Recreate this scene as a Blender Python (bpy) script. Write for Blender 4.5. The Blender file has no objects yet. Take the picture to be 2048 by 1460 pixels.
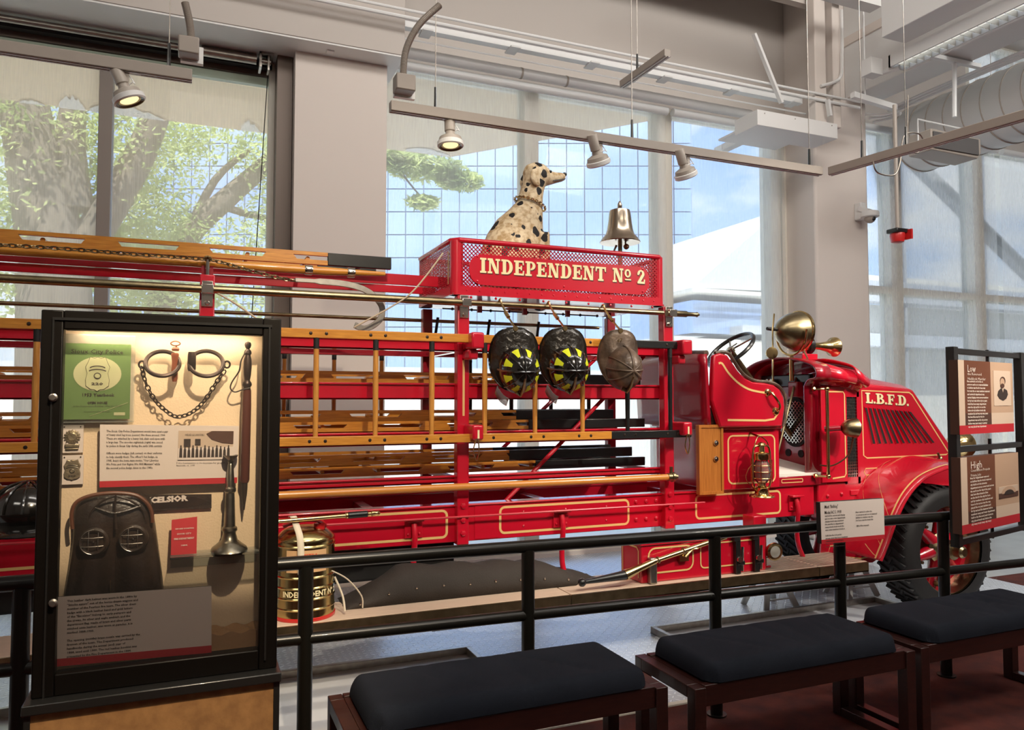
import bpy, bmesh, math, random
from mathutils import Vector, Matrix
R = math.radians
random.seed(7)
SC = bpy.context.scene
COL = SC.collection

# ------------------------------------------------------------------ camera
YAW, PIT, F, CH = R(22.8), math.atan(69/1520), 1520.0, 1.6
CAM = Vector((0, 0, CH))
FW = Vector((math.sin(YAW)*math.cos(PIT), math.cos(YAW)*math.cos(PIT), math.sin(PIT)))
RT = Vector((math.cos(YAW), -math.sin(YAW), 0))
UP = RT.cross(FW)
cd = bpy.data.cameras.new('camera'); cam = bpy.data.objects.new('camera', cd); COL.objects.link(cam)
cd.sensor_width = 36; cd.lens = F/2048*36; cd.clip_start = .05; cd.clip_end = 600
m3 = Matrix((RT, UP, -FW)).transposed()
cam.matrix_world = Matrix.Translation(CAM) @ m3.to_4x4()
SC.camera = cam

def ray(px, py): return FW*F + RT*(px-1024) + UP*(730-py)
def at(px, py, Y):
    d = ray(px, py); return CAM + d*(Y/d.y)
def atz(px, py, z):
    d = ray(px, py); return CAM + d*((z-CH)/d.z)
def atx(px, py, X):
    d = ray(px, py); return CAM + d*(X/d.x)

# ------------------------------------------------------------------ colour management, world, lights
SC.view_settings.view_transform = 'Standard'; SC.view_settings.look = 'None'
SC.view_settings.exposure = 0.18; SC.view_settings.gamma = 1; SC.view_settings.use_curve_mapping = False
SC.cycles.max_bounces = 8; SC.cycles.transparent_max_bounces = 16
SC.cycles.diffuse_bounces = 3; SC.cycles.glossy_bounces = 3; SC.cycles.transmission_bounces = 3
SC.cycles.sample_clamp_indirect = 4; SC.cycles.caustics_reflective = False; SC.cycles.caustics_refractive = False

w = bpy.data.worlds.new('sky'); SC.world = w; w.use_nodes = True
nt = w.node_tree; nt.nodes.clear()
def N(t, tree, **k):
    n = tree.nodes.new(t)
    for a, b in k.items():
        if a.startswith('i_'): n.inputs[int(a[2:])].default_value = b
        else: setattr(n, a, b)
    return n
out = N('ShaderNodeOutputWorld', nt); bg = N('ShaderNodeBackground', nt); bg.inputs[1].default_value = 1.75
tc = N('ShaderNodeTexCoord', nt); sep = N('ShaderNodeSeparateXYZ', nt)
nt.links.new(tc.outputs['Generated'], sep.inputs[0])
ramp = N('ShaderNodeValToRGB', nt)
ramp.color_ramp.elements[0].position = 0.0; ramp.color_ramp.elements[0].color = (.50, .67, .93, 1)
ramp.color_ramp.elements[1].position = .55; ramp.color_ramp.elements[1].color = (.14, .32, .78, 1)
nt.links.new(sep.outputs[2], ramp.inputs[0])
mp = N('ShaderNodeMapping', nt); mp.inputs['Scale'].default_value = (3, 3, 7)
nt.links.new(tc.outputs['Generated'], mp.inputs[0])
nz = N('ShaderNodeTexNoise', nt); nz.inputs['Scale'].default_value = 1.4; nz.inputs['Detail'].default_value = 7
nt.links.new(mp.outputs[0], nz.inputs[0])
cr = N('ShaderNodeValToRGB', nt); cr.color_ramp.elements[0].position = .44; cr.color_ramp.elements[1].position = .60
nt.links.new(nz.outputs[0], cr.inputs[0])
mx = N('ShaderNodeMix', nt, data_type='RGBA')
nt.links.new(cr.outputs[0], mx.inputs[0]); nt.links.new(ramp.outputs[0], mx.inputs[6]); mx.inputs[7].default_value = (.95, .96, 1, 1)
nt.links.new(mx.outputs[2], bg.inputs[0]); nt.links.new(bg.outputs[0], out.inputs[0])

def lamp(kind, name, loc, tgt, energy, color=(1,1,1), **k):
    l = bpy.data.lights.new(name, kind); l.energy = energy; l.color = color
    for a, b in k.items(): setattr(l, a, b)
    o = bpy.data.objects.new(name, l); COL.objects.link(o); o.location = loc
    o.rotation_euler = (Vector(tgt)-Vector(loc)).to_track_quat('-Z', 'Y').to_euler()
    return o
lamp('SUN', 'sun', (0, -20, 40), (4, 0, 0), 8.0, (1, .95, .86), angle=R(1))
lamp('AREA', 'overhead_fill_light', (1.5, -1.2, 5.6), (2.2, 3.8, .9), 62, (1, .90, .78), shape='RECTANGLE', size=3.4, size_y=.9)  # unseen soft area lamps, added as fill for truck and room
lamp('AREA', 'overhead_fill_light.001', (6.0, -1.0, 5.4), (5.0, 5.5, 1.5), 70, (1, .94, .86), shape='RECTANGLE', size=2.6, size_y=.9)
lamp('AREA', 'overhead_fill_light.002', (-3.5, 0.0, 5.2), (-.5, 5, 1.8), 30, (1, .93, .82), shape='RECTANGLE', size=2.0, size_y=.8)
lamp('SPOT', 'gallery_spot', (0.9, .3, 4.3), (1.3, 4.4, 1.3), 400, (1, .86, .66), spot_size=R(46), spot_blend=.7, shadow_soft_size=.05)
lamp('SPOT', 'gallery_spot.001', (4.9, .9, 4.2), (3.5, 4.4, 1.4), 480, (1, .90, .76), spot_size=R(46), spot_blend=.7, shadow_soft_size=.05)
lamp('AREA', 'overhead_fill_light.003', (2.6, 1.6, 6.2), (3.2, 7.0, 4.2), 105, (1, .95, .89), shape='RECTANGLE', size=6.0, size_y=.8)  # added fill aimed at the upper back wall, no fixture modelled
lamp('AREA', 'overhead_fill_light.004', (7.6, 1.2, 6.0), (8.2, 7.0, 4.0), 140, (1, .97, .93), shape='RECTANGLE', size=3.0, size_y=.8)
lamp('SPOT', 'gallery_spot.002', (.35, .75, 3.3), (-.02, 2.70, 1.22), 340, (1, .80, .54), spot_size=R(38), spot_blend=.6, shadow_soft_size=.03)
lamp('SPOT', 'gallery_spot.003', (6.2, .9, 4.3), (5.3, 4.5, 1.0), 330, (1, .92, .80), spot_size=R(44), spot_blend=.7, shadow_soft_size=.05)

# ------------------------------------------------------------------ materials
def mat(name, col, rough=.5, metal=0, coat=0, noise=None, bump=None, stretch=None, spec=.5, sheen=0):
    """noise=(scale, colour2, contrast)  bump=(scale, strength)"""
    m = bpy.data.materials.new(name); m.use_nodes = True
    t = m.node_tree; b = t.nodes['Principled BSDF']
    c = tuple(col)+(1,)
    b.inputs['Base Color'].default_value = c; b.inputs['Roughness'].default_value = rough
    b.inputs['Metallic'].default_value = metal; b.inputs['Coat Weight'].default_value = coat
    b.inputs['Coat Roughness'].default_value = .06
    b.inputs['Specular IOR Level'].default_value = spec
    if sheen: b.inputs['Sheen Weight'].default_value = sheen
    if noise or bump:
        tc = N('ShaderNodeTexCoord', t); mp = N('ShaderNodeMapping', t)
        if stretch: mp.inputs['Scale'].default_value = stretch
        t.links.new(tc.outputs['Object'], mp.inputs[0])
    if noise:
        n = N('ShaderNodeTexNoise', t); n.inputs['Scale'].default_value = noise[0]; n.inputs['Detail'].default_value = 6
        t.links.new(mp.outputs[0], n.inputs[0])
        r = N('ShaderNodeValToRGB', t); k = noise[2] if len(noise) > 2 else .25
        r.color_ramp.elements[0].position = .5-k; r.color_ramp.elements[1].position = .5+k
        r.color_ramp.elements[0].color = tuple(noise[1])+(1,); r.color_ramp.elements[1].color = c
        t.links.new(n.outputs[0], r.inputs[0]); t.links.new(r.outputs[0], b.inputs['Base Color'])
    if bump:
        n2 = N('ShaderNodeTexNoise', t); n2.inputs['Scale'].default_value = bump[0]; n2.inputs['Detail'].default_value = 4
        t.links.new(mp.outputs[0], n2.inputs[0])
        bp = N('ShaderNodeBump', t); bp.inputs['Strength'].default_value = bump[1]; bp.inputs['Distance'].default_value = .01
        t.links.new(n2.outputs[0], bp.inputs['Height']); t.links.new(bp.outputs[0], b.inputs['Normal'])
    return m
def emis(name, col, s):
    m = mat(name, col); b = m.node_tree.nodes['Principled BSDF']
    b.inputs['Emission Color'].default_value = tuple(col)+(1,); b.inputs['Emission Strength'].default_value = s
    return m
def see_through(name, tint, tfac, dcol, transl=.5, gloss=.0, weave=None):
    m = bpy.data.materials.new(name); m.use_nodes = True; t = m.node_tree; t.nodes.clear()
    o = N('ShaderNodeOutputMaterial', t); tr = N('ShaderNodeBsdfTransparent', t); tr.inputs[0].default_value = tuple(tint)+(1,)
    d = N('ShaderNodeBsdfDiffuse', t); d.inputs[0].default_value = tuple(dcol)+(1,)
    tl = N('ShaderNodeBsdfTranslucent', t); tl.inputs[0].default_value = tuple(dcol)+(1,)
    a = N('ShaderNodeMixShader', t); a.inputs[0].default_value = transl
    t.links.new(d.outputs[0], a.inputs[1]); t.links.new(tl.outputs[0], a.inputs[2])
    b = N('ShaderNodeMixShader', t); b.inputs[0].default_value = tfac
    t.links.new(a.outputs[0], b.inputs[1]); t.links.new(tr.outputs[0], b.inputs[2])
    if weave:
        tc = N('ShaderNodeTexCoord', t); mp = N('ShaderNodeMapping', t); mp.inputs['Scale'].default_value = (weave, weave, weave*.04)
        n = N('ShaderNodeTexNoise', t); n.inputs['Scale'].default_value = 1; n.inputs['Detail'].default_value = 2
        t.links.new(tc.outputs['Object'], mp.inputs[0]); t.links.new(mp.outputs[0], n.inputs[0])
        mr = N('ShaderNodeMapRange', t); mr.inputs[3].default_value = tfac-.05; mr.inputs[4].default_value = tfac+.05
        mr.inputs[1].default_value = .3; mr.inputs[2].default_value = .7
        t.links.new(n.outputs[0], mr.inputs[0]); t.links.new(mr.outputs[0], b.inputs[0])
    last = b
    if gloss:
        g = N('ShaderNodeBsdfGlossy', t); g.inputs['Roughness'].default_value = .02
        lw = N('ShaderNodeFresnel', t); lw.inputs[0].default_value = 1.3
        c = N('ShaderNodeMixShader', t)
        ml = N('ShaderNodeMath', t, operation='MULTIPLY'); ml.inputs[1].default_value = gloss
        t.links.new(lw.outputs[0], ml.inputs[0]); t.links.new(ml.outputs[0], c.inputs[0])
        t.links.new(b.outputs[0], c.inputs[1]); t.links.new(g.outputs[0], c.inputs[2]); last = c
    t.links.new(last.outputs[0], o.inputs[0])
    return m

M = {}
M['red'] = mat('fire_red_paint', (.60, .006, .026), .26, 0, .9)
M['red2'] = mat('fire_red_paint_shaded', (.36, .004, .018), .30, 0, .8)  # darker copy of the red, shade of inner and far parts painted in
M['red_plastic'] = mat('red_plastic', (.6, .02, .02), .3, 0, .3)
M['gold'] = mat('gold_leaf_stripe', (.86, .56, .22), .45)
M['cream'] = mat('cream_lettering', (.93, .80, .47), .5)
M['letter_shade'] = mat('lettering_drop_shade', (.10, .01, .01), .5)
M['brass'] = mat('polished_brass', (.80, .60, .28), .16, 1, 0, noise=(6, (.62, .45, .2)))
M['brass_old'] = mat('aged_brass', (.42, .34, .20), .32, 1, 0, noise=(14, (.22, .18, .10)))
M['nickel'] = mat('nickel_plate', (.72, .68, .60), .14, 1)
M['bronze_bell'] = mat('bell_bronze', (.66, .56, .44), .2, 1, 0, noise=(9, (.48, .40, .31)))
M['steel'] = mat('worn_steel', (.45, .42, .38), .35, 1, 0, noise=(20, (.3, .27, .24)))
M['pewter'] = mat('tarnished_pewter', (.33, .31, .26), .34, 1, 0, noise=(18, (.16, .14, .10)))
M['iron'] = mat('dark_iron', (.07, .045, .035), .38, .6, 0, noise=(25, (.03, .02, .018)))
M['wood'] = mat('varnished_ash', (.80, .36, .055), .3, 0, .5, noise=(9, (.50, .17, .02), .28), stretch=(1, 14, 14))
M['wood_v'] = mat('varnished_ash_rung', (.78, .37, .08), .35, 0, .4, noise=(9, (.50, .19, .03), .28), stretch=(14, 14, 1))
M['oak'] = mat('oak_panel', (.60, .22, .04), .4, 0, .2, noise=(7, (.42, .13, .02), .25), stretch=(16, 16, 1))
M['board'] = mat('weathered_running_board', (.72, .56, .43), .7, 0, 0, noise=(6, (.58, .44, .33), .3), stretch=(1, 22, 22), bump=(60, .2))
M['mahog'] = mat('mahogany_bench_wood', (.040, .010, .007), .38, 0, .2, noise=(7, (.020, .005, .004), .25), stretch=(2, 16, 16))
M['black'] = mat('black_enamel', (.012, .012, .012), .3, 0, .3)
M['rail'] = mat('dark_railing_enamel', (.007, .0065, .005), .30, 0, .15, spec=.35)
M['matt_black'] = mat('matt_black', (.012, .011, .011), .7)
M['case'] = mat('black_case_frame', (.004, .003, .0025), .42, 0, 0, bump=(40, .04), spec=.18)
M['cushion'] = mat('navy_cushion_fabric', (.011, .014, .021), .9, 0, 0, bump=(420, .25), spec=.15, noise=(5, (.017, .020, .029)))
M['carpet'] = mat('red_brown_carpet', (.15, .030, .018), .95, 0, 0, noise=(7, (.060, .013, .010), .2), bump=(300, .6))
M['wall'] = mat('painted_plaster_wall', (.82, .745, .69), .75, bump=(30, .03))
M['wall_white'] = mat('white_painted_steel', (.86, .86, .85), .5)
M['greige'] = mat('greige_painted_ceiling', (.62, .57, .53), .7)
M['conduit'] = mat('white_painted_conduit', (.90, .91, .91), .3)
M['track'] = mat('taupe_track_enamel', (.36, .31, .27), .45)
M['lampgrey'] = mat('taupe_lamp_enamel', (.45, .40, .35), .4)
M['bronze_frame'] = mat('bronze_window_frame', (.15, .115, .095), .45, .3)
M['mullion'] = mat('taupe_mullion', (.26, .22, .195), .5)
M['alu'] = mat('light_aluminium_frame', (.80, .77, .68), .5)
M['glass'] = see_through('window_glass', (.96, .99, .98), .97, (.9, .95, .95), .5, .8)
M['case_glass'] = see_through('case_glass', (1, 1, 1), .985, (.9, .9, .9), .5, .9)
M['acrylic'] = see_through('clear_acrylic', (.97, .99, .98), .80, (.85, .88, .85), .5, 1.2)
M['shade'] = see_through('sun_shade_weave', (.97, .97, .99), .58, (.80, .80, .78), .65, 0, 120)
M['shade_tan'] = see_through('sun_shade_weave_beige', (.97, .97, .96), .50, (.90, .78, .62), .6, 0, 120)
M['shade_r'] = see_through('open_sun_shade_weave', (.97, .97, .99), .70, (.86, .86, .84), .65, 0, 120)
M['canopy'] = mat('tan_canopy_soffit', (.95, .74, .52), .9)
M['sun_patch'] = mat('sunlit_patch_white', (.95, .93, .90), .9)  # white stands for jagged sunlit patches on the canopy underside
M['concrete'] = mat('pale_concrete', (.88, .84, .74), .9, noise=(3, (.78, .75, .67)))
M['concrete2'] = mat('grey_concrete', (.58, .61, .66), .9)
M['plaza'] = mat('pale_plaza_paving', (.70, .70, .68), .9, noise=(1.5, (.60, .61, .60)))
M['bark'] = mat('tree_bark', (.24, .20, .17), .9, noise=(8, (.15, .125, .105)), stretch=(1, 1, .2))
def leaf_mat():
    m = bpy.data.materials.new('sunlit_leaves'); m.use_nodes = True; t = m.node_tree; t.nodes.clear()
    o = N('ShaderNodeOutputMaterial', t); d = N('ShaderNodeBsdfDiffuse', t); tl = N('ShaderNodeBsdfTranslucent', t); a = N('ShaderNodeMixShader', t); a.inputs[0].default_value = .6
    tc = N('ShaderNodeTexCoord', t); n = N('ShaderNodeTexNoise', t); n.inputs['Scale'].default_value = 2.2; t.links.new(tc.outputs['Object'], n.inputs[0])
    r = N('ShaderNodeValToRGB', t); r.color_ramp.elements[0].position = .35; r.color_ramp.elements[1].position = .65
    r.color_ramp.elements[0].color = (.34, .44, .18, 1); r.color_ramp.elements[1].color = (.86, .92, .46, 1)
    t.links.new(n.outputs[0], r.inputs[0]); t.links.new(r.outputs[0], d.inputs[0]); t.links.new(r.outputs[0], tl.inputs[0])
    t.links.new(d.outputs[0], a.inputs[1]); t.links.new(tl.outputs[0], a.inputs[2]); t.links.new(a.outputs[0], o.inputs[0]); return m
M['leaf'] = leaf_mat()
M['tower_frame'] = mat('tower_mullion', (.26, .34, .48), .5)
M['tower_glass'] = mat('tower_reflective_glass', (.48, .64, .95), .06, .6)
M['tyre'] = mat('tyre_rubber', (.014, .013, .013), .6, bump=(60, .1))
M['leather'] = mat('black_leather', (.016, .011, .009), .38, 0, .3, noise=(8, (.05, .03, .02), .2), bump=(70, .25))
M['leather_br'] = mat('old_brown_helmet_leather', (.20, .14, .10), .42, .2, .3, noise=(14, (.05, .032, .022), .2), bump=(50, .3))
M['helmet'] = mat('glossy_black_helmet', (.008, .007, .006), .16, 0, .9)
M['helmet_tool'] = mat('tooled_black_brim', (.020, .016, .012), .3, .2, .6, bump=(26, 1.0))
M['yellow'] = mat('reflective_yellow', (.72, .78, .03), .4)
M['visor'] = see_through('smoky_visor', (.8, .76, .76), .45, (.40, .33, .34), .4, 1.5)
M['tarp'] = mat('dark_canvas_tarp', (.045, .036, .030), .8, 0, 0, bump=(200, .3), noise=(3, (.028, .022, .018)))
M['linen'] = mat('cream_linen_backing', (.80, .62, .42), .9, bump=(160, .15))
M['card'] = mat('pinkish_white_card', (.74, .64, .58), .6)
M['card_red'] = mat('card_red_band', (.52, .02, .03), .5)
M['ink'] = mat('dark_ink', (.035, .022, .018), .7)
M['green'] = mat('green_booklet_cover', (.13, .22, .065), .6, noise=(9, (.09, .16, .045), .3))
M['green_pale'] = mat('faded_booklet_oval', (.52, .50, .30), .6, noise=(10, (.40, .42, .22)))  # pale green print on the booklet cover
M['tan_base'] = mat('tan_pedestal_panel', (.34, .17, .06), .7, noise=(22, (.24, .115, .04), .15), bump=(40, .1))
M['brown_paper'] = mat('brown_wrapping_paper', (.42, .24, .12), .7, bump=(12, .8))
M['panel_brown'] = mat('sign_brown', (.16, .055, .028), .5)
M['panel_tan'] = mat('sign_tan', (.52, .34, .23), .5)
M['panel_lite'] = mat('sign_light_tan', (.66, .50, .38), .5)
M['panel_dark'] = mat('sign_dark_brown', (.09, .04, .026), .5)
M['sepia'] = mat('sepia_photo', (.60, .46, .35), .5)
M['white_ink'] = mat('pale_ink', (.85, .74, .64), .6)
M['tin'] = mat('brass_tank_sheet', (.66, .52, .24), .2, 1, 0, noise=(5, (.42, .34, .14), .3))
M['label_orange'] = mat('orange_tank_label', (.66, .40, .20), .6)
M['strap'] = mat('cream_canvas_strap', (.75, .66, .52), .8)
M['red_ink'] = mat('red_label_print', (.70, .05, .02), .5)
M['duct'] = mat('white_spiral_duct', (.78, .79, .78), .4)
M['speaker'] = mat('grey_speaker_grille', (.12, .115, .115), .7, bump=(300, .3))
M['bulb'] = emis('lit_lamp_lens', (1, .78, .40), 1.1)
M['tube_glass'] = emis('lit_fluorescent_diffuser', (.93, .97, 1), 1.1)
M['tile'] = mat('grey_floor_tile', (.50, .52, .52), .25, noise=(3, (.42, .44, .44)))
M['stage'] = mat('white_trough_lining', (.80, .83, .88), .25, .2)
M['rope'] = mat('pale_rope', (.55, .44, .32), .8)
M['lens_glass'] = mat('lamp_lens_glass', (.75, .72, .60), .08, .3, .8)
M['red_glass'] = mat('red_lantern_glass', (.50, .10, .07), .1, 0, .8)
M['rust'] = mat('rust_brown_iron', (.30, .08, .035), .5, .2)
M['badge_silver'] = mat('silver_badge', (.44, .36, .24), .35, .8, bump=(30, .6))  # silver metal of the police badges
M['jack'] = mat('white_painted_jack', (.62, .63, .62), .5)

def diamond_plate():
    m = mat('diamond_plate_steel', (.60, .63, .68), .33, .35)
    t = m.node_tree; b = t.nodes['Principled BSDF']
    tc = N('ShaderNodeTexCoord', t); s = N('ShaderNodeSeparateXYZ', t); t.links.new(tc.outputs['Object'], s.inputs[0])
    def mt(op, a, b_=None, v=None):
        n = N('ShaderNodeMath', t, operation=op)
        t.links.new(a, n.inputs[0])
        if b_ is not None: t.links.new(b_, n.inputs[1])
        if v is not None: n.inputs[1].default_value = v
        return n.outputs[0]
    c = .042
    x = mt('DIVIDE', s.outputs[0], v=c); y = mt('DIVIDE', s.outputs[1], v=c)
    fx = mt('SUBTRACT', mt('FRACT', x), v=.5); fy = mt('SUBTRACT', mt('FRACT', y), v=.5)
    par = mt('FLOORED_MODULO', mt('ADD', mt('FLOOR', x), mt('FLOOR', y)), v=2)
    a = mt('ADD', fx, fy); d = mt('SUBTRACT', fx, fy)
    def ell(p, q):
        return mt('ADD', mt('MULTIPLY', mt('POWER', mt('ABSOLUTE', p), v=2), v=2.2), mt('MULTIPLY', mt('POWER', mt('ABSOLUTE', q), v=2), v=22))
    e1 = ell(a, d); e2 = ell(d, a)
    mxn = N('ShaderNodeMix', t); t.links.new(par, mxn.inputs[0]); t.links.new(e1, mxn.inputs[2]); t.links.new(e2, mxn.inputs[3])
    mr = N('ShaderNodeMapRange', t); t.links.new(mxn.outputs[0], mr.inputs[0])
    mr.inputs[1].default_value = 1.0; mr.inputs[2].default_value = .4; mr.inputs[3].default_value = 0; mr.inputs[4].default_value = 1
    bp = N('ShaderNodeBump', t); bp.inputs['Strength'].default_value = 1; bp.inputs['Distance'].default_value = .004
    t.links.new(mr.outputs[0], bp.inputs['Height']); t.links.new(bp.outputs[0], b.inputs['Normal'])
    cm = N('ShaderNodeMix', t, data_type='RGBA'); t.links.new(mr.outputs[0], cm.inputs[0])
    cm.inputs[6].default_value = (.60, .63, .68, 1); cm.inputs[7].default_value = (.90, .93, .97, 1)
    t.links.new(cm.outputs[2], b.inputs['Base Color'])
    return m
M['plate'] = diamond_plate()
def dalmatian_coat():
    m = mat('dalmatian_coat', (.86, .66, .40), .65)
    t = m.node_tree; b = t.nodes['Principled BSDF']
    tc = N('ShaderNodeTexCoord', t); no = N('ShaderNodeTexNoise', t); no.inputs['Scale'].default_value = 16
    t.links.new(tc.outputs['Object'], no.inputs[0])
    mxv = N('ShaderNodeMix', t, data_type='VECTOR'); mxv.inputs[0].default_value = .05
    t.links.new(tc.outputs['Object'], mxv.inputs[4]); t.links.new(no.outputs[1], mxv.inputs[5])
    v = N('ShaderNodeTexVoronoi', t); v.inputs['Scale'].default_value = 12.5; t.links.new(mxv.outputs[1], v.inputs[0])
    sp = N('ShaderNodeSeparateXYZ', t); t.links.new(v.outputs['Color'], sp.inputs[0])
    th = N('ShaderNodeMapRange', t); t.links.new(sp.outputs[0], th.inputs[0]); th.inputs[3].default_value = .24; th.inputs[4].default_value = .40
    lt = N('ShaderNodeMath', t, operation='LESS_THAN'); t.links.new(v.outputs['Distance'], lt.inputs[0]); t.links.new(th.outputs[0], lt.inputs[1])
    n2 = N('ShaderNodeTexNoise', t); n2.inputs['Scale'].default_value = 30; n2.inputs['Detail'].default_value = 6; t.links.new(tc.outputs['Object'], n2.inputs[0])
    r = N('ShaderNodeValToRGB', t); r.color_ramp.elements[0].color = (.55, .36, .17, 1); r.color_ramp.elements[1].color = (.90, .74, .50, 1)
    r.color_ramp.elements[0].position = .35; r.color_ramp.elements[1].position = .6
    t.links.new(n2.outputs[0], r.inputs[0])
    c = N('ShaderNodeMix', t, data_type='RGBA'); t.links.new(lt.outputs[0], c.inputs[0]); t.links.new(r.outputs[0], c.inputs[6])
    c.inputs[7].default_value = (.012, .009, .009, 1); t.links.new(c.outputs[2], b.inputs['Base Color'])
    bp = N('ShaderNodeBump', t); bp.inputs['Strength'].default_value = .5; bp.inputs['Distance'].default_value = .006
    t.links.new(n2.outputs[0], bp.inputs['Height']); t.links.new(bp.outputs[0], b.inputs['Normal'])
    return m
M['dog'] = dalmatian_coat()

# ------------------------------------------------------------------ mesh helpers
ORG = {}
def basis(d, ref=None):
    d = d.normalized(); ref = ref or (Vector((0, 0, 1)) if abs(d.z) < .95 else Vector((1, 0, 0)))
    a = d.cross(ref).normalized(); return a, d.cross(a).normalized()
class MB:
    def __init__(s): s.v = []; s.f = []
    def add(s, vs, fs):
        o = len(s.v); s.v += [Vector(v) for v in vs]; s.f += [tuple(i+o for i in f) for f in fs]; return s
    def box(s, a, b):
        x0, x1 = sorted((a[0], b[0])); y0, y1 = sorted((a[1], b[1])); z0, z1 = sorted((a[2], b[2]))
        return s.add([(x0,y0,z0),(x1,y0,z0),(x1,y1,z0),(x0,y1,z0),(x0,y0,z1),(x1,y0,z1),(x1,y1,z1),(x0,y1,z1)],
              [(0,3,2,1),(4,5,6,7),(0,1,5,4),(1,2,6,5),(2,3,7,6),(3,0,4,7)])
    def cbox(s, c, d): return s.box([c[i]-d[i]/2 for i in range(3)], [c[i]+d[i]/2 for i in range(3)])
    def bar(s, p, q, w, h, ref=None):
        """square bar from p to q; w across, h along ref-ish"""
        p, q = Vector(p), Vector(q); a, b = basis(q-p, ref)
        vs = []
        for c in (p, q):
            for sa, sb in ((-1,-1),(1,-1),(1,1),(-1,1)): vs.append(c + a*w/2*sa + b*h/2*sb)
        return s.add(vs, [(0,1,2,3),(7,6,5,4),(0,4,5,1),(1,5,6,2),(2,6,7,3),(3,7,4,0)])
    def tube(s, pts, r, n=8, closed=False, caps=True):
        pts = [Vector(p) for p in pts]; k = len(pts); rs = r if isinstance(r, (list, tuple)) else [r]*k
        vs = []; pa = None
        for i, p in enumerate(pts):
            if closed: d = pts[(i+1) % k]-pts[i-1]
            else: d = pts[min(i+1, k-1)]-pts[max(i-1, 0)]
            if d.length < 1e-9: d = Vector((0,0,1))
            d.normalize()
            if pa is None: a, _ = basis(d)
            else:
                a = pa - d*pa.dot(d)
                if a.length < 1e-6: a, _ = basis(d)
                a.normalize()
            pa = a; b = d.cross(a)
            for j in range(n):
                t = 2*math.pi*j/n; vs.append(p + (a*math.cos(t)+b*math.sin(t))*rs[i])
        fs = []
        for i in range(k if closed else k-1):
            for j in range(n):
                A = i*n+j; B = i*n+(j+1) % n; C = ((i+1) % k)*n+(j+1) % n; D = ((i+1) % k)*n+j; fs.append((A, B, C, D))
        if caps and not closed:
            fs.append(tuple(range(n-1, -1, -1))); fs.append(tuple((k-1)*n+j for j in range(n)))
        return s.add(vs, fs)
    def lathe(s, prof, o, d=(0,0,1), n=24, sy=1, caps=True):
        """prof list of (radius, height along d)"""
        o = Vector(o); d = Vector(d).normalized(); a, b = basis(d); vs = []; fs = []
        for r, h in prof:
            for j in range(n):
                t = 2*math.pi*j/n; vs.append(o + d*h + (a*math.cos(t)+b*sy*math.sin(t))*max(r, 1e-5))
        for i in range(len(prof)-1):
            for j in range(n):
                fs.append((i*n+j, i*n+(j+1) % n, (i+1)*n+(j+1) % n, (i+1)*n+j))
        if caps and prof[0] != prof[-1] and not (prof[0][0] == prof[-1][0] and prof[0][0] > .2): fs.append(tuple(range(n-1, -1, -1))); fs.append(tuple((len(prof)-1)*n+j for j in range(n)))
        return s.add(vs, fs)
    def sphere(s, c, r, n=12, sq=(1,1,1)):
        c = Vector(c); vs = []; fs = []; m = max(4, n//2)
        for i in range(m+1):
            ph = math.pi*i/m
            for j in range(n):
                t = 2*math.pi*j/n
                vs.append(c+Vector((r*sq[0]*math.sin(ph)*math.cos(t), r*sq[1]*math.sin(ph)*math.sin(t), r*sq[2]*math.cos(ph))))
        for i in range(m):
            for j in range(n): fs.append((i*n+j, (i+1)*n+j, (i+1)*n+(j+1) % n, i*n+(j+1) % n))
        return s.add(vs, fs)
    def prism(s, poly, off):
        """planar polygon (list of points) extruded by off"""
        off = Vector(off); n = len(poly); P = [Vector(p) for p in poly]
        vs = P + [p+off for p in P]
        return s.add(vs, [tuple(range(n)), tuple(range(2*n-1, n-1, -1))] + [((i+1) % n, i, n+i, n+(i+1) % n) for i in range(n)])
    def grid(s, fn, nu, nv):
        vs = [fn(i/nu, j/nv) for j in range(nv+1) for i in range(nu+1)]
        return s.add(vs, [(j*(nu+1)+i, j*(nu+1)+i+1, (j+1)*(nu+1)+i+1, (j+1)*(nu+1)+i) for j in range(nv) for i in range(nu)])
    def xf(s, mtx):
        s.v = [mtx @ v for v in s.v]; return s
    def build(s, name, m, parent=None, smooth=True, bevel=0, solid=0, angle=40, label=None, kind=None, origin=None, sub=0, seg=2):
        if parent is not None: o0 = ORG[parent.name]
        elif origin is not None: o0 = Vector(origin)
        else:
            xs = [v.x for v in s.v]; ys = [v.y for v in s.v]; zs = [v.z for v in s.v]
            o0 = Vector(((min(xs)+max(xs))/2, (min(ys)+max(ys))/2, min(zs)))
        me = bpy.data.meshes.new(name); me.from_pydata([v-o0 for v in s.v], [], s.f); me.materials.append(m)
        bm = bmesh.new(); bm.from_mesh(me); bmesh.ops.recalc_face_normals(bm, faces=bm.faces); bm.to_mesh(me); bm.free()
        if smooth:
            me.shade_smooth(); me.set_sharp_from_angle(angle=R(angle))
        o = bpy.data.objects.new(name, me); COL.objects.link(o)
        if parent is not None: o.parent = parent
        else: o.location = o0
        ORG[o.name] = o0
        if solid:
            md = o.modifiers.new('solid', 'SOLIDIFY'); md.thickness = solid; md.offset = 0
        if bevel:
            md = o.modifiers.new('bevel', 'BEVEL'); md.width = bevel; md.segments = seg; md.limit_method = 'ANGLE'; md.angle_limit = R(35)
        if sub:
            md = o.modifiers.new('sub', 'SUBSURF'); md.levels = sub; md.render_levels = sub
        if label: o['label'] = label
        if kind: o['kind'] = kind
        return o
def bx(a, b): return MB().box(a, b)
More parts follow.
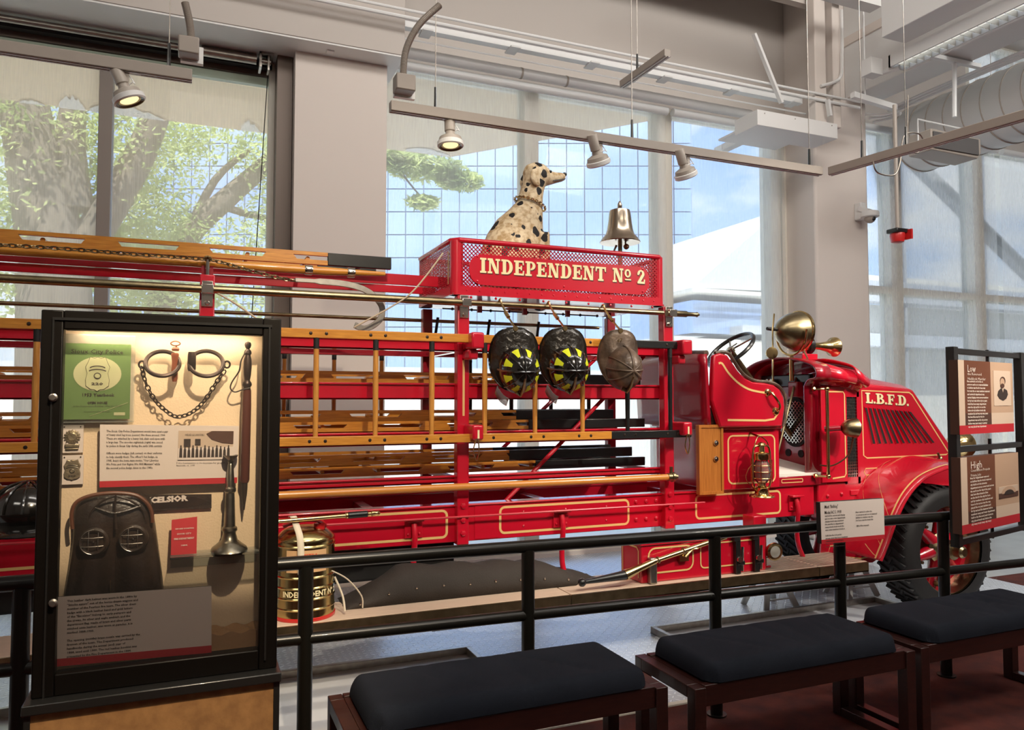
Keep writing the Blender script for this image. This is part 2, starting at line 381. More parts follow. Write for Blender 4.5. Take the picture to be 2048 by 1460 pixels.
def thing(name, label, cat, loc=(0,0,0), group=None):
    o = bpy.data.objects.new(name, None); COL.objects.link(o); o.location = loc; o.empty_display_size = .1
    o['label'] = label; o['category'] = cat
    if group: o['group'] = group
    ORG[o.name] = Vector(loc); return o
def tag(o, label, cat, group=None, kind=None):
    o['label'] = label; o['category'] = cat
    if group: o['group'] = group
    if kind: o['kind'] = kind
    return o
def S(o): o['kind'] = 'structure'; return o
def copy_tree(o, parent=None):
    c = o.copy(); COL.objects.link(c); ORG[c.name] = ORG[o.name]
    if parent: c.parent = parent
    for ch in list(o.children): copy_tree(ch, c)
    return c
def lerp(a, b, t): return Vector(a)*(1-t)+Vector(b)*t
def catmull(pts, n=6, closed=False):
    P = [Vector(p) for p in pts]; out = []; k = len(P)
    rng = range(k) if closed else range(k-1)
    for i in rng:
        p0 = P[(i-1) % k] if (closed or i > 0) else P[0]; p1 = P[i]; p2 = P[(i+1) % k]
        p3 = P[(i+2) % k] if (closed or i+2 < k) else P[-1]
        for j in range(n):
            t = j/n
            out.append(.5*((2*p1)+(-p0+p2)*t+(2*p0-5*p1+4*p2-p3)*t*t+(-p0+3*p1-3*p2+p3)*t**3))
    if not closed: out.append(P[-1])
    return out
def chain_mb(pts, r, pitch, wire, mb=None):
    """oval links along a polyline"""
    mb = mb or MB(); L = [0]
    for a, b in zip(pts, pts[1:]): L.append(L[-1]+(Vector(b)-Vector(a)).length)
    n = max(1, int(L[-1]/pitch))
    def pos(d):
        for i in range(len(pts)-1):
            if d <= L[i+1] or i == len(pts)-2:
                return lerp(pts[i], pts[i+1], (d-L[i])/max(1e-9, L[i+1]-L[i]))
    for k in range(n):
        a, b = pos(k*pitch), pos((k+1)*pitch); d = (b-a).normalized(); u, v = basis(d)
        if k % 2: side = (u*.75+v*.65).normalized()
        else: side = (u*.75-v*.65).normalized()
        c = (a+b)/2; h = pitch*.68
        ring = [c + d*h*math.cos(t)+side*r*math.sin(t) for t in [2*math.pi*i/8 for i in range(8)]]
        mb.tube(ring, wire, 5, closed=True)
    return mb

# text lying in the plane spanned by ux (reading direction) and uy (up)
def text_mesh(lines, size, spacing=1.25, bold=0, res=1, align='LEFT', sx=1.0):
    vs, fs = [], []
    for i, ln in enumerate(lines):
        if not ln: continue
        c = bpy.data.curves.new('t', 'FONT'); c.body = ln; c.size = size; c.resolution_u = res; c.align_x = align; c.offset = bold*size
        o = bpy.data.objects.new('t', c); COL.objects.link(o)
        dg = bpy.context.evaluated_depsgraph_get(); me = bpy.data.meshes.new_from_object(o.evaluated_get(dg))
        b = len(vs); vs += [(v.co.x*sx, v.co.y - i*size*spacing) for v in me.vertices]
        fs += [tuple(k+b for k in p.vertices) for p in me.polygons]
        bpy.data.objects.remove(o); bpy.data.curves.remove(c); bpy.data.meshes.remove(me)
    return vs, fs
def text(name, lines, size, o, m, parent, ux=(1,0,0), uy=(0,0,1), lift=.001, fit=None, **k):
    """o = top-left of first line's cap height"""
    if isinstance(lines, str): lines = [lines]
    vs, fs = text_mesh(lines, size, **k)
    ux, uy = Vector(ux).normalized(), Vector(uy).normalized(); nrm = ux.cross(uy)
    if fit:
        w = max(v[0] for v in vs)-min(v[0] for v in vs); vs = [(v[0]*fit/w, v[1]) for v in vs]
    o = Vector(o)
    mb = MB().add([o + ux*v[0] + uy*(v[1]-size*.70) + nrm*lift for v in vs], fs)
    return mb.build(name, m, parent, smooth=False)

# slab serif glyphs, unit height, polygons as quads
def glyph(ch):
    q = []; st = .24; th = .12; sf = .13
    def r(x0, y0, x1, y1): q.append([(x0,y0),(x1,y0),(x1,y1),(x0,y1)])
    def arc(cx, cy, rx, ry, tx, ty, a0, a1, n=12):
        for i in range(n):
            p, s_ = R(a0+(a1-a0)*i/n), R(a0+(a1-a0)*(i+1)/n)
            q.append([(cx+(rx-tx)*math.cos(p), cy+(ry-ty)*math.sin(p)), (cx+rx*math.cos(p), cy+ry*math.sin(p)),
                      (cx+rx*math.cos(s_), cy+ry*math.sin(s_)), (cx+(rx-tx)*math.cos(s_), cy+(ry-ty)*math.sin(s_))])
    if ch == 'I': r(.1,0,.1+st,1); r(0,0,.44,sf); r(0,1-sf,.44,1); w = .44
    elif ch == 'N':
        r(.1,0,.22,1); r(0,0,.32,sf); r(0,1-sf,.26,1); r(.66,0,.78,1); r(.56,1-sf,.88,1)
        q.append([(.1,1),(.34,1),(.78,0),(.54,0)]); w = .88
    elif ch == 'D': r(.1,0,.1+st,1); r(0,0,.40,sf); r(0,1-sf,.40,1); arc(.38,.5,.44,.5,.24,.12,-90,90); w = .82
    elif ch == 'E':
        r(.1,0,.1+st,1); r(0,0,.72,sf); r(0,1-sf,.70,1); r(.3,.44,.5,.56); r(.48,.34,.58,.66)
        q.append([(.6,0),(.72,0),(.74,.32),(.66,.32)]); q.append([(.64,.70),(.72,.70),(.70,1),(.58,1)]); w = .74
    elif ch == 'F':
        r(.1,0,.1+st,1); r(0,0,.46,sf); r(0,1-sf,.70,1); r(.3,.44,.5,.56); r(.48,.34,.58,.66)
        q.append([(.64,.68),(.72,.68),(.70,1),(.58,1)]); w = .72
    elif ch == 'P': r(.1,0,.1+st,1); r(0,0,.46,sf); r(0,1-sf,.4,1); arc(.38,.70,.36,.30,.22,.11,-90,90); w = .74
    elif ch == 'B':
        r(.1,0,.1+st,1); r(0,0,.4,sf); r(0,1-sf,.4,1); r(.3,.44,.4,.56)
        arc(.38,.74,.34,.26,.22,.11,-90,90); arc(.38,.28,.40,.28,.23,.11,-90,90); w = .78
    elif ch == 'T':
        r(.30,0,.30+st,1); r(.20,0,.64,sf); r(0,1-sf,.84,1)
        q.append([(0,.66),(.08,.66),(.16,1),(0,1)]); q.append([(.76,.66),(.84,.66),(.84,1),(.68,1)]); w = .84
    elif ch == 'L': r(.1,0,.1+st,1); r(0,0,.66,sf); r(0,1-sf,.46,1); q.append([(.54,0),(.66,0),(.68,.36),(.60,.36)]); w = .68
    elif ch == 'o': arc(.26,.68,.26,.30,.15,.11,0,360,20); r(.02,.18,.52,.27); w = .52
    elif ch == '.': r(.02,0,.2,.2); w = .22
    elif ch == '2':
        arc(.30,.70,.30,.30,.20,.11,-20,180); r(0,.62,.14,.78)
        q.append([(.36,.66),(.56,.58),(.24,.10),(0,.10)]); r(0,0,.60,.15); q.append([(.5,0),(.60,0),(.64,.32),(.56,.32)]); w = .64
    else: w = .35
    return q, w
def slab_text(name, s_, size, o, m, parent, ux, uy, width=None, depth=.004, gap=.10, shade=None):
    ux, uy = Vector(ux).normalized(), Vector(uy).normalized(); nrm = ux.cross(uy); o = Vector(o)
    tot = 0; items = []
    for ch in s_:
        q, w_ = glyph(ch); items.append((tot, q)); tot += w_+gap
    k = (width/((tot-gap)*size)) if width else 1
    for dx, dz, mm, nm, dep in (([(.05, -.055, shade, name+'_shade', depth*.4)] if shade else []) + [(0, 0, m, name, depth)]):
        for x, q in items:
            if not q: continue
            mb = MB()
            for qi, poly in enumerate(q):
                mb.prism([o + ux*((x+px)*k+dx)*size + uy*(py+dz)*size for px, py in poly], nrm*(dep+.00012*(qi+1)))
            mb.build(nm, mm, parent, smooth=False)

# ================================================================== SETTING
WY, CY = 7.1, 6.6           # window plane, column face plane
S(bx((-7, 3.42, -.10), (6.62, 7.2, 0)).build('floor', M['plate'], origin=(0,0,0)))
S(bx((-7, -6, -.10), (14, 3.42, 0)).build('floor', M['carpet'], origin=(0,0,0)))
S(bx((6.62, 3.42, -.10), (14, 4.72, 0)).build('floor', M['carpet'], origin=(0,0,0)))
S(bx((6.62, 4.72, -.10), (14, 7.2, 0)).build('floor', M['tile'], origin=(0,0,0)))
S(bx((-7, 3.40, .0), (6.62, 3.435, .008)).build('trim_1', M['alu'], origin=(0,0,0)))
S(bx((-7, -6, 6.6), (14, 7.2, 6.8)).build('ceiling', M['greige'], origin=(0,0,6.6)))
S(bx((-7, -6.2, 0), (14, -6, 6.6)).build('wall_front', M['wall'], origin=(0,-6,0)))
S(bx((-7.2, -6, 0), (-7, 7.2, 6.6)).build('wall_left', M['wall'], origin=(-7,0,0)))
S(bx((14, -6, 0), (14.2, 7.2, 6.6)).build('wall_right', M['wall'], origin=(14,0,0)))
wb = S(bx((.764, CY, 0), (1.56, 7.2, 4.62)).build('wall_back', M['wall'], origin=(1,CY,0)))
wb2 = S(MB().box((6.55, CY, 0), (7.37, 7.2, 6.6)).build('wall_back', M['wall'], origin=(7,CY,0), bevel=.03))
S(MB().box((1.56, 7.06, 4.86), (6.55, 7.22, 6.6)).build('wall_back', M['greige'], origin=(3,WY,5)))
S(MB().box((7.37, 7.06, 5.12), (14, 7.22, 5.85)).box((7.37, 7.06, 5.85), (9.75, 7.22, 6.6)).build('wall_back', M['greige'], origin=(10,WY,5)))
# bulkhead above the left window and column
S(bx((-7, 6.36, 4.60), (1.66, 7.2, 6.6)).build('wall_upper', M['greige'], origin=(0,6.4,4.6), bevel=.004))
S(bx((-7, 6.37, 4.585), (1.66, 7.1, 4.60)).build('trim_3', M['wall_white'], origin=(0,6.4,4.6)))
# window sills down low
for k, (x0, x1) in enumerate(((-7, .764), (1.56, 6.55), (7.37, 14))):
    S(bx((x0, 7.04, 0), (x1, 7.2, .04)).build('trim_%d' % (4+k), M['wall'], origin=((x0+x1)/2, 7, 0)))

def window(n, x0, x1, z0, z1, mulls, fm, mm, bars=()):
    f = MB(); t = .07
    f.box((x0, 7.06, z0), (x0+t, 7.2, z1)).box((x1-t, 7.06, z0), (x1, 7.2, z1)).box((x0, 7.06, z0), (x1, 7.2, z0+t)).box((x0, 7.06, z1-t), (x1, 7.2, z1))
    o = S(f.build('window_%d' % n, fm, origin=((x0+x1)/2, WY, z0)))
    for a, b in mulls: MB().box((a, 7.02, z0+t), (b, 7.22, z1-t)).build('mullion', mm, o, bevel=.004)
    for zz in bars: MB().box((x0+t, 7.04, zz), (x1-t, 7.2, zz+.09)).build('mullion', mm, o)
    xs = [x0+t]+[v for ab in mulls for v in ab]+[x1-t]
    for a, b in zip(xs[::2], xs[1::2]):
        MB().box((a, 7.14, z0+t), (b, 7.15, z1-t)).build('pane', M['glass'], o)
    return o
win1 = window(1, -7, .764, .04, 4.585, ((-5.6, -5.5), (-3.15, -3.05), (-.755, -.655)), M['bronze_frame'], M['mullion'])
MB().box((.58, 6.94, .16), (.63, 7.06, 4.6)).build('stop_bead', M['alu'], win1)
MB().box((.63, 6.74, .16), (.758, 7.06, 4.60)).build('jamb_lining', M['bronze_frame'], win1)
win2 = window(2, 1.56, 6.55, .04, 4.86, ((3.09, 3.25), (4.70, 4.89), (6.28, 6.42)), M['alu'], M['alu'])
win3 = window(3, 7.37, 14, .04, 5.12, ((8.22, 8.42), (9.78, 9.98), (12.0, 12.2)), M['alu'], M['alu'], bars=(2.95,))
win4 = window(4, 9.75, 14, 5.85, 6.6, ((10.6, 10.7), (11.9, 12.0)), M['alu'], M['alu'])

def shade(x0, x1, z1, y, m, label, tube=True, z0=.42, g='translucent sun shades drawn over the windows'):
    t = thing('roller_shade', label, 'window shade', ((x0+x1)/2, y, z0), g)
    MB().add([(x0, y, z0), (x1, y, z0), (x1, y, z1), (x0, y, z1)], [(0,1,2,3)]).build('shade_cloth', m, t)
    MB().tube([(x0, y, z0), (x1, y, z0)], .018, 8).build('hem_bar', M['conduit'], t)
    if tube: MB().tube([(x0, y-.03, z1+.02), (x1, y-.03, z1+.02)], .045, 14).build('shade_roller', M['conduit'], t)
    return t
shade(-3.0, -.76, 4.41, 7.10, M['shade_tan'], 'beige shade cloth left of the taupe mullion in the left window', False)
shade(-.65, .60, 4.41, 7.10, M['shade_tan'], 'beige shade cloth between the taupe mullion and dark jamb of the left window', False)
shade(1.58, 4.744, 4.735, 6.93, M['shade'], 'wide pale shade behind the dalmatian and the bell')
shade(4.815, 6.40, 4.735, 6.93, M['shade'], 'narrower pale shade between the bell and the right-hand column')
shade(7.42, 10.15, 5.0, 6.96, M['shade_r'], 'pale shade right of the column behind the red beacon')
shade(10.25, 13.9, 5.0, 6.96, M['shade_r'], 'pale shade at the far right edge behind the sign stand')
shade(9.8, 13.9, 6.5, 6.96, M['shade_r'], 'short pale shade in the high window over the spiral duct', False, 5.9)
# roller head over the left window
t = thing('shade_roller_head', 'exposed dark shade roller with bracket at the top of the left window', 'roller', (-3, 6.8, 4.4))
MB().box((-7, 6.98, 4.475), (.63, 7.05, 4.58)).build('header_plate', M['bronze_frame'], t)
MB().box((-7, 6.9, 4.52), (.60, 6.97, 4.56)).build('black_channel', M['matt_black'], t)  # plain black box behind the roller tube
MB().tube([(-7, 6.80, 4.535), (.2, 6.80, 4.535)], .028, 14).build('roller_tube', M['steel'], t)
MB().tube([(.02, 6.80, 4.535), (.46, 6.80, 4.535)], .042, 14).build('roller_motor', M['steel'], t)
MB().box((.48, 6.72, 4.45), (.50, 6.88, 4.58)).box((.55, 6.74, 4.44), (.565, 6.86, 4.585)).tube([(.48, 6.80, 4.53), (.58, 6.80, 4.53)], .025, 10).box((.48, 6.72, 4.565), (.6, 6.88, 4.58)).build('end_bracket', M['steel'], t)
MB().box((-7, 7.0, 4.40), (.60, 7.06, 4.47)).build('bright_slit_strip', mat('pale_green_bright_slit', (.55, .68, .56), .3), t)  # pale green colour stands in for the bright slit of uncovered glass
MB().tube([at(536, 142, 6.9), at(503, 640, 6.9)], .004, 5).build('pull_cord', M['matt_black'], t)
# upper pipe run along the middle window head
t = thing('white_pipe', 'long white pipe running along the head of the middle window', 'pipe', (3.5, 6.8, 4.83))
a, b = at(785, 100, 6.82), at(1500, 222, 6.82); b.z = a.z
MB().tube([a, b], .052, 16).build('pipe_run', M['conduit'], t)
for px in (1040, 1130):
    c = at(px, 140, 6.82); MB().tube([(c.x, a.y, a.z), (c.x+.02, a.y, a.z)], .056, 16).build('pipe_joint', M['lampgrey'], t)

# ------------------------------------------------------------------ overhead services
def run(name, label, pts, r, m, cat='conduit', group=None, n=8):
    o = MB().tube(pts, r, n).build(name, m); return tag(o, label, cat, group)
def level(p, q): q.z = p.z = (p.z+q.z)/2; q.y = p.y = (p.y+q.y)/2; return p, q
a, b = level(at(950, 42, 6.2), at(1720, 209, 6.2)); a.x -= 2.5
run('ceiling_conduit', 'upper thin white conduit of the pair above the light strip', [a, b], .013, M['conduit'], group='pair of thin conduits')
a2, b2 = a-Vector((0,0,.065)), b-Vector((0,0,.065))
run('ceiling_conduit', 'lower thin white conduit of the pair above the light strip', [a2, b2], .017, M['conduit'], group='pair of thin conduits')
t = thing('light_strip', 'long white strut channel with hangers above the middle window', 'strut channel', (3, 6.5, 5.1))
a, b = level(at(787, 47, 6.5), at(1600, 204, 6.5))
MB().box((a.x, 6.46, a.z-.03), (b.x, 6.54, a.z+.03)).box((a.x, 6.44, a.z+.03), (b.x, 6.56, a.z+.042)).build('channel', M['conduit'], t)
MB().tube([(a.x, 6.42, a.z-.16), (b.x, 6.42, a.z-.16)], .008, 6).build('wire', M['conduit'], t)
for k in range(6):
    x = a.x+.3+k*.85
    MB().bar((x, 6.5, a.z), (x, 6.62, a.z), .02, .02).box((x-.05, 6.42, a.z-.045), (x+.05, 6.58, a.z-.03)).build('hanger', M['wall_white'], t)
# sheet metal box at the pipe end
t = thing('metal_housing', 'white sheet metal box at the right end of the window pipes', 'housing', (5.75, 6.25, 4.37))
MB().box((5.21, 6.0, 4.37), (6.28, 6.35, 4.53)).build('box_body', M['wall_white'], t, bevel=.004)
MB().box((5.21, 6.35, 4.40), (6.0, 6.62, 4.42)).box((5.5, 6.35, 4.43), (5.6, 7.07, 4.50)).build('back_tray', M['wall_white'], t)
for x in (5.3, 5.7, 6.2): MB().lathe([(.006, 0), (.006, .004), (.001, .006)], (x, 6.0, 4.5), (0,-1,0), 8).build('screw', M['steel'], t)
for (p0, p1) in (((1508, 68), (1563, 206)), ((1655, 200), (1660, 232))):
    o = MB().bar(at(*p0, 6.15), at(*p1, 6.15), .045, .03).build('diagonal_brace', M['wall_white'])
    tag(o, 'flat white diagonal brace running down to the sheet metal box' if p0[0] < 1600 else 'short white strut on top of the sheet metal box', 'brace')
# beam framing above
t = thing('steel_beam', 'greige steel beam flange framing the bay over the middle window', 'beam', (5, 6, 5.6))
MB().box((4.6, 5.6, 5.66), (6.5, 5.75, 5.74)).build('beam_flange', M['wall_white'], t)
MB().box((1.66, 6.36, 6.0), (6.5, 6.45, 6.6)).build('beam_web', M['greige'], t)
MB().box((6.38, 6.36, 4.9), (6.42, 6.45, 6.6)).build('stiffener', M['greige'], t)
for px, w_ in ((1630, .16), (1662, .11)):
    c = at(px, 120, 6.3)
    o = MB().box((c.x-w_/2, 6.22, 4.6), (c.x+w_/2, 6.34, 6.6)).build('vertical_chase', M['wall'], bevel=.01)
    tag(o, 'wide pale vertical chase above the sheet metal box' if px < 1640 else 'narrow pale vertical chase beside the bent conduit', 'pipe chase')
run('bent_conduit', 'white conduit bending left at the top of the right column', catmull([at(1683, 20, 6.2), at(1684, 120, 6.2), at(1678, 158, 6.2), at(1642, 172, 6.2)], 6), .018, M['wall_white'])
o = MB().box((at(1672, 50, 6.1).x, 6.08, 5.95), (at(1702, 50, 6.1).x, 6.12, 6.3)).build('access_opening', M['matt_black']); tag(o, 'small black opening in the ceiling edge at top right', 'opening')
# girder running towards the camera
t = thing('ceiling_girder', 'deep white box girder running from the right column towards the viewer', 'girder', (7.2, 3, 5.13))
MB().box((7.03, -5.5, 5.13), (7.45, 6.6, 6.6)).build('girder_body', M['wall_white'], t, bevel=.01)
MB().box((7.0, 3.0, 5.75), (7.03, 6.6, 5.85)).build('cable_tray', M['wall'], t)
# louvered light fixture
t = thing('louvered_light', 'louvered fluorescent fixture hung below the white girder', 'light fixture', (6.62, 4, 5.0))
MB().box((6.52, 2.6, 5.0), (6.54, 5.55, 5.10)).box((6.72, 2.6, 5.0), (6.74, 5.55, 5.10)).box((6.52, 2.6, 5.10), (6.74, 5.55, 5.12)).box((6.52, 5.53, 5.0), (6.74, 5.55, 5.12)).build('fixture_body', M['wall_white'], t)
for k in range(34): MB().box((6.54, 2.66+k*.085, 5.005), (6.72, 2.668+k*.085, 5.06)).build('louver_blade', M['nickel'], t)
MB().box((6.56, 2.65, 5.075), (6.70, 5.5, 5.085)).build('diffuser', M['tube_glass'], t)
t = MB().box((6.2, 3.2, 5.16), (6.52, 5.35, 5.62)).build('air_diffuser', M['wall_white'], bevel=.006); tag(t, 'boxy white housing above the louvered light fixture', 'housing')
t = MB().box((6.36, 5.62, 4.95), (6.52, 5.75, 5.12)).tube([(6.55, 5.7, 5.0), (6.62, 5.5, 5.0)], .03, 8).build('junction_box', M['wall_white'], bevel=.004); tag(t, 'small white junction box at the far end of the louvered fixture', 'electrical box')
g = 'trio of conduits beside the girder'
for k in range(3):
    p = [at(1700+8*k, 205+4*k, 6.3-.04*k), at(1752+10*k, 206+3*k, 6.1), at(1800+8*k, 176+5*k, 5.9-.02*k)]
    p = [Vector((7.3+.06*k, 6.55, 4.98-.04*k)), Vector((7.38+.06*k, 6.25, 4.90)), Vector((7.5+.06*k, 5.95, 5.03)), Vector((7.52+.06*k, 1.5, 5.03))]
    run('conduit_run', ('left', 'middle', 'right')[k]+' tube of the three white conduits beside the girder', catmull(p, 5), .016, M['conduit'], group=g)
q_ = at(1730, 198, 5.9); t = MB().bar(q_, Vector((q_.x, q_.y, 6.6)), .015, .015).bar(at(1705, 190, 5.9), at(1790, 216, 5.9), .06, .06).box(at(1735, 196, 5.88), at(1752, 212, 5.98)).box(at(1756, 200, 5.88), at(1778, 214, 5.98)).build('strut_channel', M['conduit']); tag(t, 'white strut channel at the beacon pendant top', 'strut channel')
# speaker hanging
t = thing('hanging_speaker', 'grey box speaker hung below the spiral duct', 'speaker', at(1910, 300, 5.2))
a = at(1862, 256, 5.2); b = at(1960, 318, 5.2)
MB().prism([(a.x, 5.2, a.z), (b.x+.02, 5.2, a.z-.015), (b.x+.02, 5.2, b.z+.06), (b.x-.03, 5.2, b.z), (a.x, 5.2, b.z+.01)], (0, .26, 0)).build('speaker_case', M['lampgrey'], t, bevel=.01)
MB().box((a.x+.02, 5.185, b.z+.03), (b.x-.03, 5.2, a.z-.03)).build('grille', M['speaker'], t, bevel=.005)
fr = [(a.x-.02, 5.33, a.z-.1), (a.x-.02, 5.33, a.z+.13), (b.x+.04, 5.33, a.z+.12), (b.x+.04, 5.33, a.z-.1)]
MB().tube(fr, .008, 6).build('bracket', M['conduit'], t)
MB().tube([at(1909, 234, 5.33), at(1909, 128, 5.33)], .022, 8).build('hanger_pipe', M['conduit'], t)
q_ = at(1945, 130, 5.33); t = MB().bar(q_, Vector((q_.x, q_.y, 6.6)), .012, .012).bar(at(1862, 112, 5.33), at(1958, 133, 5.33), .05, .04).build('strut_channel', M['conduit']); tag(t, 'white strut channel above the hanging speaker', 'strut channel')
# spiral duct
t = thing('spiral_duct', 'large white round spiral duct at upper right', 'duct', (8.15, 4, 4.4))
prof = [(.36, 0), (.40, .02)]; L = 6.0
DY = 6.55
mb = MB().lathe([(.40, 0), (.40, L)], (8.15, DY, 4.78), (0, -1, 0), 48); mb.build('duct_wall', M['duct'], t)
mb = MB()
for k in range(26):
    y = DY-.05-k*.22
    mb.lathe([(.402, 0), (.410, .006), (.410, .012), (.402, .018)], (8.15, y, 4.78), (-.18, -1, 0), 40)
    if k < 8: mb.build('spiral_seam', M['lampgrey'], t, kind=None); mb = MB()
mb.build('spiral_seam', M['lampgrey'], t, kind='stuff')
MB().tube([(8.15, 5.6, 5.19), (8.15, 5.6, 5.4)], .006, 6).tube([(8.05, 5.6, 5.15), (8.15, 5.6, 5.22), (8.25, 5.6, 5.15)], .006, 6).tube([(8.15, 5.6, 5.4), (8.15, 5.6, 6.6)], .005, 6).build('duct_hanger', M['conduit'], t)

# ------------------------------------------------------------------ track lighting
def track(label, p, q, w_=.055, h=.055, wires=()):
    t = thing('track_rail', label, 'light track', (Vector(p)+Vector(q))/2, 'suspended lighting track')
    p, q = Vector(p), Vector(q); d = (q-p).normalized()
    MB().bar(p, q, w_, h).build('rail', M['track'], t, bevel=.003)
    dz = Vector((0, 0, -h/2-.001))
    s_ = d.cross(Vector((0,0,1))).normalized()
    MB().bar(p+dz+s_*.012, q+dz+s_*.012, .006, .004).bar(p+dz-s_*.012, q+dz-s_*.012, .006, .004).build('slot', M['conduit'], t)
    for px in wires:
        f = px; c = p.lerp(q, f)+Vector((0, 0, h/2))
        MB().tube([c, c+Vector((0,0,.12))], [.009, .007], 8).build('cable_gripper', M['black'], t)
        MB().tube([c+Vector((0,0,.12)), Vector((c.x, c.y, 6.6))], .0025, 5).build('suspension_wire', M['steel'], t)
    return t
ZT = 3.19
def wf(px, p, q):      # fraction along the track where pixel column px falls
    r = ray(px, 400); r = Vector((r.x, r.y)); a = Vector((p[0], p[1])); d = Vector((q[0]-p[0], q[1]-p[1]))
    return (a.y*r.x-a.x*r.y)/(d.x*r.y-d.y*r.x)
pB = (at(780, 205, 4.0).x, 4.0, ZT); qB = (at(1640, 332, 4.0).x, 4.0, ZT)
pA = (-3.5, 4.0, ZT); qA = (at(385, 128, 4.0).x, 4.0, ZT)
pD = (4.08, 3.97, ZT); qD = (4.36, 2.2, ZT)
track('long lighting track hung over the fire truck basket and the bell', pB, qB, wires=(wf(870, pB, qB), wf(1265, pB, qB), wf(1620, pB, qB)))
track('lighting track hung before the left window', pA, qA, wires=(wf(332, pA, qA),))
track('lighting track running diagonally at upper right past the speaker', pD, qD, wires=(wf(1726, pD, qD), wf(1815, pD, qD)))
track('short lighting track stub above the long track', (2.86, 4.72, 3.9), (2.87, 4.16, 3.9), .05, .05, wires=(.35,))
def feed(px0, py0, px1, py1, top, label):
    a = at(px0, py0, 4.0); b = at(px1, py1, 4.0)
    t = thing('track_power_box', label, 'electrical box', (a.x, 4.0, b.z))
    MB().box((a.x, 3.94, b.z), (b.x, 4.03, a.z)).build('box_cover', M['track'], t, bevel=.006)
    MB().box((a.x+.01, 4.03, b.z-.01), (b.x+.02, 4.06, a.z-.01)).build('box_back', M['wall_white'], t)
    pts = catmull(top, 8); mb = MB().tube(pts, .016, 10); mb.build('flexible_conduit', M['lampgrey'], t)
    for i in range(len(pts)-1):
        for f in (0, .33, .66):
            c = lerp(pts[i], pts[i+1], f); d = pts[i+1]-pts[i]
            mb2 = mb2 if (i or f) else MB()
            mb2.lathe([(.016, -.003), (.0195, 0), (.016, .003)], c, d, 10)
    mb2.build('conduit_coil', M['lampgrey'], t, kind='stuff')
feed(788, 152, 826, 190, [at(806, 155, 4.0), at(812, 100, 4.0), at(838, 50, 4.0), at(880, 10, 4.0)], 'taupe power box with curved flexible conduit left of the long track')
feed(357, 78, 398, 118, [at(383, 80, 4.0), at(379, 45, 4.0), at(370, 5, 4.0)], 'taupe power box with flexible conduit at the end of the left track')
def spot(px, py, lpx, lpy, label, axis=(0,0,-1), size=1.0):
    """yoke hangs at pixel px,py on the track; lens centre at lpx,lpy"""
    a = at(px, py, 4.0); a.z = ZT-.03; a.y = 4.0; c = at(lpx, lpy, 4.0)
    t = thing('track_spotlight', label, 'spotlight', a, 'track spotlights')
    ax = Vector(axis).normalized()
    k = size
    MB().box(a-Vector((.06, .015, .0)), a+Vector((.06, .015, .02))).build('track_adaptor', M['lampgrey'], t)
    piv = c-ax*.035*k
    MB().bar(a, Vector((a.x, a.y-.01, piv.z)), .022*k, .008, Vector((0,1,0))).lathe([(.012, 0), (.012, .02)], Vector((a.x, a.y-.02, piv.z)), (0, -1, 0), 10).build('yoke_arm', M['lampgrey'], t)
    MB().lathe([(.026*k, -.17*k), (.030*k, -.165*k), (.030*k, -.075*k), (.024*k, -.07*k), (.028*k, -.05*k), (.062*k, -.035*k), (.068*k, -.012*k)], c, ax, 24).build('lamp_body', M['lampgrey'], t)
    MB().lathe([(.068*k, -.014*k), (.074*k, -.010*k), (.074*k, .012*k), (.066*k, .018*k)], c, ax, 24, caps=False).build('front_ring', M['wall_white'], t)
    MB().lathe([(.066*k, .016*k), (.052*k, .010*k)], c, ax, 20, caps=False).build('baffle', M['black'], t); MB().lathe([(.044*k, .006*k), (.040*k, .010*k)], c, ax, 20).build('lens', M['bulb'], t, label='glowing warm lens')
    cb = catmull([a+Vector((.01, .0, -.01)), a+Vector((.035, -.01, -.05)), Vector((a.x+.025, a.y-.01, (a.z+piv.z)/2)), piv+Vector((.01, 0, .03))], 5)
    MB().tube(cb, .003, 5).build('lamp_cable', M['conduit'], t)
spot(254, 127, 258, 198, 'spotlight at far left aimed down at the display case', (.38, -.02, -.9))
spot(905, 230, 901, 288, 'spotlight with straight body left of the dalmatian', (.02, -.08, -1))
spot(1201, 272, 1197, 325, 'spotlight right of the dalmatian, tilted down and left', (.40, .25, -.85))
spot(1376, 300, 1372, 350, 'spotlight right of the bell, nearest the long track end', (.45, .2, -.85))
# cable loop
t = MB().tube(catmull([at(1746, 322, 3.6), at(1755, 345, 3.6), at(1788, 350, 3.6), at(1800, 325, 3.6), at(1803, 292, 3.6), at(1812, 268, 3.6), at(1838, 268, 3.6), at(1847, 288, 3.6), at(1834, 306, 3.6), at(1816, 296, 3.6), at(1815, 260, 3.6), at(1816, 190, 3.6)], 8), .005, 6).build('looped_cable', M['steel'])
tag(t, 'looped grey cable hanging around the diagonal track', 'cable')
# beacon pendant
t = thing('red_beacon', 'red strobe beacon on a grey pendant pipe', 'alarm light', at(1791, 497, 5.0))
a = at(1789, 210, 5.0); b = at(1791, 458, 5.0); b.x = a.x
MB().tube([a, b], .018, 10).build('pendant_pipe', M['lampgrey'], t)
MB().box((b.x-.075, 4.94, b.z-.04), (b.x+.075, 5.06, b.z)).build('beacon_cap', M['black'], t, bevel=.008)
MB().lathe([(.062, 0), (.066, -.02), (.055, -.08), (.03, -.09)], (b.x, 5, b.z-.04), (0,0,1), 20).build('beacon_lens', M['red_plastic'], t)
MB().box((b.x+.055, 4.9, b.z-.10), (b.x+.075, 4.98, b.z-.01)).build('strobe_side', M['red_plastic'], t)
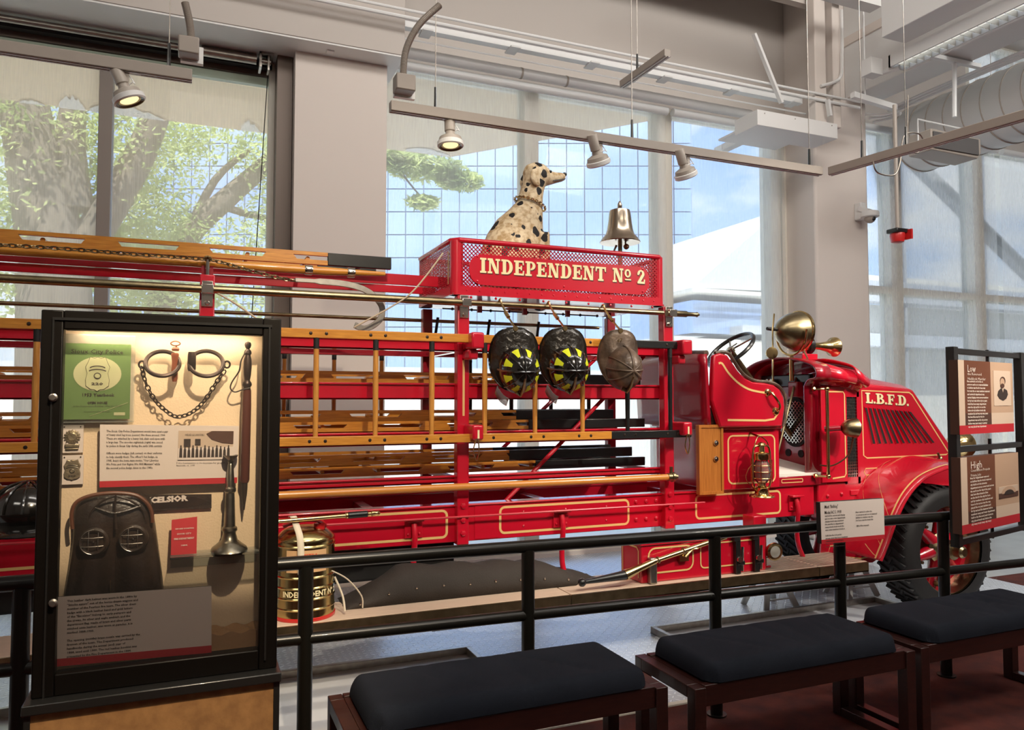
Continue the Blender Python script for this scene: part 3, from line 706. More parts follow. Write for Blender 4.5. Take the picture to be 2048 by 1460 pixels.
# security camera
c = at(1740, 432, 6.42)
t = thing('security_camera', 'white dome security camera on the right column', 'camera', at(1722, 425, 6.6))
p = at(1712, 425, 6.6); MB().box((p.x-.03, 6.50, p.z-.10), (p.x+.05, 6.6, p.z+.10)).build('wall_plate', M['wall_white'], t, bevel=.01)
MB().bar(p+Vector((0, -.06, .03)), c+Vector((0, 0, .05)), .10, .06).build('arm', M['wall_white'], t, bevel=.01)
MB().lathe([(.09, .05), (.10, .03), (.10, -.01), (.08, -.02)], c, (0,0,1), 20).build('housing', M['wall_white'], t)
MB().sphere(c-Vector((0,0,.02)), .065, 16).build('dome', M['lampgrey'], t)
MB().sphere(c-Vector((0,.045,.04)), .028, 10).build('eye', M['black'], t)
# small sensor on soffit
c = at(661, 94, 6.5); t = thing('wall_sensor', 'small white sensor clip on the soffit above the left column', 'sensor', c)
MB().box(c-Vector((.035, .03, .05)), c+Vector((.03, .03, .04))).build('sensor_body', M['wall_white'], t, bevel=.006)
for k in range(2): MB().lathe([(.010, 0), (.010, .006)], c+Vector((-.004, -.03, .012-.03*k)), (0,-1,0), 8).build('sensor_eye', M['black'], t)

# ================================================================== OUTSIDE
o = S(bx((-60, 7.2, -.4), (140, 130, -.15)).build('ground', M['plaza'], origin=(0,7.2,0)))
# canopy slab, its underside slopes slightly to the edge
e = at(900, 313, 9.0); e2 = at(0, 200, 9.0); zc_ = (e.z+e2.z)/2
t = thing('entrance_canopy', 'tan canopy soffit outside above the left and middle windows', 'canopy', (0, 7.3, zc_))
poly = [(-14, 7.25, 4.92), (5.25, 7.25, 4.92), (e.x, 9.0, zc_), (-14, 9.0, zc_)]
MB().prism(poly, (0, 0, .35)).build('soffit', M['canopy'], t, smooth=False)
random.seed(3)
for (px0, px1, hgt) in ((118, 172, 30), (180, 330, 22), (482, 520, 22), (812, 900, 9), (40, 90, 7)):
    n = 14; top = []; bot = []
    for i in range(n+1):
        px = px0+(px1-px0)*i/n; base = 200+(313-200)*px/900
        env = math.sin(math.pi*min(1, .12+i/n*.88))
        top.append(at(px, base-2-hgt*env*(.6+.4*random.random()), 8.93)); bot.append(at(px, base-1, 8.93))
    MB().prism([(p.x, 8.6+(zc_+.16-p.z)*0, p.z) for p in bot]+[(p.x, 8.6, p.z) for p in reversed(top)], (0, .012, 0)) if False else None
    # painted sunlit patches lie on the sloping soffit
    def on(p):
        s_ = (p-CAM); nrm = Vector((0, (4.92-zc_), 1.75)).normalized(); p0 = Vector((0, 9.0, zc_-.006)); k = nrm.dot(p0-CAM)/nrm.dot(s_); return CAM+s_*k
    MB().prism([on(p) for p in bot]+[on(p) for p in reversed(top)], (0, 0, -.008)).build('sunlit_patch', M['sun_patch'], t, smooth=False)

# reflective tower
t = thing('glass_tower', 'blue reflective glass office tower with a square window grid', 'building', FW*121+Vector((0,0,0)))
D = 120.0
fx = Vector((math.sin(YAW), math.cos(YAW), 0)); rx = Vector((math.cos(YAW), -math.sin(YAW), 0))
def TW(px, py, dd=0):
    k = D/F; return fx*(D+dd) + rx*(px-1024)*k + Vector((0, 0, CH+(799-py)*k))
core = MB(); P = [TW(150, 900, .6), TW(1390, 900, .6), TW(1390, -250, .6), TW(150, -250, .6)]
core.prism(P, fx*25).build('tower_frame', M['tower_frame'], t, smooth=False)
cw, rh = 36.2, 46.8; mesh = None; rest = MB()
def pane_mb(i, j):
    x1 = 1388-i*cw; y1 = 326-46.8*5+j*rh
    return MB().prism([TW(x1-cw+1.1, y1+rh-1.1, .6), TW(x1-1.1, y1+rh-1.1, .6), TW(x1-1.1, y1+1.1, .6), TW(x1-cw+1.1, y1+1.1, .6)], -fx*.45)
first = None
for i in range(34):
    for j in range(18):
        if i < 24 and 3 <= j < 15:
            if first is None:
                first = pane_mb(i, j).build('window_pane', M['tower_glass'], t, smooth=False); i0, j0 = i, j
            else:
                c = first.copy(); COL.objects.link(c); c.location = rx*(-(i-i0)*cw)*D/F + Vector((0,0,-(j-j0)*rh*D/F)); ORG[c.name] = ORG[first.name]
        else: rest.add(*[(pm.v, pm.f) for pm in (pane_mb(i, j),)][0])
rest.build('window_pane', M['tower_glass'], t, smooth=False, kind='stuff')

# concrete structures to the right
t = thing('concrete_building', 'cream concrete building with grey frame outside the right window', 'building', (14, 13, 0))
YB = 12.5
def rect(px0, py0, px1, py1, Y, dep, name, m):
    a, b = at(px0, py0, Y), at(px1, py1, Y)
    return MB().box((a.x, Y, b.z), (b.x, Y+dep, a.z)).build(name, m, t, smooth=False)
rect(1700, 606, 2300, 950, YB+.5, 3, 'wall', M['concrete'])
for px0, px1 in ((1803, 1823), (1968, 1986), (2130, 2155)): rect(px0, 300, px1, 940, YB, .4, 'frame_post', M['concrete2'])
for py0, py1 in ((664, 712), (598, 606)): rect(1690, py0, 2300, py1, YB-.05, .4, 'frame_beam', M['concrete2'])
rect(1700, 560, 2300, 598, YB+.4, 1, 'parapet', M['concrete'])
MB().bar(at(1745, 240, 8.2), at(2080, 572, 8.2), .16, .16).build('steel_brace', M['concrete2'], t)
t = thing('glass_roof_building', 'low pale building with a sloping white glass roof behind the searchlight', 'building', (14, 16, 0))
YB = 16
MB().prism([at(1385, 575, YB), at(1560, 420, YB), at(1620, 420, YB), at(1620, 585, YB)], (0, 5, 0)).build('sloped_roof', mat('white_roof_membrane', (.60, .63, .67), .6), t, smooth=False)
rect(1385, 575, 1640, 600, YB-.3, 4, 'roof_edge', M['concrete'])
rect(1385, 600, 1640, 676, YB, 3, 'upper_glazing', M['tower_glass'])
rect(1485, 650, 1700, 676, YB-.5, 3, 'grey_fascia', M['concrete2'])  # plain grey concrete band
rect(1385, 676, 1700, 930, YB-.4, 3, 'lower_wall', M['concrete'])
t = thing('far_terrace', 'low pale building beyond the plaza at street level', 'building', (3, 30, 0))
MB().box((-18, 30, -.2), (26, 36, 2.6)).build('wall', M['concrete'], t); MB().box((-18.2, 29.8, 2.6), (26.2, 36.2, 2.9)).build('cornice', M['concrete2'], t)

# trees
def tree(label, base, trunks, clusters, leafn, seed, lsz=.062):
    rd = random.Random(seed); t = thing('shade_tree', label, 'tree', base, 'trees outside the left windows')
    tr = MB()
    for pts, rs in trunks: tr.tube(catmull(pts, 4), [rs[0]+(rs[1]-rs[0])*i/(len(pts)*4-4) for i in range(len(pts)*4-3)], 10)
    tr.build('trunk', M['bark'], t)
    lv = MB(); vs = []; fs = []
    for c, r_, n in clusters:
        for _ in range(int(n*1.7)):
            while 1:
                q = Vector((rd.uniform(-1,1), rd.uniform(-1,1), rd.uniform(-1,1)))
                if q.length < 1: break
            p = Vector(c)+Vector((q.x*r_[0], q.y*r_[1], q.z*r_[2]))
            a = Vector((rd.gauss(0,1), rd.gauss(0,1), rd.gauss(0,.6))).normalized(); b = a.orthogonal().normalized()
            s_ = lsz*rd.uniform(.6, 1.3); o_ = len(vs)
            vs += [p-a*s_, p+b*s_*.42, p+a*s_, p-b*s_*.42]; fs.append((o_, o_+1, o_+2, o_+3))
    lv.v = vs; lv.f = fs; lv.build('foliage', M['leaf'], t, smooth=False, kind='stuff')
def A(px, py, Y): return at(px, py, Y)
Y1 = 13
tree('big tree with thick pale trunk and forking limbs outside the left window', (A(110, 900, Y1).x, Y1, 0),
     [([A(120, 960, Y1), A(115, 700, Y1), A(100, 480, Y1), A(70, 330, Y1), A(40, 150, Y1)], (.62, .30)),
      ([A(110, 620, Y1), A(180, 480, Y1), A(270, 330, Y1), A(320, 210, Y1), A(360, 90, Y1)], (.30, .16)),
      ([A(150, 420, Y1), A(140, 300, Y1), A(150, 190, Y1)], (.28, .16))],
     [(A(20, 300, Y1+1), (1.2, 1.5, 1.4), 1500), (A(30, 520, Y1+1), (1.3, 1.5, 1.2), 1300), (A(235, 300, Y1+.5), (.9, 1.2, .8), 1100), (A(250, 430, Y1+1), (1.0, 1.2, .7), 1200),
      (A(60, 200, Y1), (1.4, 1.4, .8), 900), (A(200, 560, Y1+1.5), (1.6, 1.4, .8), 1400), (A(330, 560, Y1+2), (1.4, 1.4, .6), 1200), (A(-120, 380, Y1), (1.6, 1.4, 2.2), 1600)], 0, 11)
Y2 = 15
tree('tree with long leaning branch and light leaves right of the big trunk', (A(330, 900, Y2).x, Y2, 0),
     [([A(300, 960, Y2), A(320, 620, Y2), A(370, 480, Y2), A(450, 400, Y2), A(540, 320, Y2), A(600, 240, Y2)], (.30, .12)),
      ([A(370, 480, Y2), A(430, 360, Y2), A(500, 300, Y2)], (.10, .04)), ([A(440, 410, Y2), A(500, 430, Y2), A(560, 440, Y2)], (.08, .04))],
     [(A(300, 440, Y2), (1.0, 1.0, .9), 900), (A(430, 270, Y2), (1.5, 1.0, .35), 700), (A(520, 330, Y2), (.6, 1.0, .4), 260), (A(540, 420, Y2), (.6, .9, .6), 300),
      (A(350, 260, Y2), (.7, .9, .5), 500), (A(440, 480, Y2), (1.6, 1.0, .4), 600), (A(370, 330, Y2), (.6, .8, .4), 220), (A(420, 600, Y2), (1.8, 1.2, .8), 1000)], 0, 12)
Y3 = 11.5
tree('leafy branch tips hanging below the canopy left of the dalmatian', (A(720, 700, Y3).x, Y3, 0),
     [([A(640, 1080, Y3), A(640, 960, Y3), A(650, 500, Y3), A(690, 330, Y3), A(800, 310, Y3), A(960, 375, Y3)], (.12, .015)), ([A(780, 315, Y3), A(830, 380, Y3), A(860, 408, Y3)], (.02, .008))],
     [(A(850, 335, Y3), (.75, .4, .22), 700), (A(920, 362, Y3), (.42, .3, .16), 420), (A(790, 315, Y3), (.35, .3, .2), 250), (A(845, 405, Y3), (.28, .2, .12), 190), (A(700, 330, Y3), (.5, .4, .4), 300)], 0, 13, .075)

# ================================================================== FIRE TRUCK
YS, YF = 4.42, 5.20
TR = thing('ladder_truck', 'antique bright red ladder truck with gold striping filling the gallery', 'fire truck', (2.6, 4.8, 0))
def strip(pts, w, nrm, name='pinstripe', m='gold', parent=None, closed=False, lift=.002, mb=None):
    """flat ribbon of width w following pts on a surface with normal nrm"""
    pts = [Vector(p) for p in pts]; nrm = Vector(nrm).normalized(); k = len(pts); vs = []
    for i, p in enumerate(pts):
        if closed: d = pts[(i+1) % k]-pts[i-1]
        else: d = pts[min(i+1, k-1)]-pts[max(i-1, 0)]
        s_ = d.cross(nrm).normalized()*w/2; vs += [p+s_+nrm*lift, p-s_+nrm*lift]
    fs = [(2*i, 2*i+1, (2*i+3) % (2*k), (2*i+2) % (2*k)) for i in range(k if closed else k-1)]
    b = mb or MB(); b.add(vs, fs)
    return b if mb is not None else b.build(name, M[m], parent, smooth=False)
def rrect(x0, z0, x1, z1, r, Y, n=4):
    pts = []
    for cx, cz, a0 in ((x1-r, z1-r, 0), (x0+r, z1-r, 90), (x0+r, z0+r, 180), (x1-r, z0+r, 270)):
        for i in range(n+1):
            a = R(a0+90*i/n); pts.append((cx+r*math.cos(a), Y, cz+r*math.sin(a)))
    return pts
NY = (0, -1, 0)
# frame beams
for yy, sg in ((4.45, 1), (5.12, 0)):
    fb = MB().box((-2.4, yy, .73), (4.35, yy+.06, .955)).box((-1.7, yy-.012, .945), (3.3, yy+.08, .96)).build('frame_beam', M['red'], TR, bevel=.006)
    if sg:
        for x0, x1 in ((-1.55, .02), (.14, 1.44), (1.79, 2.72), (3.27, 4.02)):
            strip(rrect(x0, .765, x1, .925, .03, yy), .015, NY, parent=fb, closed=True)
        mb = MB()
        for x in (2.78, 2.86, 2.94):
            for z in (.79, .91): mb.sphere((x, yy-.002, z), .016, 10, (1,.7,1))
        for x in (2.25, 2.55, 1.95): mb.sphere((x, yy, .80), .008, 8).sphere((x, yy, .89), .008, 8)
        mb.build('rivet', M['red'], fb)
MB().box((1.62, 4.446, .74), (1.78, 4.45, .95)).build('frame_patch', M['red'], TR)
for x in (-1.4, -.2, 1.0, 2.2, 3.3, 4.1): MB().box((x, 4.5, .78), (x+.07, 5.13, .92)).build('cross_member', M['red2'], TR, bevel=.005)
MB().tube([(-2.4, YS-.03, .925-.02), (3.3, YS-.03, .885)], .007, 6).build('long_rod', M['red'], TR)
# uprights
for i, x in enumerate((-1.43, .065, 1.528, 3.02)):
    top = 2.24 if i > 1 else 2.275
    p = MB().box((x-.038, YS-.02, .72), (x+.038, YS+.05, top)).build('upright', M['red'], TR, bevel=.006)
    mb = MB()
    for z in (.79, .87, .955): mb.lathe([(.018, 0), (.018, .010), (.008, .014)], (x, YS-.02, z), NY, 6)
    mb.build('bolt', M['red'], p)
    if i >= 2: strip([(x, YS-.02, 1.50), (x, YS-.02, 1.84)], .014, NY, parent=p)
    MB().box((x-.028, YS-.032, 2.10), (x+.028, YS-.02, 2.24)).lathe([(.012, 0), (.012, .012)], (x, YS-.032, 2.21), NY, 8).lathe([(.014, 0), (.014, .014)], (x, YS-.032, 2.12), NY, 6).box((x-.03, YS-.085, 2.165), (x+.03, YS-.02, 2.215)).build('pole_bracket', M['nickel'], p, label='nickel pole bracket with screws', bevel=.003)
    if i > 0:
        MB().box((x-.01, YS-.20, 1.90), (x+.07, YS-.02, 2.0)).box((x-.01, YS-.15, 1.84), (x+.05, YS-.02, 1.90)).build('ladder_clamp', M['red'], p, bevel=.012)
        MB().box((x-.0, YS-.19, 1.36), (x+.07, YS-.02, 1.45)).build('ladder_clamp', M['red'], p, bevel=.012)
        strip([(x+.035, YS-.19, 1.37), (x+.035, YS-.19, 1.42)], .012, NY, parent=p, m='cream')
        MB().tube(catmull([(x+.02, YS-.2, 1.37), (x+.0, YS-.2, 1.30), (x+.02, YS-.2, 1.24), (x+.035, YS-.2, 1.30), (x+.03, YS-.2, 1.37)], 5), .004, 5).build('pin_chain', M['brass'], p)
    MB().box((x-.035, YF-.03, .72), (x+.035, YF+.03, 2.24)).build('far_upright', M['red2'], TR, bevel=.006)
MB().tube([(.065, YS, 2.27), (.065, YS, 2.36)], .012, 8).build('clamp_screw', M['nickel'], TR)
MB().lathe([(.02, 0), (.024, .01), (.012, .02)], (.065, YS, 2.36), (0,0,1), 10).build('clamp_knob', M['brass'], TR)
# shelves
for z0, z1 in ((1.897, 1.967), (1.60, 1.70), (1.326, 1.405), (1.087, 1.135)):
    MB().box((-2.4, YS+.05, z0), (3.05, YS+.075, z1)).box((-1.7, YS+.05, z0), (3.05, YS+.12, z0+.012)).box((-1.7, YS+.035, z1-.012), (3.05, YS+.05, z1)).build('shelf_rail', M['red'], TR, bevel=.003)
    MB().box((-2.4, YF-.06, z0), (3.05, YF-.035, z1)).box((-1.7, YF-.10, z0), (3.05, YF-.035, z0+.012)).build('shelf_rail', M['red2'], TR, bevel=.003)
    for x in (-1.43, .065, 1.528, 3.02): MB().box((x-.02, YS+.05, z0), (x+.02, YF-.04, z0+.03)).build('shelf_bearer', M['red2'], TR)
# diagonal braces
for (p0, p1, y) in (((1300, 700), (940, 1076), YS+.13), ((1210, 700), (965, 935), YF-.08)):
    MB().tube([at(*p0, y), at(*p1, y)], .014, 8).build('diagonal_rod', M['red'], TR)
# top red beams
for y in (4.72, 5.08): MB().box((-2.4, y, 2.33), (1.55, y+.04, 2.40)).build('top_beam', M['red'], TR, bevel=.004)
for x in (-1.43, .065): MB().box((x-.03, YS+.03, 2.25), (x+.03, YF, 2.33)).build('top_bearer', M['red2'], TR)
# basket
BX0, BX1, BZ0, BZ1 = 1.463, 3.0, 2.245, 2.585
bk = MB().box((BX0, YS, BZ0), (BX1, YF-.02, BZ0+.012)).build('basket_floor', M['red2'], TR)
def lattice(o, ux, uz, W, H, pitch, t_, off):
    mb = MB(); o = Vector(o); ux = Vector(ux); uz = Vector(uz); n = int((W+H)/pitch)+1
    for k in range(n):
        c = k*pitch
        for sgn in (1, -1):
            # line x - z = c-H  or mirrored
            x0 = max(0, c-H); z0 = x0-(c-H) if sgn == 1 else 0
            pts = []
            if sgn == 1:
                a, b = (max(0, c-H), max(0, H-c)), (min(W, c), H-max(0, c-W))
                if c-H >= 0: a = (c-H, 0)
                else: a = (0, H-c)
                b = (c, H) if c <= W else (W, H-(c-W))
            else:
                a = (c-H, H) if c-H >= 0 else (0, c)
                b = (c, 0) if c <= W else (W, c-W)
            if abs(a[0]-b[0]) < 1e-4: continue
            P = o+ux*a[0]+uz*a[1]; Q = o+ux*b[0]+uz*b[1]
            mb.bar(P, Q, t_, .003, ux.cross(uz))
    return mb
lat = 'perforated_side'
for (o_, ux, W) in (((BX0+.05, YS, BZ0+.05), (1,0,0), BX1-BX0-.08), ((BX0+.05, YF-.03, BZ0+.05), (1,0,0), BX1-BX0-.08), ((BX0, YS+.05, BZ0+.05), (0,1,0), YF-YS-.10), ((BX1, YS+.05, BZ0+.05), (0,1,0), YF-YS-.10)):
    lattice(o_, ux, (0,0,1), W, BZ1-BZ0-.07, .026, .0058, 0).build(lat, M['red'], TR, smooth=False, kind='stuff', label='perforated red basket side')
fr = MB()
ring = [(BX0+.04, YS), (BX1-.04, YS), (BX1, YS+.04), (BX1, YF-.06), (BX1-.04, YF-.02), (BX0+.04, YF-.02), (BX0, YF-.06), (BX0, YS+.04)]
MB().tube([(x, y, BZ1) for x, y in ring], .017, 10, closed=True).build('basket_top_rail', M['red'], TR)
fr.box((BX0+.03, YS-.006, BZ0), (BX1-.02, YS+.004, BZ0+.055)).box((BX0+.03, YF-.03, BZ0), (BX1-.02, YF-.02, BZ0+.055)).box((BX0-.005, YS+.03, BZ0), (BX0+.005, YF-.04, BZ0+.055)).box((BX1-.005, YS+.03, BZ0), (BX1+.005, YF-.04, BZ0+.055))
for cx, cy in ((BX0+.035, YS+.035), (BX1-.035, YS+.035), (BX0+.035, YF-.055), (BX1-.035, YF-.055)):
    fr.lathe([(.042, 0), (.042, BZ1-BZ0)], (cx, cy, BZ0), (0,0,1), 20)
fo = fr.build('basket_frame', M['red'], TR)
for k in range(17): MB().sphere((BX0+.09+k*.085, YS-.006, BZ0+.03), .006, 6).build('rivet', M['red'], fo)
for k in range(9): MB().sphere((BX0+.12+k*.165, YS-.0, BZ0-.012), .009, 6).build('rivet', M['red'], fo)
strip([(BX0-.008, YS+.06, BZ0+.07), (BX0-.008, YS+.06, BZ1-.06)], .018, (-1,0,0), parent=fo)
pl = MB().prism(rrect(1.567, 2.312, 2.874, 2.506, .085, YS-.012, 8), (0, .008, 0)).build('name_plate', M['red'], TR, smooth=False)
mb = MB()
for x in (1.62, 2.22, 2.82):
    for z in (2.335, 2.49): mb.sphere((x, YS-.013, z), .007, 8)
mb.build('rivet', M['red'], pl)
slab_text('letter', 'INDEPENDENT No 2', .094, (1.636, YS-.0125, 2.388), M['cream'], pl, (1,0,0), (0,0,1), width=1.20, shade=M['letter_shade'])
# rods under the basket
mb = MB().tube([(1.55, 4.9, 2.215), (2.75, 4.9, 2.215)], .005, 6)
for k in range(9): mb.sphere((1.62+k*.14, 4.9, 2.215), .011, 6)
mb.build('hanging_rod', M['black'], TR)
for k in range(4): MB().box((1.75+k*.33, 4.75, 2.18), (1.78+k*.33, 4.77, BZ0)).build('floor_strap', M['red2'], TR)
# poles along the sides
MB().tube([(-2.4, YS-.06, 2.19), (1.50, YS-.06, 2.19)], .022, 14).tube([(1.50, YS-.06, 2.19), (2.95, YS-.06, 2.19)], .017, 14).lathe([(.022, 0), (.022, .16), (.016, .17), (.014, .24), (.018, .25), (.006, .27)], (2.98, YS-.06, 2.19), (1,0,0), 14).build('brass_side_pole', M['brass_old'], TR, label='long brass pole along the near side')
MB().tube([(-2.4, YF+.05, 2.165), (2.95, YF+.05, 2.165)], .013, 10).build('far_side_pole', M['brass_old'], TR)
for x in (1.62, 2.02, 2.42): MB().tube([(x, YF+.03, 2.19), (x-.02, YF+.03, 2.05)], .011, 6).build('pole_hook', M['black'], TR)
# bell with stand
c = at(1240, 486, 4.8)
b = MB().lathe([(.148, 0), (.150, .006), (.135, .03), (.108, .06), (.095, .10), (.086, .16), (.080, .215), (.074, .24), (.05, .250), (.012, .252), (.012, .258), (.018, .268), (.016, .29), (.006, .31)], c, (0,0,1), 36).build('bell', M['bronze_bell'], TR, label='polished bronze bell on the basket end')
MB().tube([c+Vector((0,0,.03)), c+Vector((.0,0,-.25))], .016, 8).tube([c+Vector((-.03,0,-.02)), c+Vector((-.05,0,-.06)), c+Vector((-.02, 0, -.10))], .008, 6).build('bell_stand', M['brass_old'], b)
MB().sphere(c+Vector((.035,-.03,-.03)), .022, 10).tube([c+Vector((.035,-.03,-.03)), c+Vector((.02,-.01,.08))], .006, 6).build('clapper', M['brass_old'], b)

# running boards
for x0, x1, m_ in ((-2.4, 2.096, 'board'), (2.104, 4.026, 'board'), (4.034, 4.49, 'board')):
    rb = MB().box((x0, 4.10, .395), (x1, 4.46, .44)).build('running_board', M[m_], TR, bevel=.003)
    MB().box((x0, 4.085, .37), (x1, 4.10, .437)).box((x0, 4.085, .37), (x1, 4.2, .378)).build('edge_angle', M['brass_old'], rb, label='dull metal edge strip')
    if x0 > 2.05:
        mb = MB()
        for k in range(10): mb.box((max(x0, 3.4)+.01, 4.12+k*.033, .44), (x1-.01, 4.128+k*.033, .443))
        mb.build('board_groove', M['wood'] if False else M['steel'], rb)
for x in (1.25, 2.75, -.3): MB().box((x, 4.12, .31), (x+.30, 4.2, .395)).build('board_bracket', M['black'], TR, bevel=.004)
for px, ty in ((827, 1060), (1122, 1045), (1590, 1010)):
    a = at(px, ty, YS+.02); a.y = YS
    MB().box((a.x-.055, 4.438, .775), (a.x+.055, 4.45, .89)).box((a.x-.055, 4.40, .875), (a.x+.055, 4.45, .89)).sphere((a.x-.035, 4.438, .80), .01, 8).sphere((a.x+.035, 4.438, .80), .01, 8).build('hanger_plate', M['red'], TR, bevel=.003)
    MB().tube(catmull([(a.x, 4.43, .86), (a.x, 4.41, .78), (a.x-.005, 4.42, .62), (a.x, 4.41, .52), (a.x+.03, 4.40, .44)], 5), .018, 10).build('board_hanger', M['red'], TR)
MB().box((-1.6, 4.62, .50), (1.55, 5.05, .72)).build('under_tank', M['matt_black'], TR, bevel=.02)
# tool box on the board
tb = MB().box((2.63, 4.15, .44), (3.62, 4.40, .70)).build('tool_box', M['red'], TR, bevel=.008)
mb = MB().box((2.62, 4.14, .675), (3.63, 4.41, .705)).build('box_lid', M['red'], tb, bevel=.005)
mb = MB(); strip(rrect(2.68, .50, 3.02, .655, .05, 4.148), .011, NY, mb=mb, closed=True); strip(rrect(3.08, .50, 3.56, .655, .03, 4.148), .009, NY, mb=mb, closed=True)
strip([(2.628, y, z) for y, z in ((4.18, .47), (4.18, .64), (4.2, .66), (4.35, .66), (4.37, .64), (4.37, .47))], .010, (-1,0,0), mb=mb)
mb.build('pinstripe', M['gold'], tb, smooth=False)
a = at(1365, 1112, 4.14); MB().box((a.x-.035, 4.12, a.z-.03), (a.x+.035, 4.15, a.z+.03)).tube([(a.x, 4.11, a.z), (a.x+.05, 4.10, a.z+.05), (a.x+.09, 4.10, a.z+.05)], .007, 6).build('latch', M['brass'], tb)
# wheels
def wheel(x, y, near):
    r, wd = .465, .30; s_ = 1 if near else -1; c = Vector((x, y, .465))
    ty = MB().lathe([(.335, 0), (.40, 0), (.44, .01), (r, .04), (r, wd-.04), (.44, wd-.01), (.40, wd), (.335, wd)], c, (0,1,0), 56)
    ty = ty.build('tyre', M['tyre'], TR)
    mb = MB()
    for k in range(44):
        a = 2*math.pi*k/44
        d = Vector((math.cos(a), 0, math.sin(a))); e = Vector((-math.sin(a), 0, math.cos(a)))
        for q0, q1, sk in ((.03, .13, .03), (.13, .17, -.03), (.17, .27, .03)):
            mb.bar(c+d*(r+.002)+Vector((0, q0, 0))+e*sk, c+d*(r+.002)+Vector((0, q1, 0))-e*sk, .020, .02, d)
    mb.build('tread_block', M['tyre'], ty, kind='stuff')
    rim = MB()
    n = 48
    rim.lathe([(.340, .015), (.340, wd-.015), (.325, wd-.015), (.325, .015), (.340, .015)], c, (0,1,0), n).build('rim', M['brass_old'] if near else M['red2'], TR)
    yb = y+.12 if near else y+.18
    mb = MB().lathe([(.325, 0), (.325, .05), (.285, .05), (.285, 0), (.325, 0)], (x, yb, .465), (0,1,0), n); mb.build('felloe', M['red'], TR)
    for k in range(6):
        a = 2*math.pi*(k+.3)/6; d = Vector((math.cos(a), 0, math.sin(a)))
        MB().tube([Vector((x, yb, .465))+d*.07, Vector((x, yb+.02, .465))+d*.20, Vector((x, yb+.03, .465))+d*.30], [.055, .038, .048], 10).build('spoke', M['red'], TR)
        if near: MB().lathe([(.024, 0), (.024, .02), (.012, .035), (.012, .055)], Vector((x, yb-.02, .465))+d*.265, NY, 8).build('lug_nut', M['brass_old'], TR)
    h = MB().lathe([(.115, -.10), (.115, .02), (.085, .05), (.070, .10), (.070, .14), (.045, .15), (.045, .21), (.03, .225)], (x, yb, .465), NY if near else (0,1,0), 24)
    h.build('hub', M['brass_old'], TR, label='aged brass hub cap')
wheel(5.30, 4.05, True); wheel(5.30, 5.15, False); wheel(-1.85, 4.08, True); wheel(-1.85, 5.1, False)
MB().tube([(5.3, 4.3, .465), (5.3, 5.2, .465)], .05, 10).build('front_axle', M['red2'], TR)
MB().tube([(-1.85, 4.3, .465), (-1.85, 5.2, .465)], .07, 10).build('rear_axle', M['red2'], TR)
MB().box((4.35, 4.55, .70), (6.1, 4.62, .86)).box((4.35, 5.0, .70), (6.1, 5.07, .86)).box((5.1, 4.55, .5), (5.5, 4.62, .7)).box((5.1, 5.0, .5), (5.5, 5.07, .7)).build('front_frame', M['red'], TR, bevel=.005)
# fender over the front wheel
prof = [at(p, q, 4.05) for p, q in ((1762, 1122), (1778, 1082), (1796, 1032), (1818, 990), (1846, 960), (1876, 944), (1908, 934), (1938, 935))]
prof = catmull([Vector((p.x, 0, p.z)) for p in prof], 4)
def fend(u, v):
    i = min(int(u*(len(prof)-1)), len(prof)-2); f = u*(len(prof)-1)-i; p = prof[i].lerp(prof[i+1], f)
    rise = .055*math.sin(v*math.pi/2)*(1-.75*max(0, 1-u*3))
    return Vector((p.x-.03*v*(1-u), 4.05+v*.42, p.z+rise))
fd = MB().grid(fend, 36, 10).build('front_fender', M['red'], TR, solid=.008)
mb = MB().tube([fend(i/36, 0)+Vector((0,0,0)) for i in range(37)], .010, 8).build('fender_bead', M['red'], fd)
mb = MB()
for v0, a0, a1 in ((.10, 0, .85), ):
    pts = [fend(a0+(a1-a0)*i/30, v0) for i in range(31)]
    vs = []
    for i, p in enumerate(pts):
        q = fend(a0+(a1-a0)*i/30, v0+.03); vs += [p+Vector((0,-.001,.008)), q+Vector((0,-.001,.008))]
    mb.add(vs, [(2*i, 2*i+1, 2*i+3, 2*i+2) for i in range(30)])
for u0, v0, u1, v1 in ((.02, .12, .30, .95), (.10, .12, .50, .95), (.25, .12, .7, .95)):
    vs = []
    for i in range(21):
        t_ = i/20; u = u0+(u1-u0)*t_; v = v0+(v1-v0)*math.sin(t_*math.pi/2)
        vs += [fend(u, v)+Vector((0,0,.008)), fend(min(1, u+.008), min(1, v+.012))+Vector((0,0,.008))]
    mb.add(vs, [(2*i, 2*i+1, 2*i+3, 2*i+2) for i in range(20)])
mb.build('pinstripe', M['gold'], fd, smooth=False)
# fender tail apron between board and frame
ap = [at(1645, 1046, 4.46), at(1700, 1035, 4.46), at(1800, 985, 4.46), at(1850, 960, 4.46), at(1795, 1040, 4.46), at(1765, 1112, 4.46), at(1745, 1125, 4.46), at(1640, 1128, 4.46)]
ao = MB().prism(ap, (0, .012, 0)).build('splash_apron', M['red'], TR)
q = [at(1655, 1110, 4.46), at(1660, 1092, 4.46), at(1748, 1086, 4.46), at(1752, 1096, 4.46), at(1738, 1113, 4.46), at(1722, 1117, 4.46)]
strip(q, .01, NY, parent=ao, closed=True)
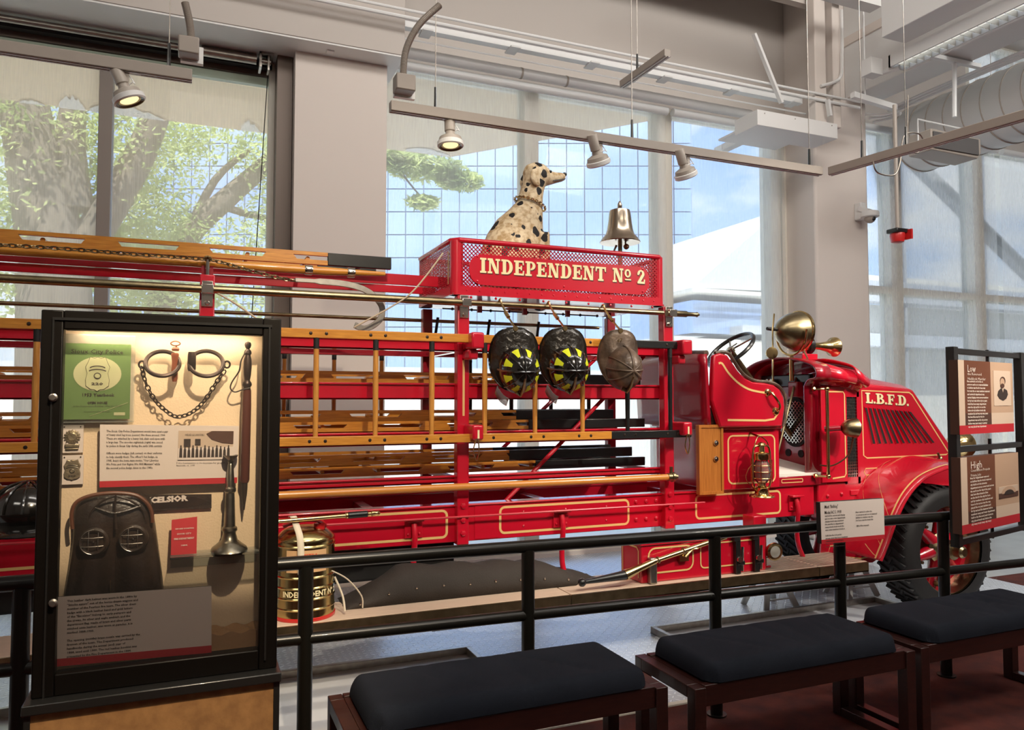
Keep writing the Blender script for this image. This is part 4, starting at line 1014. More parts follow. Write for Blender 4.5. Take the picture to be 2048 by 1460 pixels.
# seat
sp = [(1428, 710), (1440, 706), (1455, 710), (1466, 726), (1477, 742), (1490, 756), (1506, 764), (1530, 766), (1548, 770), (1560, 779), (1568, 795), (1570, 815), (1565, 853), (1441, 855), (1424, 800)]
YE = 4.36
sd = MB().prism([at(*p, YE) for p in sp], (0, .05, 0)).build('seat_side', M['red'], TR, bevel=.012)
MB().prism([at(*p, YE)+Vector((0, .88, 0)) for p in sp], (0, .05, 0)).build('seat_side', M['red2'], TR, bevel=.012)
mb = MB(); inner = [at(*p, YE) for p in ((1437, 727), (1444, 727), (1456, 745), (1474, 764), (1496, 778), (1520, 784), (1540, 786), (1547, 786))]
strip(catmull(inner, 3), .015, NY, mb=mb); strip([at(*p, YE) for p in ((1455, 840), (1530, 841), (1548, 838), (1556, 826), (1558, 812))], .015, NY, mb=mb)
mb.build('pinstripe', M['gold'], sd, smooth=False)
tr_ = [at(*p, YE+.02) for p in ((1350, 712), (1395, 708), (1430, 706), (1446, 704), (1458, 708), (1469, 724), (1480, 741), (1494, 754), (1512, 762), (1535, 764), (1552, 769), (1564, 781), (1571, 800), (1570, 830), (1566, 852))]
MB().tube(catmull(tr_[2:], 4), .013, 8).build('leather_piping', M['leather_br'], sd, label='dark leather piping')
zt, zb = at(1428, 708, YE).z, at(1428, 855, YE).z
X0 = at(1428, 708, YE).x
def back(u, v):
    y = YE+.02+u*.9; return Vector((X0-.03+.06*math.sin(v*math.pi)*0-.03*v, y, zb+(zt-zb)*v+ .02*math.sin(u*math.pi)*v))
MB().grid(back, 12, 6).build('seat_back', M['red2'], TR, solid=.03)
MB().tube([(X0-.05, YE+.02, zt+.005), (X0-.06, YE+.47, zt+.03), (X0-.05, YE+.92, zt+.005)], .022, 10).build('leather_roll', M['leather_br'], TR)
MB().box((X0, YE+.05, zb), (at(1560, 800, YE).x, YE+.88, zb+.14)).build('seat_cushion', M['leather'], TR, bevel=.03)
sb = MB().box((3.44, YS, .955), (3.995, YF, zb+.0)).build('seat_box', M['red'], TR, bevel=.008)
strip(rrect(3.53, 1.0, 3.95, 1.34, .04, YS-.0), .012, NY, parent=sb, closed=True)
MB().box((3.40, YS-.01, zb-.02), (4.02, YF, zb+.01)).build('seat_sill', M['red'], TR, bevel=.006)
a, b = at(1396, 850, 4.39), at(1446, 987, 4.39)
ob = MB().box((a.x, 4.385, b.z), (b.x, 4.42, a.z)).build('oak_panel', M['oak'], TR, bevel=.003, label='upright oak switch panel')
mb = MB().box((a.x, 4.378, b.z), (a.x+.018, 4.386, a.z)).box((b.x-.018, 4.378, b.z), (b.x, 4.386, a.z)).box((a.x+.018, 4.378, a.z-.02), (b.x-.018, 4.386, a.z)).box((a.x+.018, 4.378, b.z), (b.x-.018, 4.386, b.z+.02)).build('panel_rim', M['oak'], ob)
for py in (886, 918):
    c = at(1432, py, 4.38); MB().lathe([(.020, 0), (.018, .006), (.009, .008), (.009, .014)], c, NY, 12).build('panel_knob', M['nickel'], ob)
c1, c2 = at(1541, 785, 4.33), at(1557, 820, 4.33)
MB().tube(catmull([c1+Vector((0,.04,0)), c1, at(1552, 797, 4.31), at(1559, 810, 4.32), c2, c2+Vector((0,.04,-.01))], 5), .010, 8).lathe([(.03, 0), (.024, .012), (.01, .018)], c1+Vector((0,.03,0)), NY, 12).lathe([(.03, 0), (.024, .012), (.01, .018)], c2+Vector((0,.03,-.01)), NY, 12).build('grab_handle', M['brass'], TR)
# cab floor, firewall, cowl
MB().add([(3.99, 4.43, 1.05), (4.46, 4.43, 1.05), (4.46, 5.12, 1.14), (3.99, 5.12, 1.14), (3.99, 4.43, 1.03), (4.46, 4.43, 1.03), (4.46, 5.12, 1.12), (3.99, 5.12, 1.12)], [(0,1,2,3),(7,6,5,4),(0,4,5,1),(1,5,6,2),(2,6,7,3),(3,7,4,0)]).build('cab_floor', M['concrete'], TR)
MB().box((3.99, YS+.01, .955), (4.46, YF-.04, 1.03)).build('cab_sill', M['red2'], TR, bevel=.006)
strip(rrect(4.02, .985, 4.22, 1.01, .008, YS+.01), .006, NY, parent=TR, closed=True)
arch = [(4.44, .97), (4.44, 1.70), (4.40, 1.745), (4.33, 1.76), (4.315, 1.80), (4.345, 1.85), (4.44, 1.885), (4.61, 1.92), (4.80, 1.925), (5.00, 1.89), (5.14, 1.82), (5.17, 1.74), (5.12, 1.66), (5.10, .97)]
out_ = catmull([Vector((0, y, z)) for y, z in arch[1:-1]], 4)
prof = [Vector((0, 4.44, .97))]+out_+[Vector((0, 5.10, .97))]
def shell(x0, x1, inset, m, name, drop=0, zmin=0):
    mb = MB(); c = Vector((0, 4.78, 1.5)); vs = []
    for x, ins in ((x0, 0), (x1, inset)):
        for p in [p_ for p_ in prof if p_.z > zmin]: q = c+(p-c)*(1-ins); vs.append(Vector((x, q.y, p.z-(drop if x == x1 else 0)*max(0, (p.z-1.4)))))
    n = len(vs)//2; mb.add(vs, [(i, i+1, n+i+1, n+i) for i in range(n-1)])
    return mb.build(name, m, TR, solid=.012)
shell(4.26, 4.40, 0, M['red2'], 'cowl_hood')
cs = shell(4.40, 4.66, .0, M['red'], 'cowl', .1)
for yy in (4.425, 5.11): MB().box((4.40, yy-.01, .97), (4.66, yy+.01, 1.70)).build('cowl_side', M['red'], TR, bevel=.004)
stripe = [(4.45, 1.66), (4.62, 1.66), (4.635, 1.64), (4.635, 1.03), (4.62, 1.01), (4.50, 1.0)]
strip([(x, 4.414, z) for x, z in stripe], .011, NY, parent=TR)
rad = shell(4.66, 4.80, .02, M['red'], 'radiator_shell', .16, 1.66)
MB().box((4.66, 4.45, .97), (4.81, 4.50, 1.66)).build('radiator_side', M['matt_black'], TR)
gx0, gx1 = 4.675, 4.785
mb = MB().box((4.655, 4.435, .95), (4.675, 4.45, 1.70)).box((4.785, 4.435, .95), (4.81, 4.45, 1.70)).box((4.655, 4.435, 1.62), (4.81, 4.45, 1.72)).box((4.655, 4.435, .95), (4.81, 4.45, 1.0)).build('grille_surround', M['red'], TR)
mb = MB()
for k in range(1, 6): mb.box((gx0+(gx1-gx0)*k/6-.0014, 4.437, 1.0), (gx0+(gx1-gx0)*k/6+.0014, 4.440, 1.62))
for k in range(1, 27): mb.box((gx0, 4.437, 1.0+.62*k/27-.0014), (gx1, 4.440, 1.0+.62*k/27+.0014))
mb.build('radiator_mesh', M['nickel'], TR, smooth=False, kind='stuff')
fw = MB().box((4.47, 4.46, 1.05), (4.49, 5.12, 1.75)).build('firewall', M['red2'], TR)
mb = MB().lathe([(.16, -.004), (.16, .004)], (4.462, 4.755, 1.42), (-1,0,0), 32, 1.25).build('fan_opening', M['matt_black'], TR)
mb = MB()
for k in range(-9, 10):
    for sg in (1, -1):
        cc = k*.026; rr = .17
        if abs(cc) > rr: continue
        L = math.sqrt(rr*rr-cc*cc); d = Vector((0, .7071, .7071*sg)); nn = Vector((0, -.7071*sg, .7071)); o_ = Vector((4.452, 4.755, 1.42))+nn*cc
        mb.bar(o_-d*L, o_+d*L, .004, .003, Vector((1,0,0)))
mb.build('fan_guard', M['nickel'], TR, smooth=False, kind='stuff')
for k in range(4): MB().lathe([(.03, 0), (.03, .006)], (4.468, 4.56+k*.14, 1.17), (-1,0,0), 14).build('firewall_hole', M['matt_black'], TR)
MB().box((4.42, 4.55, 1.70), (4.47, 5.1, 1.80)).build('dash_panel', M['black'], TR, bevel=.01)
MB().box((4.36, 4.62, 1.62), (4.44, 4.72, 1.74)).build('dash_switch_box', M['red2'], TR, bevel=.01)
for px in (1524, 1540): c = at(px, 755, 4.95); MB().lathe([(.03, 0), (.03, .03), (.02, .034)], (4.40, c.y+ (px-1532)*.003, 1.74), (-1,0,0), 12).build('gauge', M['nickel'], TR)
MB().tube([at(1594, 752, 4.7), at(1569, 850, 4.5), at(1556, 905, 4.5)], .010, 8).build('hand_lever', M['brass_old'], TR)
# steering wheel and column
C = Vector((3.87, 4.80, 1.985)); ex = Vector((.75, 0, .66)); ey = Vector((0, 1, 0)); col = ex.cross(ey).normalized()
if col.z > 0: col = -col
sw = MB().tube([C+ey*.20*math.cos(t_)+ex*.20*math.sin(t_) for t_ in [2*math.pi*i/32 for i in range(32)]], .016, 8, closed=True).build('steering_wheel', M['black'], TR)
for k in range(4):
    a_ = math.pi/4+math.pi*k/2; MB().tube([C, C+(ey*math.cos(a_)+ex*math.sin(a_))*.195], .007, 6).build('wheel_spoke', M['nickel'], sw)
MB().lathe([(.03, -.02), (.03, .02), (.01, .03)], C, -col, 12).tube([C+Vector((0,0,.02)), C+Vector((.02,-.05,.05))], .005, 6).build('wheel_hub', M['nickel'], sw)
MB().tube([C, C+col*1.05], .02, 10).build('steering_column', M['brass_old'], TR)
# searchlight
c = at(1586, 662, 4.6); ax = Vector((1, .06, -.03)).normalized()
sl = MB().lathe([(.012, -.17), (.030, -.165), (.075, -.13), (.115, -.08), (.142, -.02), (.152, .03), (.156, .045), (.150, .06)], c, ax, 36).build('searchlight', M['brass_old'], TR, label='large pear-shaped brass searchlight')
MB().lathe([(.156, .040), (.163, .045), (.163, .062), (.152, .070)], c, ax, 36).build('light_rim', M['brass'], sl)
MB().lathe([(.150, .06), (.12, .066), (.02, .072)], c, ax, 30).build('light_lens', M['lens_glass'], sl)
hb = c-ax*.17; MB().tube([hb, hb-ax*.05, hb-ax*.10], [.012, .016, .013], 8).build('light_handle', M['black'], sl)
yb = c+Vector((-.02, 0, -.20)); pts = [c+Vector((-.02, -.165, 0))]+[c+Vector((-.02, -.165*math.cos(t_), -.19*math.sin(t_))) for t_ in (.5, 1.0, 1.57, 2.1, 2.6)]+[c+Vector((-.02, .165, 0))]
MB().tube(catmull(pts, 4), .009, 8).tube([yb, yb+Vector((0,0,-.19))], .018, 10).build('light_yoke', M['brass'], TR)
MB().tube([at(1548, 628, 4.55), at(1545, 662, 4.5), at(1546, 770, 4.5)], .007, 6).lathe([(.045, 0), (.045, .012), (.02, .016)], at(1543, 706, 4.5), (-.4,-1,0), 16).build('bulb_horn_rod', M['brass'], TR)
# horn
c = Vector((4.44, 4.72, 2.035)); ax = Vector((1, 0, -.01))
hn = MB().lathe([(.01, 0), (.045, .005), (.050, .02), (.050, .115)], c, ax, 24).lathe([(.034, .165), (.028, .18), (.030, .26), (.042, .33), (.055, .37), (.078, .395), (.082, .42), (.072, .425)], c, ax, 28).build('horn', M['brass'], TR, label='brass klaxon horn with black band')
MB().lathe([(.052, .112), (.066, .118), (.068, .155), (.052, .168)], c, ax, 24).build('horn_band', M['black'], hn)
MB().box((4.46, 4.66, 1.915), (4.62, 4.78, 1.965)).tube([(4.54, 4.72, 1.95), (4.54, 4.72, 2.0)], .02, 8).build('horn_base', M['red'], TR, bevel=.005)
MB().tube(catmull([c+Vector((.03,-.04,0)), (4.45, 4.6, 1.93), (4.42, 4.5, 1.84), (4.46, 4.44, 1.80), (4.55, 4.42, 1.78)], 5), .006, 6).build('horn_cable', M['brass_old'], TR)
MB().lathe([(.03, 0), (.03, .05), (.02, .06)], (4.74, 4.78, 1.86), (0,0,1), 12).build('radiator_cap', M['red'], TR)
# hood
HY = 4.45
side = [(4.80, 1.74), (5.40, 1.69), (5.88, 1.155), (5.93, .90), (4.80, .90)]
hood = MB()
def hp(x, z, y): return Vector((x, y, z))
n1 = [hp(4.80, .90, HY), hp(4.80, 1.72, HY), hp(4.80, 1.80, HY+.09), hp(4.80, 1.86, 4.78), hp(4.80, 1.80, 5.02), hp(4.80, 1.72, 5.11), hp(4.80, .90, 5.11)]
n2 = [hp(5.42, .90, HY), hp(5.42, 1.675, HY), hp(5.40, 1.72, HY+.09), hp(5.38, 1.75, 4.78), hp(5.40, 1.72, 5.02), hp(5.42, 1.675, 5.11), hp(5.42, .90, 5.11)]
n3 = [hp(5.93, .90, HY+.0), hp(5.90, 1.15, HY+.0), hp(5.93, 1.17, HY+.09), hp(5.96, 1.18, 4.78), hp(5.93, 1.17, 5.02), hp(5.90, 1.15, 5.11), hp(5.93, .90, 5.11)]
vs = n1+n2+n3; fs = [(i, i+1, 7+i+1, 7+i) for i in range(6)]+[(7+i, 7+i+1, 14+i+1, 14+i) for i in range(6)]+[tuple(range(14, 21)), tuple(range(6, -1, -1))]
ho = MB().add(vs, fs).build('hood', M['red'], TR, bevel=.012, angle=30)
def hs(px, py): return at(px, py, HY)
mb = MB(); strip([hs(1723, 781), hs(1818, 785), hs(1824, 790), hs(1897, 905), hs(1892, 909), hs(1734, 916), hs(1727, 911)], .011, NY, mb=mb, closed=True)
strip([hs(*p) for p in ((1731, 937), (1890, 929), (1894, 933), (1890, 938), (1732, 950), (1728, 944))], .008, NY, mb=mb, closed=True)
mb.build('pinstripe', M['gold'], ho, smooth=False)
for k in range(11):
    f = k/10; t0 = hs(1729+f*88, 813+f*8); b0 = hs(1744+f*119, 890-f*2)
    d = (b0-t0); w_ = Vector((.040, 0, 0))
    MB().prism([t0+Vector((.004,-.001,-.01)), t0+w_*.62+Vector((0,-.001,-.01)), b0+w_*.88+Vector((0,-.001,.01)), b0+Vector((.004,-.001,.01))], (0, -.001, 0)).build('louver_slot', M['matt_black'], ho, smooth=False)
    MB().add([t0-w_*.16, t0-w_*.08+Vector((0,-.010,-.012)), b0-w_*.06+Vector((0,-.012,.012)), b0-w_*.16, t0+w_*.0+Vector((0, -.002, -.01)), b0+w_*.02+Vector((0,-.002,.01))], [(0,1,2,3),(1,4,5,2),(0,4,1),(3,2,5)]).build('louver', M['red'], ho, smooth=False)
uxh = (hs(1817, 812)-hs(1731, 806)); slab_text('letter', 'L.B.F.D.', .083, hs(1731, 806)+Vector((0,-.002,0)), M['cream'], ho, uxh, (-.06,0,1), width=uxh.length, gap=.06, depth=.003, shade=M['letter_shade'])
MB().box((4.70, 4.43, .86), (5.96, 5.13, .90)).build('hood_sill', M['red'], TR, bevel=.004)
MB().box((4.38, 4.44, .70), (4.85, 4.52, .965)).build('frame_horn', M['red'], TR, bevel=.01)
for px, py in ((1655, 992), (1683, 988), (1727, 978), (1742, 975)):
    MB().sphere(at(px, py, 4.44), .016, 10).build('frame_bolt', M['red'], TR)
MB().tube([hs(1869, 905)+Vector((0,-.03,0)), hs(1876, 925)+Vector((0,-.03,0)), hs(1868, 935)+Vector((0,-.02,0))], .010, 6).sphere(hs(1874, 916)+Vector((0,-.03,0)), .018, 8).build('hood_latch', M['brass_old'], ho)
# front lamp just past the hood, seen between the sign panels
c = at(1925, 890, 4.6); MB().lathe([(.02, -.16), (.09, -.1), (.12, 0), (.115, .02)], c, (1,0,0), 24).tube([c-Vector((0,0,.1)), c-Vector((0,0,.35))], .015, 8).build('head_lamp', M['brass'], TR)
MB().box((5.95, 4.5, .70), (6.02, 5.1, .80)).build('front_bumper', M['red'], TR, bevel=.01)
# brass grab rail and side lamp
a, b = at(1657, 778, 4.34), at(1657, 953, 4.34); a.x = b.x
MB().tube([a, b], .013, 10).tube([a+Vector((-.06, .07, 0)), a], .009, 8).tube([b+Vector((-.06, .07, 0)), b], .009, 8).sphere(a, .02, 10).sphere(b, .02, 10).sphere(a+Vector((-.06,.07,0)), .02, 8).sphere(b+Vector((-.06,.07,0)), .02, 8).build('grab_rail', M['brass'], TR)
c = at(1706, 856, 4.26)
MB().lathe([(.01, -.085), (.035, -.08), (.060, -.05), (.072, 0), (.075, .02), (.066, .028)], c, Vector((1,-.25,-.05)), 28).build('side_lamp', M['brass_old'], TR, label='small round brass side lamp')
MB().tube([c+Vector((-.08,.04,0)), c+Vector((-.16,.12,-.01))], .022, 10).build('lamp_bracket', M['red2'], TR)
MB().tube(catmull([c+Vector((0,0,-.07)), c+Vector((-.02,.03,-.2)), c+Vector((-.12,.08,-.28)), c+Vector((-.2,.13,-.28))], 5), .006, 6).build('lamp_cable', M['brass_old'], TR)

# ================================================================== LADDERS
def rung_ladder(name, label, Y, x0, x1, xr, xtip, zc0, zc1):
    t = thing(name, label, 'ladder', ((x0+x1)/2, Y, zc0), 'wooden rung ladders hung on the truck sides')
    for z in (zc0, zc1):
        MB().box((x0, Y-.016, z-.025), (xtip, Y+.016, z+.025)).build('side_rail', M['wood'], t, bevel=.003)
        MB().box((xtip, Y-.016, z-.025), (x1, Y+.016, z+.025)).build('rail_tip', M['black'], t, bevel=.004, label='black painted rail end')
    for x in xr:
        m_ = M['wood_v'] if x < xtip else M['black']
        r_ = MB().tube([(x, Y, zc0+.02), (x, Y, (zc0+zc1)/2), (x, Y, zc1-.02)], [.014, .017, .014], 10).build('rung', m_, t)
        MB().tube([(x, Y, zc1-.022), (x, Y, zc1-.085)], .016, 10).build('rung_socket', M['matt_black'], r_)
        for dx in (-.033, .052):
            for z in (zc0, zc1): MB().sphere((x+dx, Y-.015, z), .0105, 8, (1,.6,1)).build('bolt', M['iron'], r_)
    return t
xr = [.63+.333*k for k in range(-6, 8)]
rung_ladder('rung_ladder', 'varnished rung ladder hung on the near side behind the helmets', 4.30, -1.9, 3.12, xr, 2.50, 1.37, 1.966)
# the top rail's black tip runs a little further: swap to upper part length
rung_ladder('rung_ladder', 'rung ladder hung on the far side of the truck, seen through the rack', 5.33, -1.6, 3.0, [x-.06 for x in xr], 1.7, 1.37, 1.96)
def truss_ladder(label, x0, xtip, x1, z, ys, h=.07, seg=.45, off=0, group='flat trussed ladders stacked in the rack'):
    t = thing('truss_ladder', label, 'ladder', ((x0+x1)/2, sum(ys)/2, z), group)
    for y in ys:
        mb = MB().box((x0, y-.014, z), (xtip, y+.014, z+h*.36)).box((x0, y-.014, z+h*.72), (xtip, y+.014, z+h))
        x = x0+off
        while x < xtip-.05:
            e = min(x+seg*.42, xtip)
            mb.prism([(x, y-.0139, z+h*.36), (e, y-.0139, z+h*.36), (e-.02, y-.0139, z+h*.72), (x+.02, y-.0139, z+h*.72)], (0, .0278, 0)); x += seg
        mb.build('side_beam', M['wood'], t)
        if x1 > xtip: MB().box((xtip, y-.015, z), (x1, y+.015, z+h)).build('beam_tip', M['black'], t, bevel=.004, label='black painted ladder end')
    x = x0+.1
    while x < x1-.05:
        MB().tube([(x, ys[0]+.014, z+h*.5), (x, ys[1]-.014, z+h*.5)], .013, 8).build('rung', M['wood'] if x < xtip else M['black'], t); x += .34
    return t
truss_ladder('trussed ladder lying on the second shelf behind the helmets', -2.1, 2.0, 2.95, 1.702, (4.66, 5.04))
truss_ladder('lower wide trussed ladder lying on the third shelf', -2.1, 2.05, 2.95, 1.407, (4.61, 5.09), .06, .47, .12)
truss_ladder('upper narrow trussed ladder nested on the third shelf', -2.1, 2.0, 2.75, 1.468, (4.70, 5.00), .062, .50, .3)
truss_ladder('lower wide trussed ladder on the bottom shelf above the long pole', -2.1, 2.1, 2.95, 1.137, (4.61, 5.09), .06, .48, .05)
truss_ladder('upper narrow trussed ladder nested on the bottom shelf', -2.1, 1.95, 2.9, 1.198, (4.70, 5.00), .065, .52, .2)
truss_ladder('long trussed ladder on top of the truck, left of the basket', -2.2, .733, 1.12, 2.402, (4.60, 5.02), .075, .46, .26)
# pike poles
t = thing('pike_pole', 'orange varnished pole clamped along the near side above the red frame', 'pole', (1, 4.34, 1.0))
a = at(560, 990, 4.34); b = at(1340, 955, 4.34); zz = (a.z+b.z)/2
MB().tube([(-1.6, 4.34, zz), (b.x, 4.34, zz)], .022, 14).build('shaft', mat('orange_varnished_shaft', (.66, .26, .05), .25, 0, .6), t)
MB().lathe([(.027, 0), (.027, .03), (.034, .032), (.034, .05), (.02, .06), (.02, .075)], (b.x-.02, 4.34, zz), (1,0,0), 12).lathe([(.012, 0), (.012, .05)], (b.x+.01, 4.34, zz+.02), (0,0,1), 8).build('end_fitting', M['brass_old'], t)
t = thing('roof_hook', 'wooden pole with large curved metal hook on top of the truck', 'hook pole', (0, 4.48, 2.34))
a = at(770, 549, 4.48); zz = 2.348
MB().tube([(-1.6, 4.48, zz), (a.x-.35, 4.48, zz), (a.x, 4.48, zz+.005)], [.024, .024, .012], 14).build('shaft', M['wood'], t)
for px in (617, 702): c = at(px, 545, 4.48); MB().lathe([(.027, -.022), (.029, -.018), (.029, .018), (.027, .022)], (c.x, 4.48, zz), (1,0,0), 14).build('ferrule', M['nickel'], t)
hk = catmull([at(p, q, 4.44) for p, q in ((590, 560), (640, 563), (690, 568), (726, 578), (750, 594), (764, 615), (762, 635), (748, 650), (728, 657), (709, 650))], 5)
mb = MB(); vs = []; n = len(hk)
for i, p in enumerate(hk):
    d = (hk[min(i+1, n-1)]-hk[max(i-1, 0)]).normalized(); s_ = d.cross(Vector((0,1,0))).normalized()*(.018 if i > 4 else .012)
    vs += [p+s_+Vector((0,-.006,0)), p-s_+Vector((0,-.006,0)), p-s_+Vector((0,.006,0)), p+s_+Vector((0,.006,0))]
mb.add(vs, [(4*i+j, 4*i+(j+1) % 4, 4*i+4+(j+1) % 4, 4*i+4+j) for i in range(n-1) for j in range(4)]+[(0,1,2,3), (4*n-1, 4*n-2, 4*n-3, 4*n-4)])
mb.build('hook', M['steel'], t, bevel=.003)
t = MB(); chain_mb(catmull([at(p, q, 4.41) for p, q in ((-40, 487), (0, 490), (120, 497), (260, 508), (405, 518), (440, 524), (500, 541), (560, 556), (592, 562))], 4), .011, .030, .0035, t)
tag(t.build('hook_chain', M['brass_old']), 'long steel link chain draped over the poles on top of the truck', 'chain')
o = MB().tube(catmull([at(428, 583, 4.36), at(445, 592, 4.35), at(475, 610, 4.33), at(520, 642, 4.33)], 5), .006, 6).build('rope', M['rope']); tag(o, 'short pale rope hanging from the upright behind the display case', 'rope')
o = MB().tube(catmull([at(886, 506, 4.36), at(855, 548, 4.34), at(820, 588, 4.33), at(780, 615, 4.34), at(735, 640, 4.35), at(708, 655, 4.36)], 5), .005, 6).build('rope', M['rope']); tag(o, 'pale cord running from basket corner to the curved hook', 'rope')

# ================================================================== HELMETS
def helmet(px, py, Y, label, kind='black', W=.30, H=.40, rot=0, ecc=(.05, -.02)):
    """hung by the rear brim: crown faces the viewer, brim outline in the XZ plane"""
    c = at(px, py, Y); t = thing('fire_helmet', label, 'helmet', c, 'old fire helmets')
    hm = M['helmet'] if kind == 'black' else M['leather_br']; bm_ = M['helmet_tool'] if kind == 'black' else M['leather_br']
    # tilt: crown turned a bit towards the left-front
    T = Matrix.Translation(c) @ Matrix.Rotation(R(rot), 4, 'Y') @ Matrix.Rotation(R(-16), 4, 'Z') @ Matrix.Rotation(R(8), 4, 'X')
    # brim: superellipse longer above (rear), curved away
    mb = MB(); nu, nv = 40, 5; vs = []
    for j in range(nv+1):
        for i in range(nu):
            a = 2*math.pi*i/nu; ca, sa = math.cos(a), math.sin(a)
            up = sa > 0
            rx_, rz_ = W/2, (H*.51 if up else H*.44)
            e = 2.6 if up else 2.0
            rr = (abs(ca)**e+abs(sa)**e)**(-1/e)
            if kind != 'black' and sa < 0: rx_ *= 1-.16*(-sa)
            f0 = .25 + .75*j/nv
            x, z = rr*ca*rx_*f0, rr*sa*rz_*f0
            y = .055*(f0-.5)*2*abs(ca)**2*1.0 + (.03*(f0-.5) if up else -.02*(f0-.5)) + (.006*math.sin(a*24)*(f0-.5)*2 if (up and kind == 'black') else 0)
            vs.append(Vector((x, y, z)))
    fs = [(j*nu+i, j*nu+(i+1) % nu, (j+1)*nu+(i+1) % nu, (j+1)*nu+i) for j in range(nv) for i in range(nu)]
    br = mb.add(vs, fs).xf(T).build('brim', bm_, t, solid=.008)
    MB().tube([T @ v for v in vs[-nu:]], .0055, 6, closed=True).build('brim_edge', hm, br)
    # crown
    rx_, rz_, hh = W*.40, H*.365, .155 if kind == 'black' else .17
    cz = -.045
    def dome(a, ph, k=1.0):
        s_ = math.sin(ph); pw = 1 if kind == 'black' else 1.0
        p = Vector((rx_*k*s_*math.cos(a), -hh*k*math.cos(ph)**(1 if kind=='black' else .9), cz+rz_*k*s_*math.sin(a)))
        p.x += .018+.026*math.cos(ph)
        return p
    n, m = 32, 10; mb = MB()
    vs = [T @ dome(2*math.pi*i/n, max(.001, math.pi/2*j/m)) for j in range(m+1) for i in range(n)]
    cr_ = mb.add(vs, [(j*n+i, j*n+(i+1) % n, (j+1)*n+(i+1) % n, (j+1)*n+i) for j in range(m) for i in range(n)]).build('crown', hm, t)
    for k in range(8 if kind == 'black' else 6):
        a = 2*math.pi*(k+.0)/(8 if kind == 'black' else 6)+ (math.pi/2 if kind != 'black' else 0)
        MB().tube([T @ dome(a, math.pi/2*i/8, 1.02) for i in range(9)], [.0075-.003*i/8 for i in range(9)] if k % 2 == 0 else [.0045]*9, 6).build('seam_ridge', hm, cr_)
        if kind == 'black':
            a0, a1 = a+.18, a+.605; mb = MB()
            q = [T @ dome(a0+(a1-a0)*u, math.pi/2*v, 1.012) for v in (.50, .62, .74) for u in (0, .33, .66, 1)]
            # narrow towards the apex
            q = [T @ dome((a0+a1)/2+((a0+(a1-a0)*u)-(a0+a1)/2)*(.62+.38*(v-.5)/.24), math.pi/2*v, 1.012) for v in (.42, .56, .70) for u in (0, .33, .66, 1)]
            mb.add(q, [(r_*4+i, r_*4+i+1, r_*4+5+i, r_*4+4+i) for r_ in range(2) for i in range(3)]).build('reflective_patch', M['yellow'], cr_, label='yellow reflective trapezoid')
    # ridge ring at mid and front eagle / shield
    pts = [T @ dome(0, math.pi/2*i/8, 1.02) for i in range(8, -1, -1)]+[T @ dome(math.pi, math.pi/2*i/8, 1.02) for i in range(1, 9)]
    MB().tube(pts, .006, 6).build('cross_ridge', M['steel'] if kind == 'black' else hm, cr_)
    ft = T @ Vector((.0, -hh*.55, cz-rz_*.85)); MB().tube([T @ dome(-math.pi/2, .25, 1.05), T @ dome(-math.pi/2, .7, 1.1), T @ dome(-math.pi/2, 1.15, 1.12), ft], [.006, .009, .009, .012], 8).build('front_holder', M['brass_old'], cr_)
    if kind == 'black':
        mb = MB(); q = [T @ Vector((W*.40*math.cos(R(a_)), -.02+.0*a_, cz-.02+H*.40*math.sin(R(a_)))) for a_ in range(208, 262, 9)]; q2 = [p+Vector((-.004, .03, -.045)) for p in q]; nn = len(q)
        MB().add(q+q2, [(i, i+1, nn+i+1, nn+i) for i in range(nn-1)]).build('face_visor', M['visor'], t, solid=.003)
    # hanger clip up to the brass pole
    top = T @ Vector((0, .01, H*.50)); hk_ = Vector((top.x-.03, 4.33, 2.19))
    MB().tube(catmull([hk_+Vector((0, .045, .0)), hk_+Vector((0, 0, .03)), hk_+Vector((0,-.02,0)), hk_.lerp(top, .45), top.lerp(hk_, .25), top], 4), .0065, 6).lathe([(.012, 0), (.012, .05)], hk_.lerp(top, .35), (top-hk_), 8).lathe([(.016, -.002), (.016, .006)], top, (0, -1, 0), 10).build('snap_hook', M['brass'], t)
    return T
helmet(1030, 724, 4.18, 'left of two glossy black fire helmets with yellow patches')
helmet(1129, 722, 4.18, 'middle black fire helmet with yellow patches and shinier brim')
T = helmet(1240, 722, 4.18, 'worn brown leather fire helmet marked 67, right of the two black ones', 'leather', .26, .385, 0)
hb = bpy.data.objects['fire_helmet.002']
text('brim_number', '67', .035, T @ Vector((-.03, -.012, .145)), M['brass'], hb, ux=T.to_3x3() @ Vector((1,0,0)), uy=T.to_3x3() @ Vector((0,.05,1)), lift=.012, bold=.02)
# dark helmet at the far left beside the case
c = at(58, 1020, 4.05); t = thing('fire_helmet', 'black ribbed helmet half hidden left of the display case', 'helmet', c, 'old fire helmets')
MB().sphere(c, .15, 20, (1, 1, .85)).build('crown', M['helmet'], t)
for k in range(6):
    a = math.pi*k/6; MB().tube([c+Vector((.153*math.cos(a)*math.cos(b_), .153*math.sin(a)*math.cos(b_), .13*math.sin(b_))) for b_ in [math.pi*i/12 for i in range(13)]], .006, 6).build('seam_ridge', M['helmet'], t)
MB().lathe([(.15, -.05), (.21, -.09), (.21, -.095), (.15, -.06)], c, (0,0,1), 28).build('brim', M['helmet'], t)
MB().tube([c+Vector((0,.08,.02)), Vector((c.x, 4.42, c.z+.1))], .01, 6).build('peg', M['black'], t)

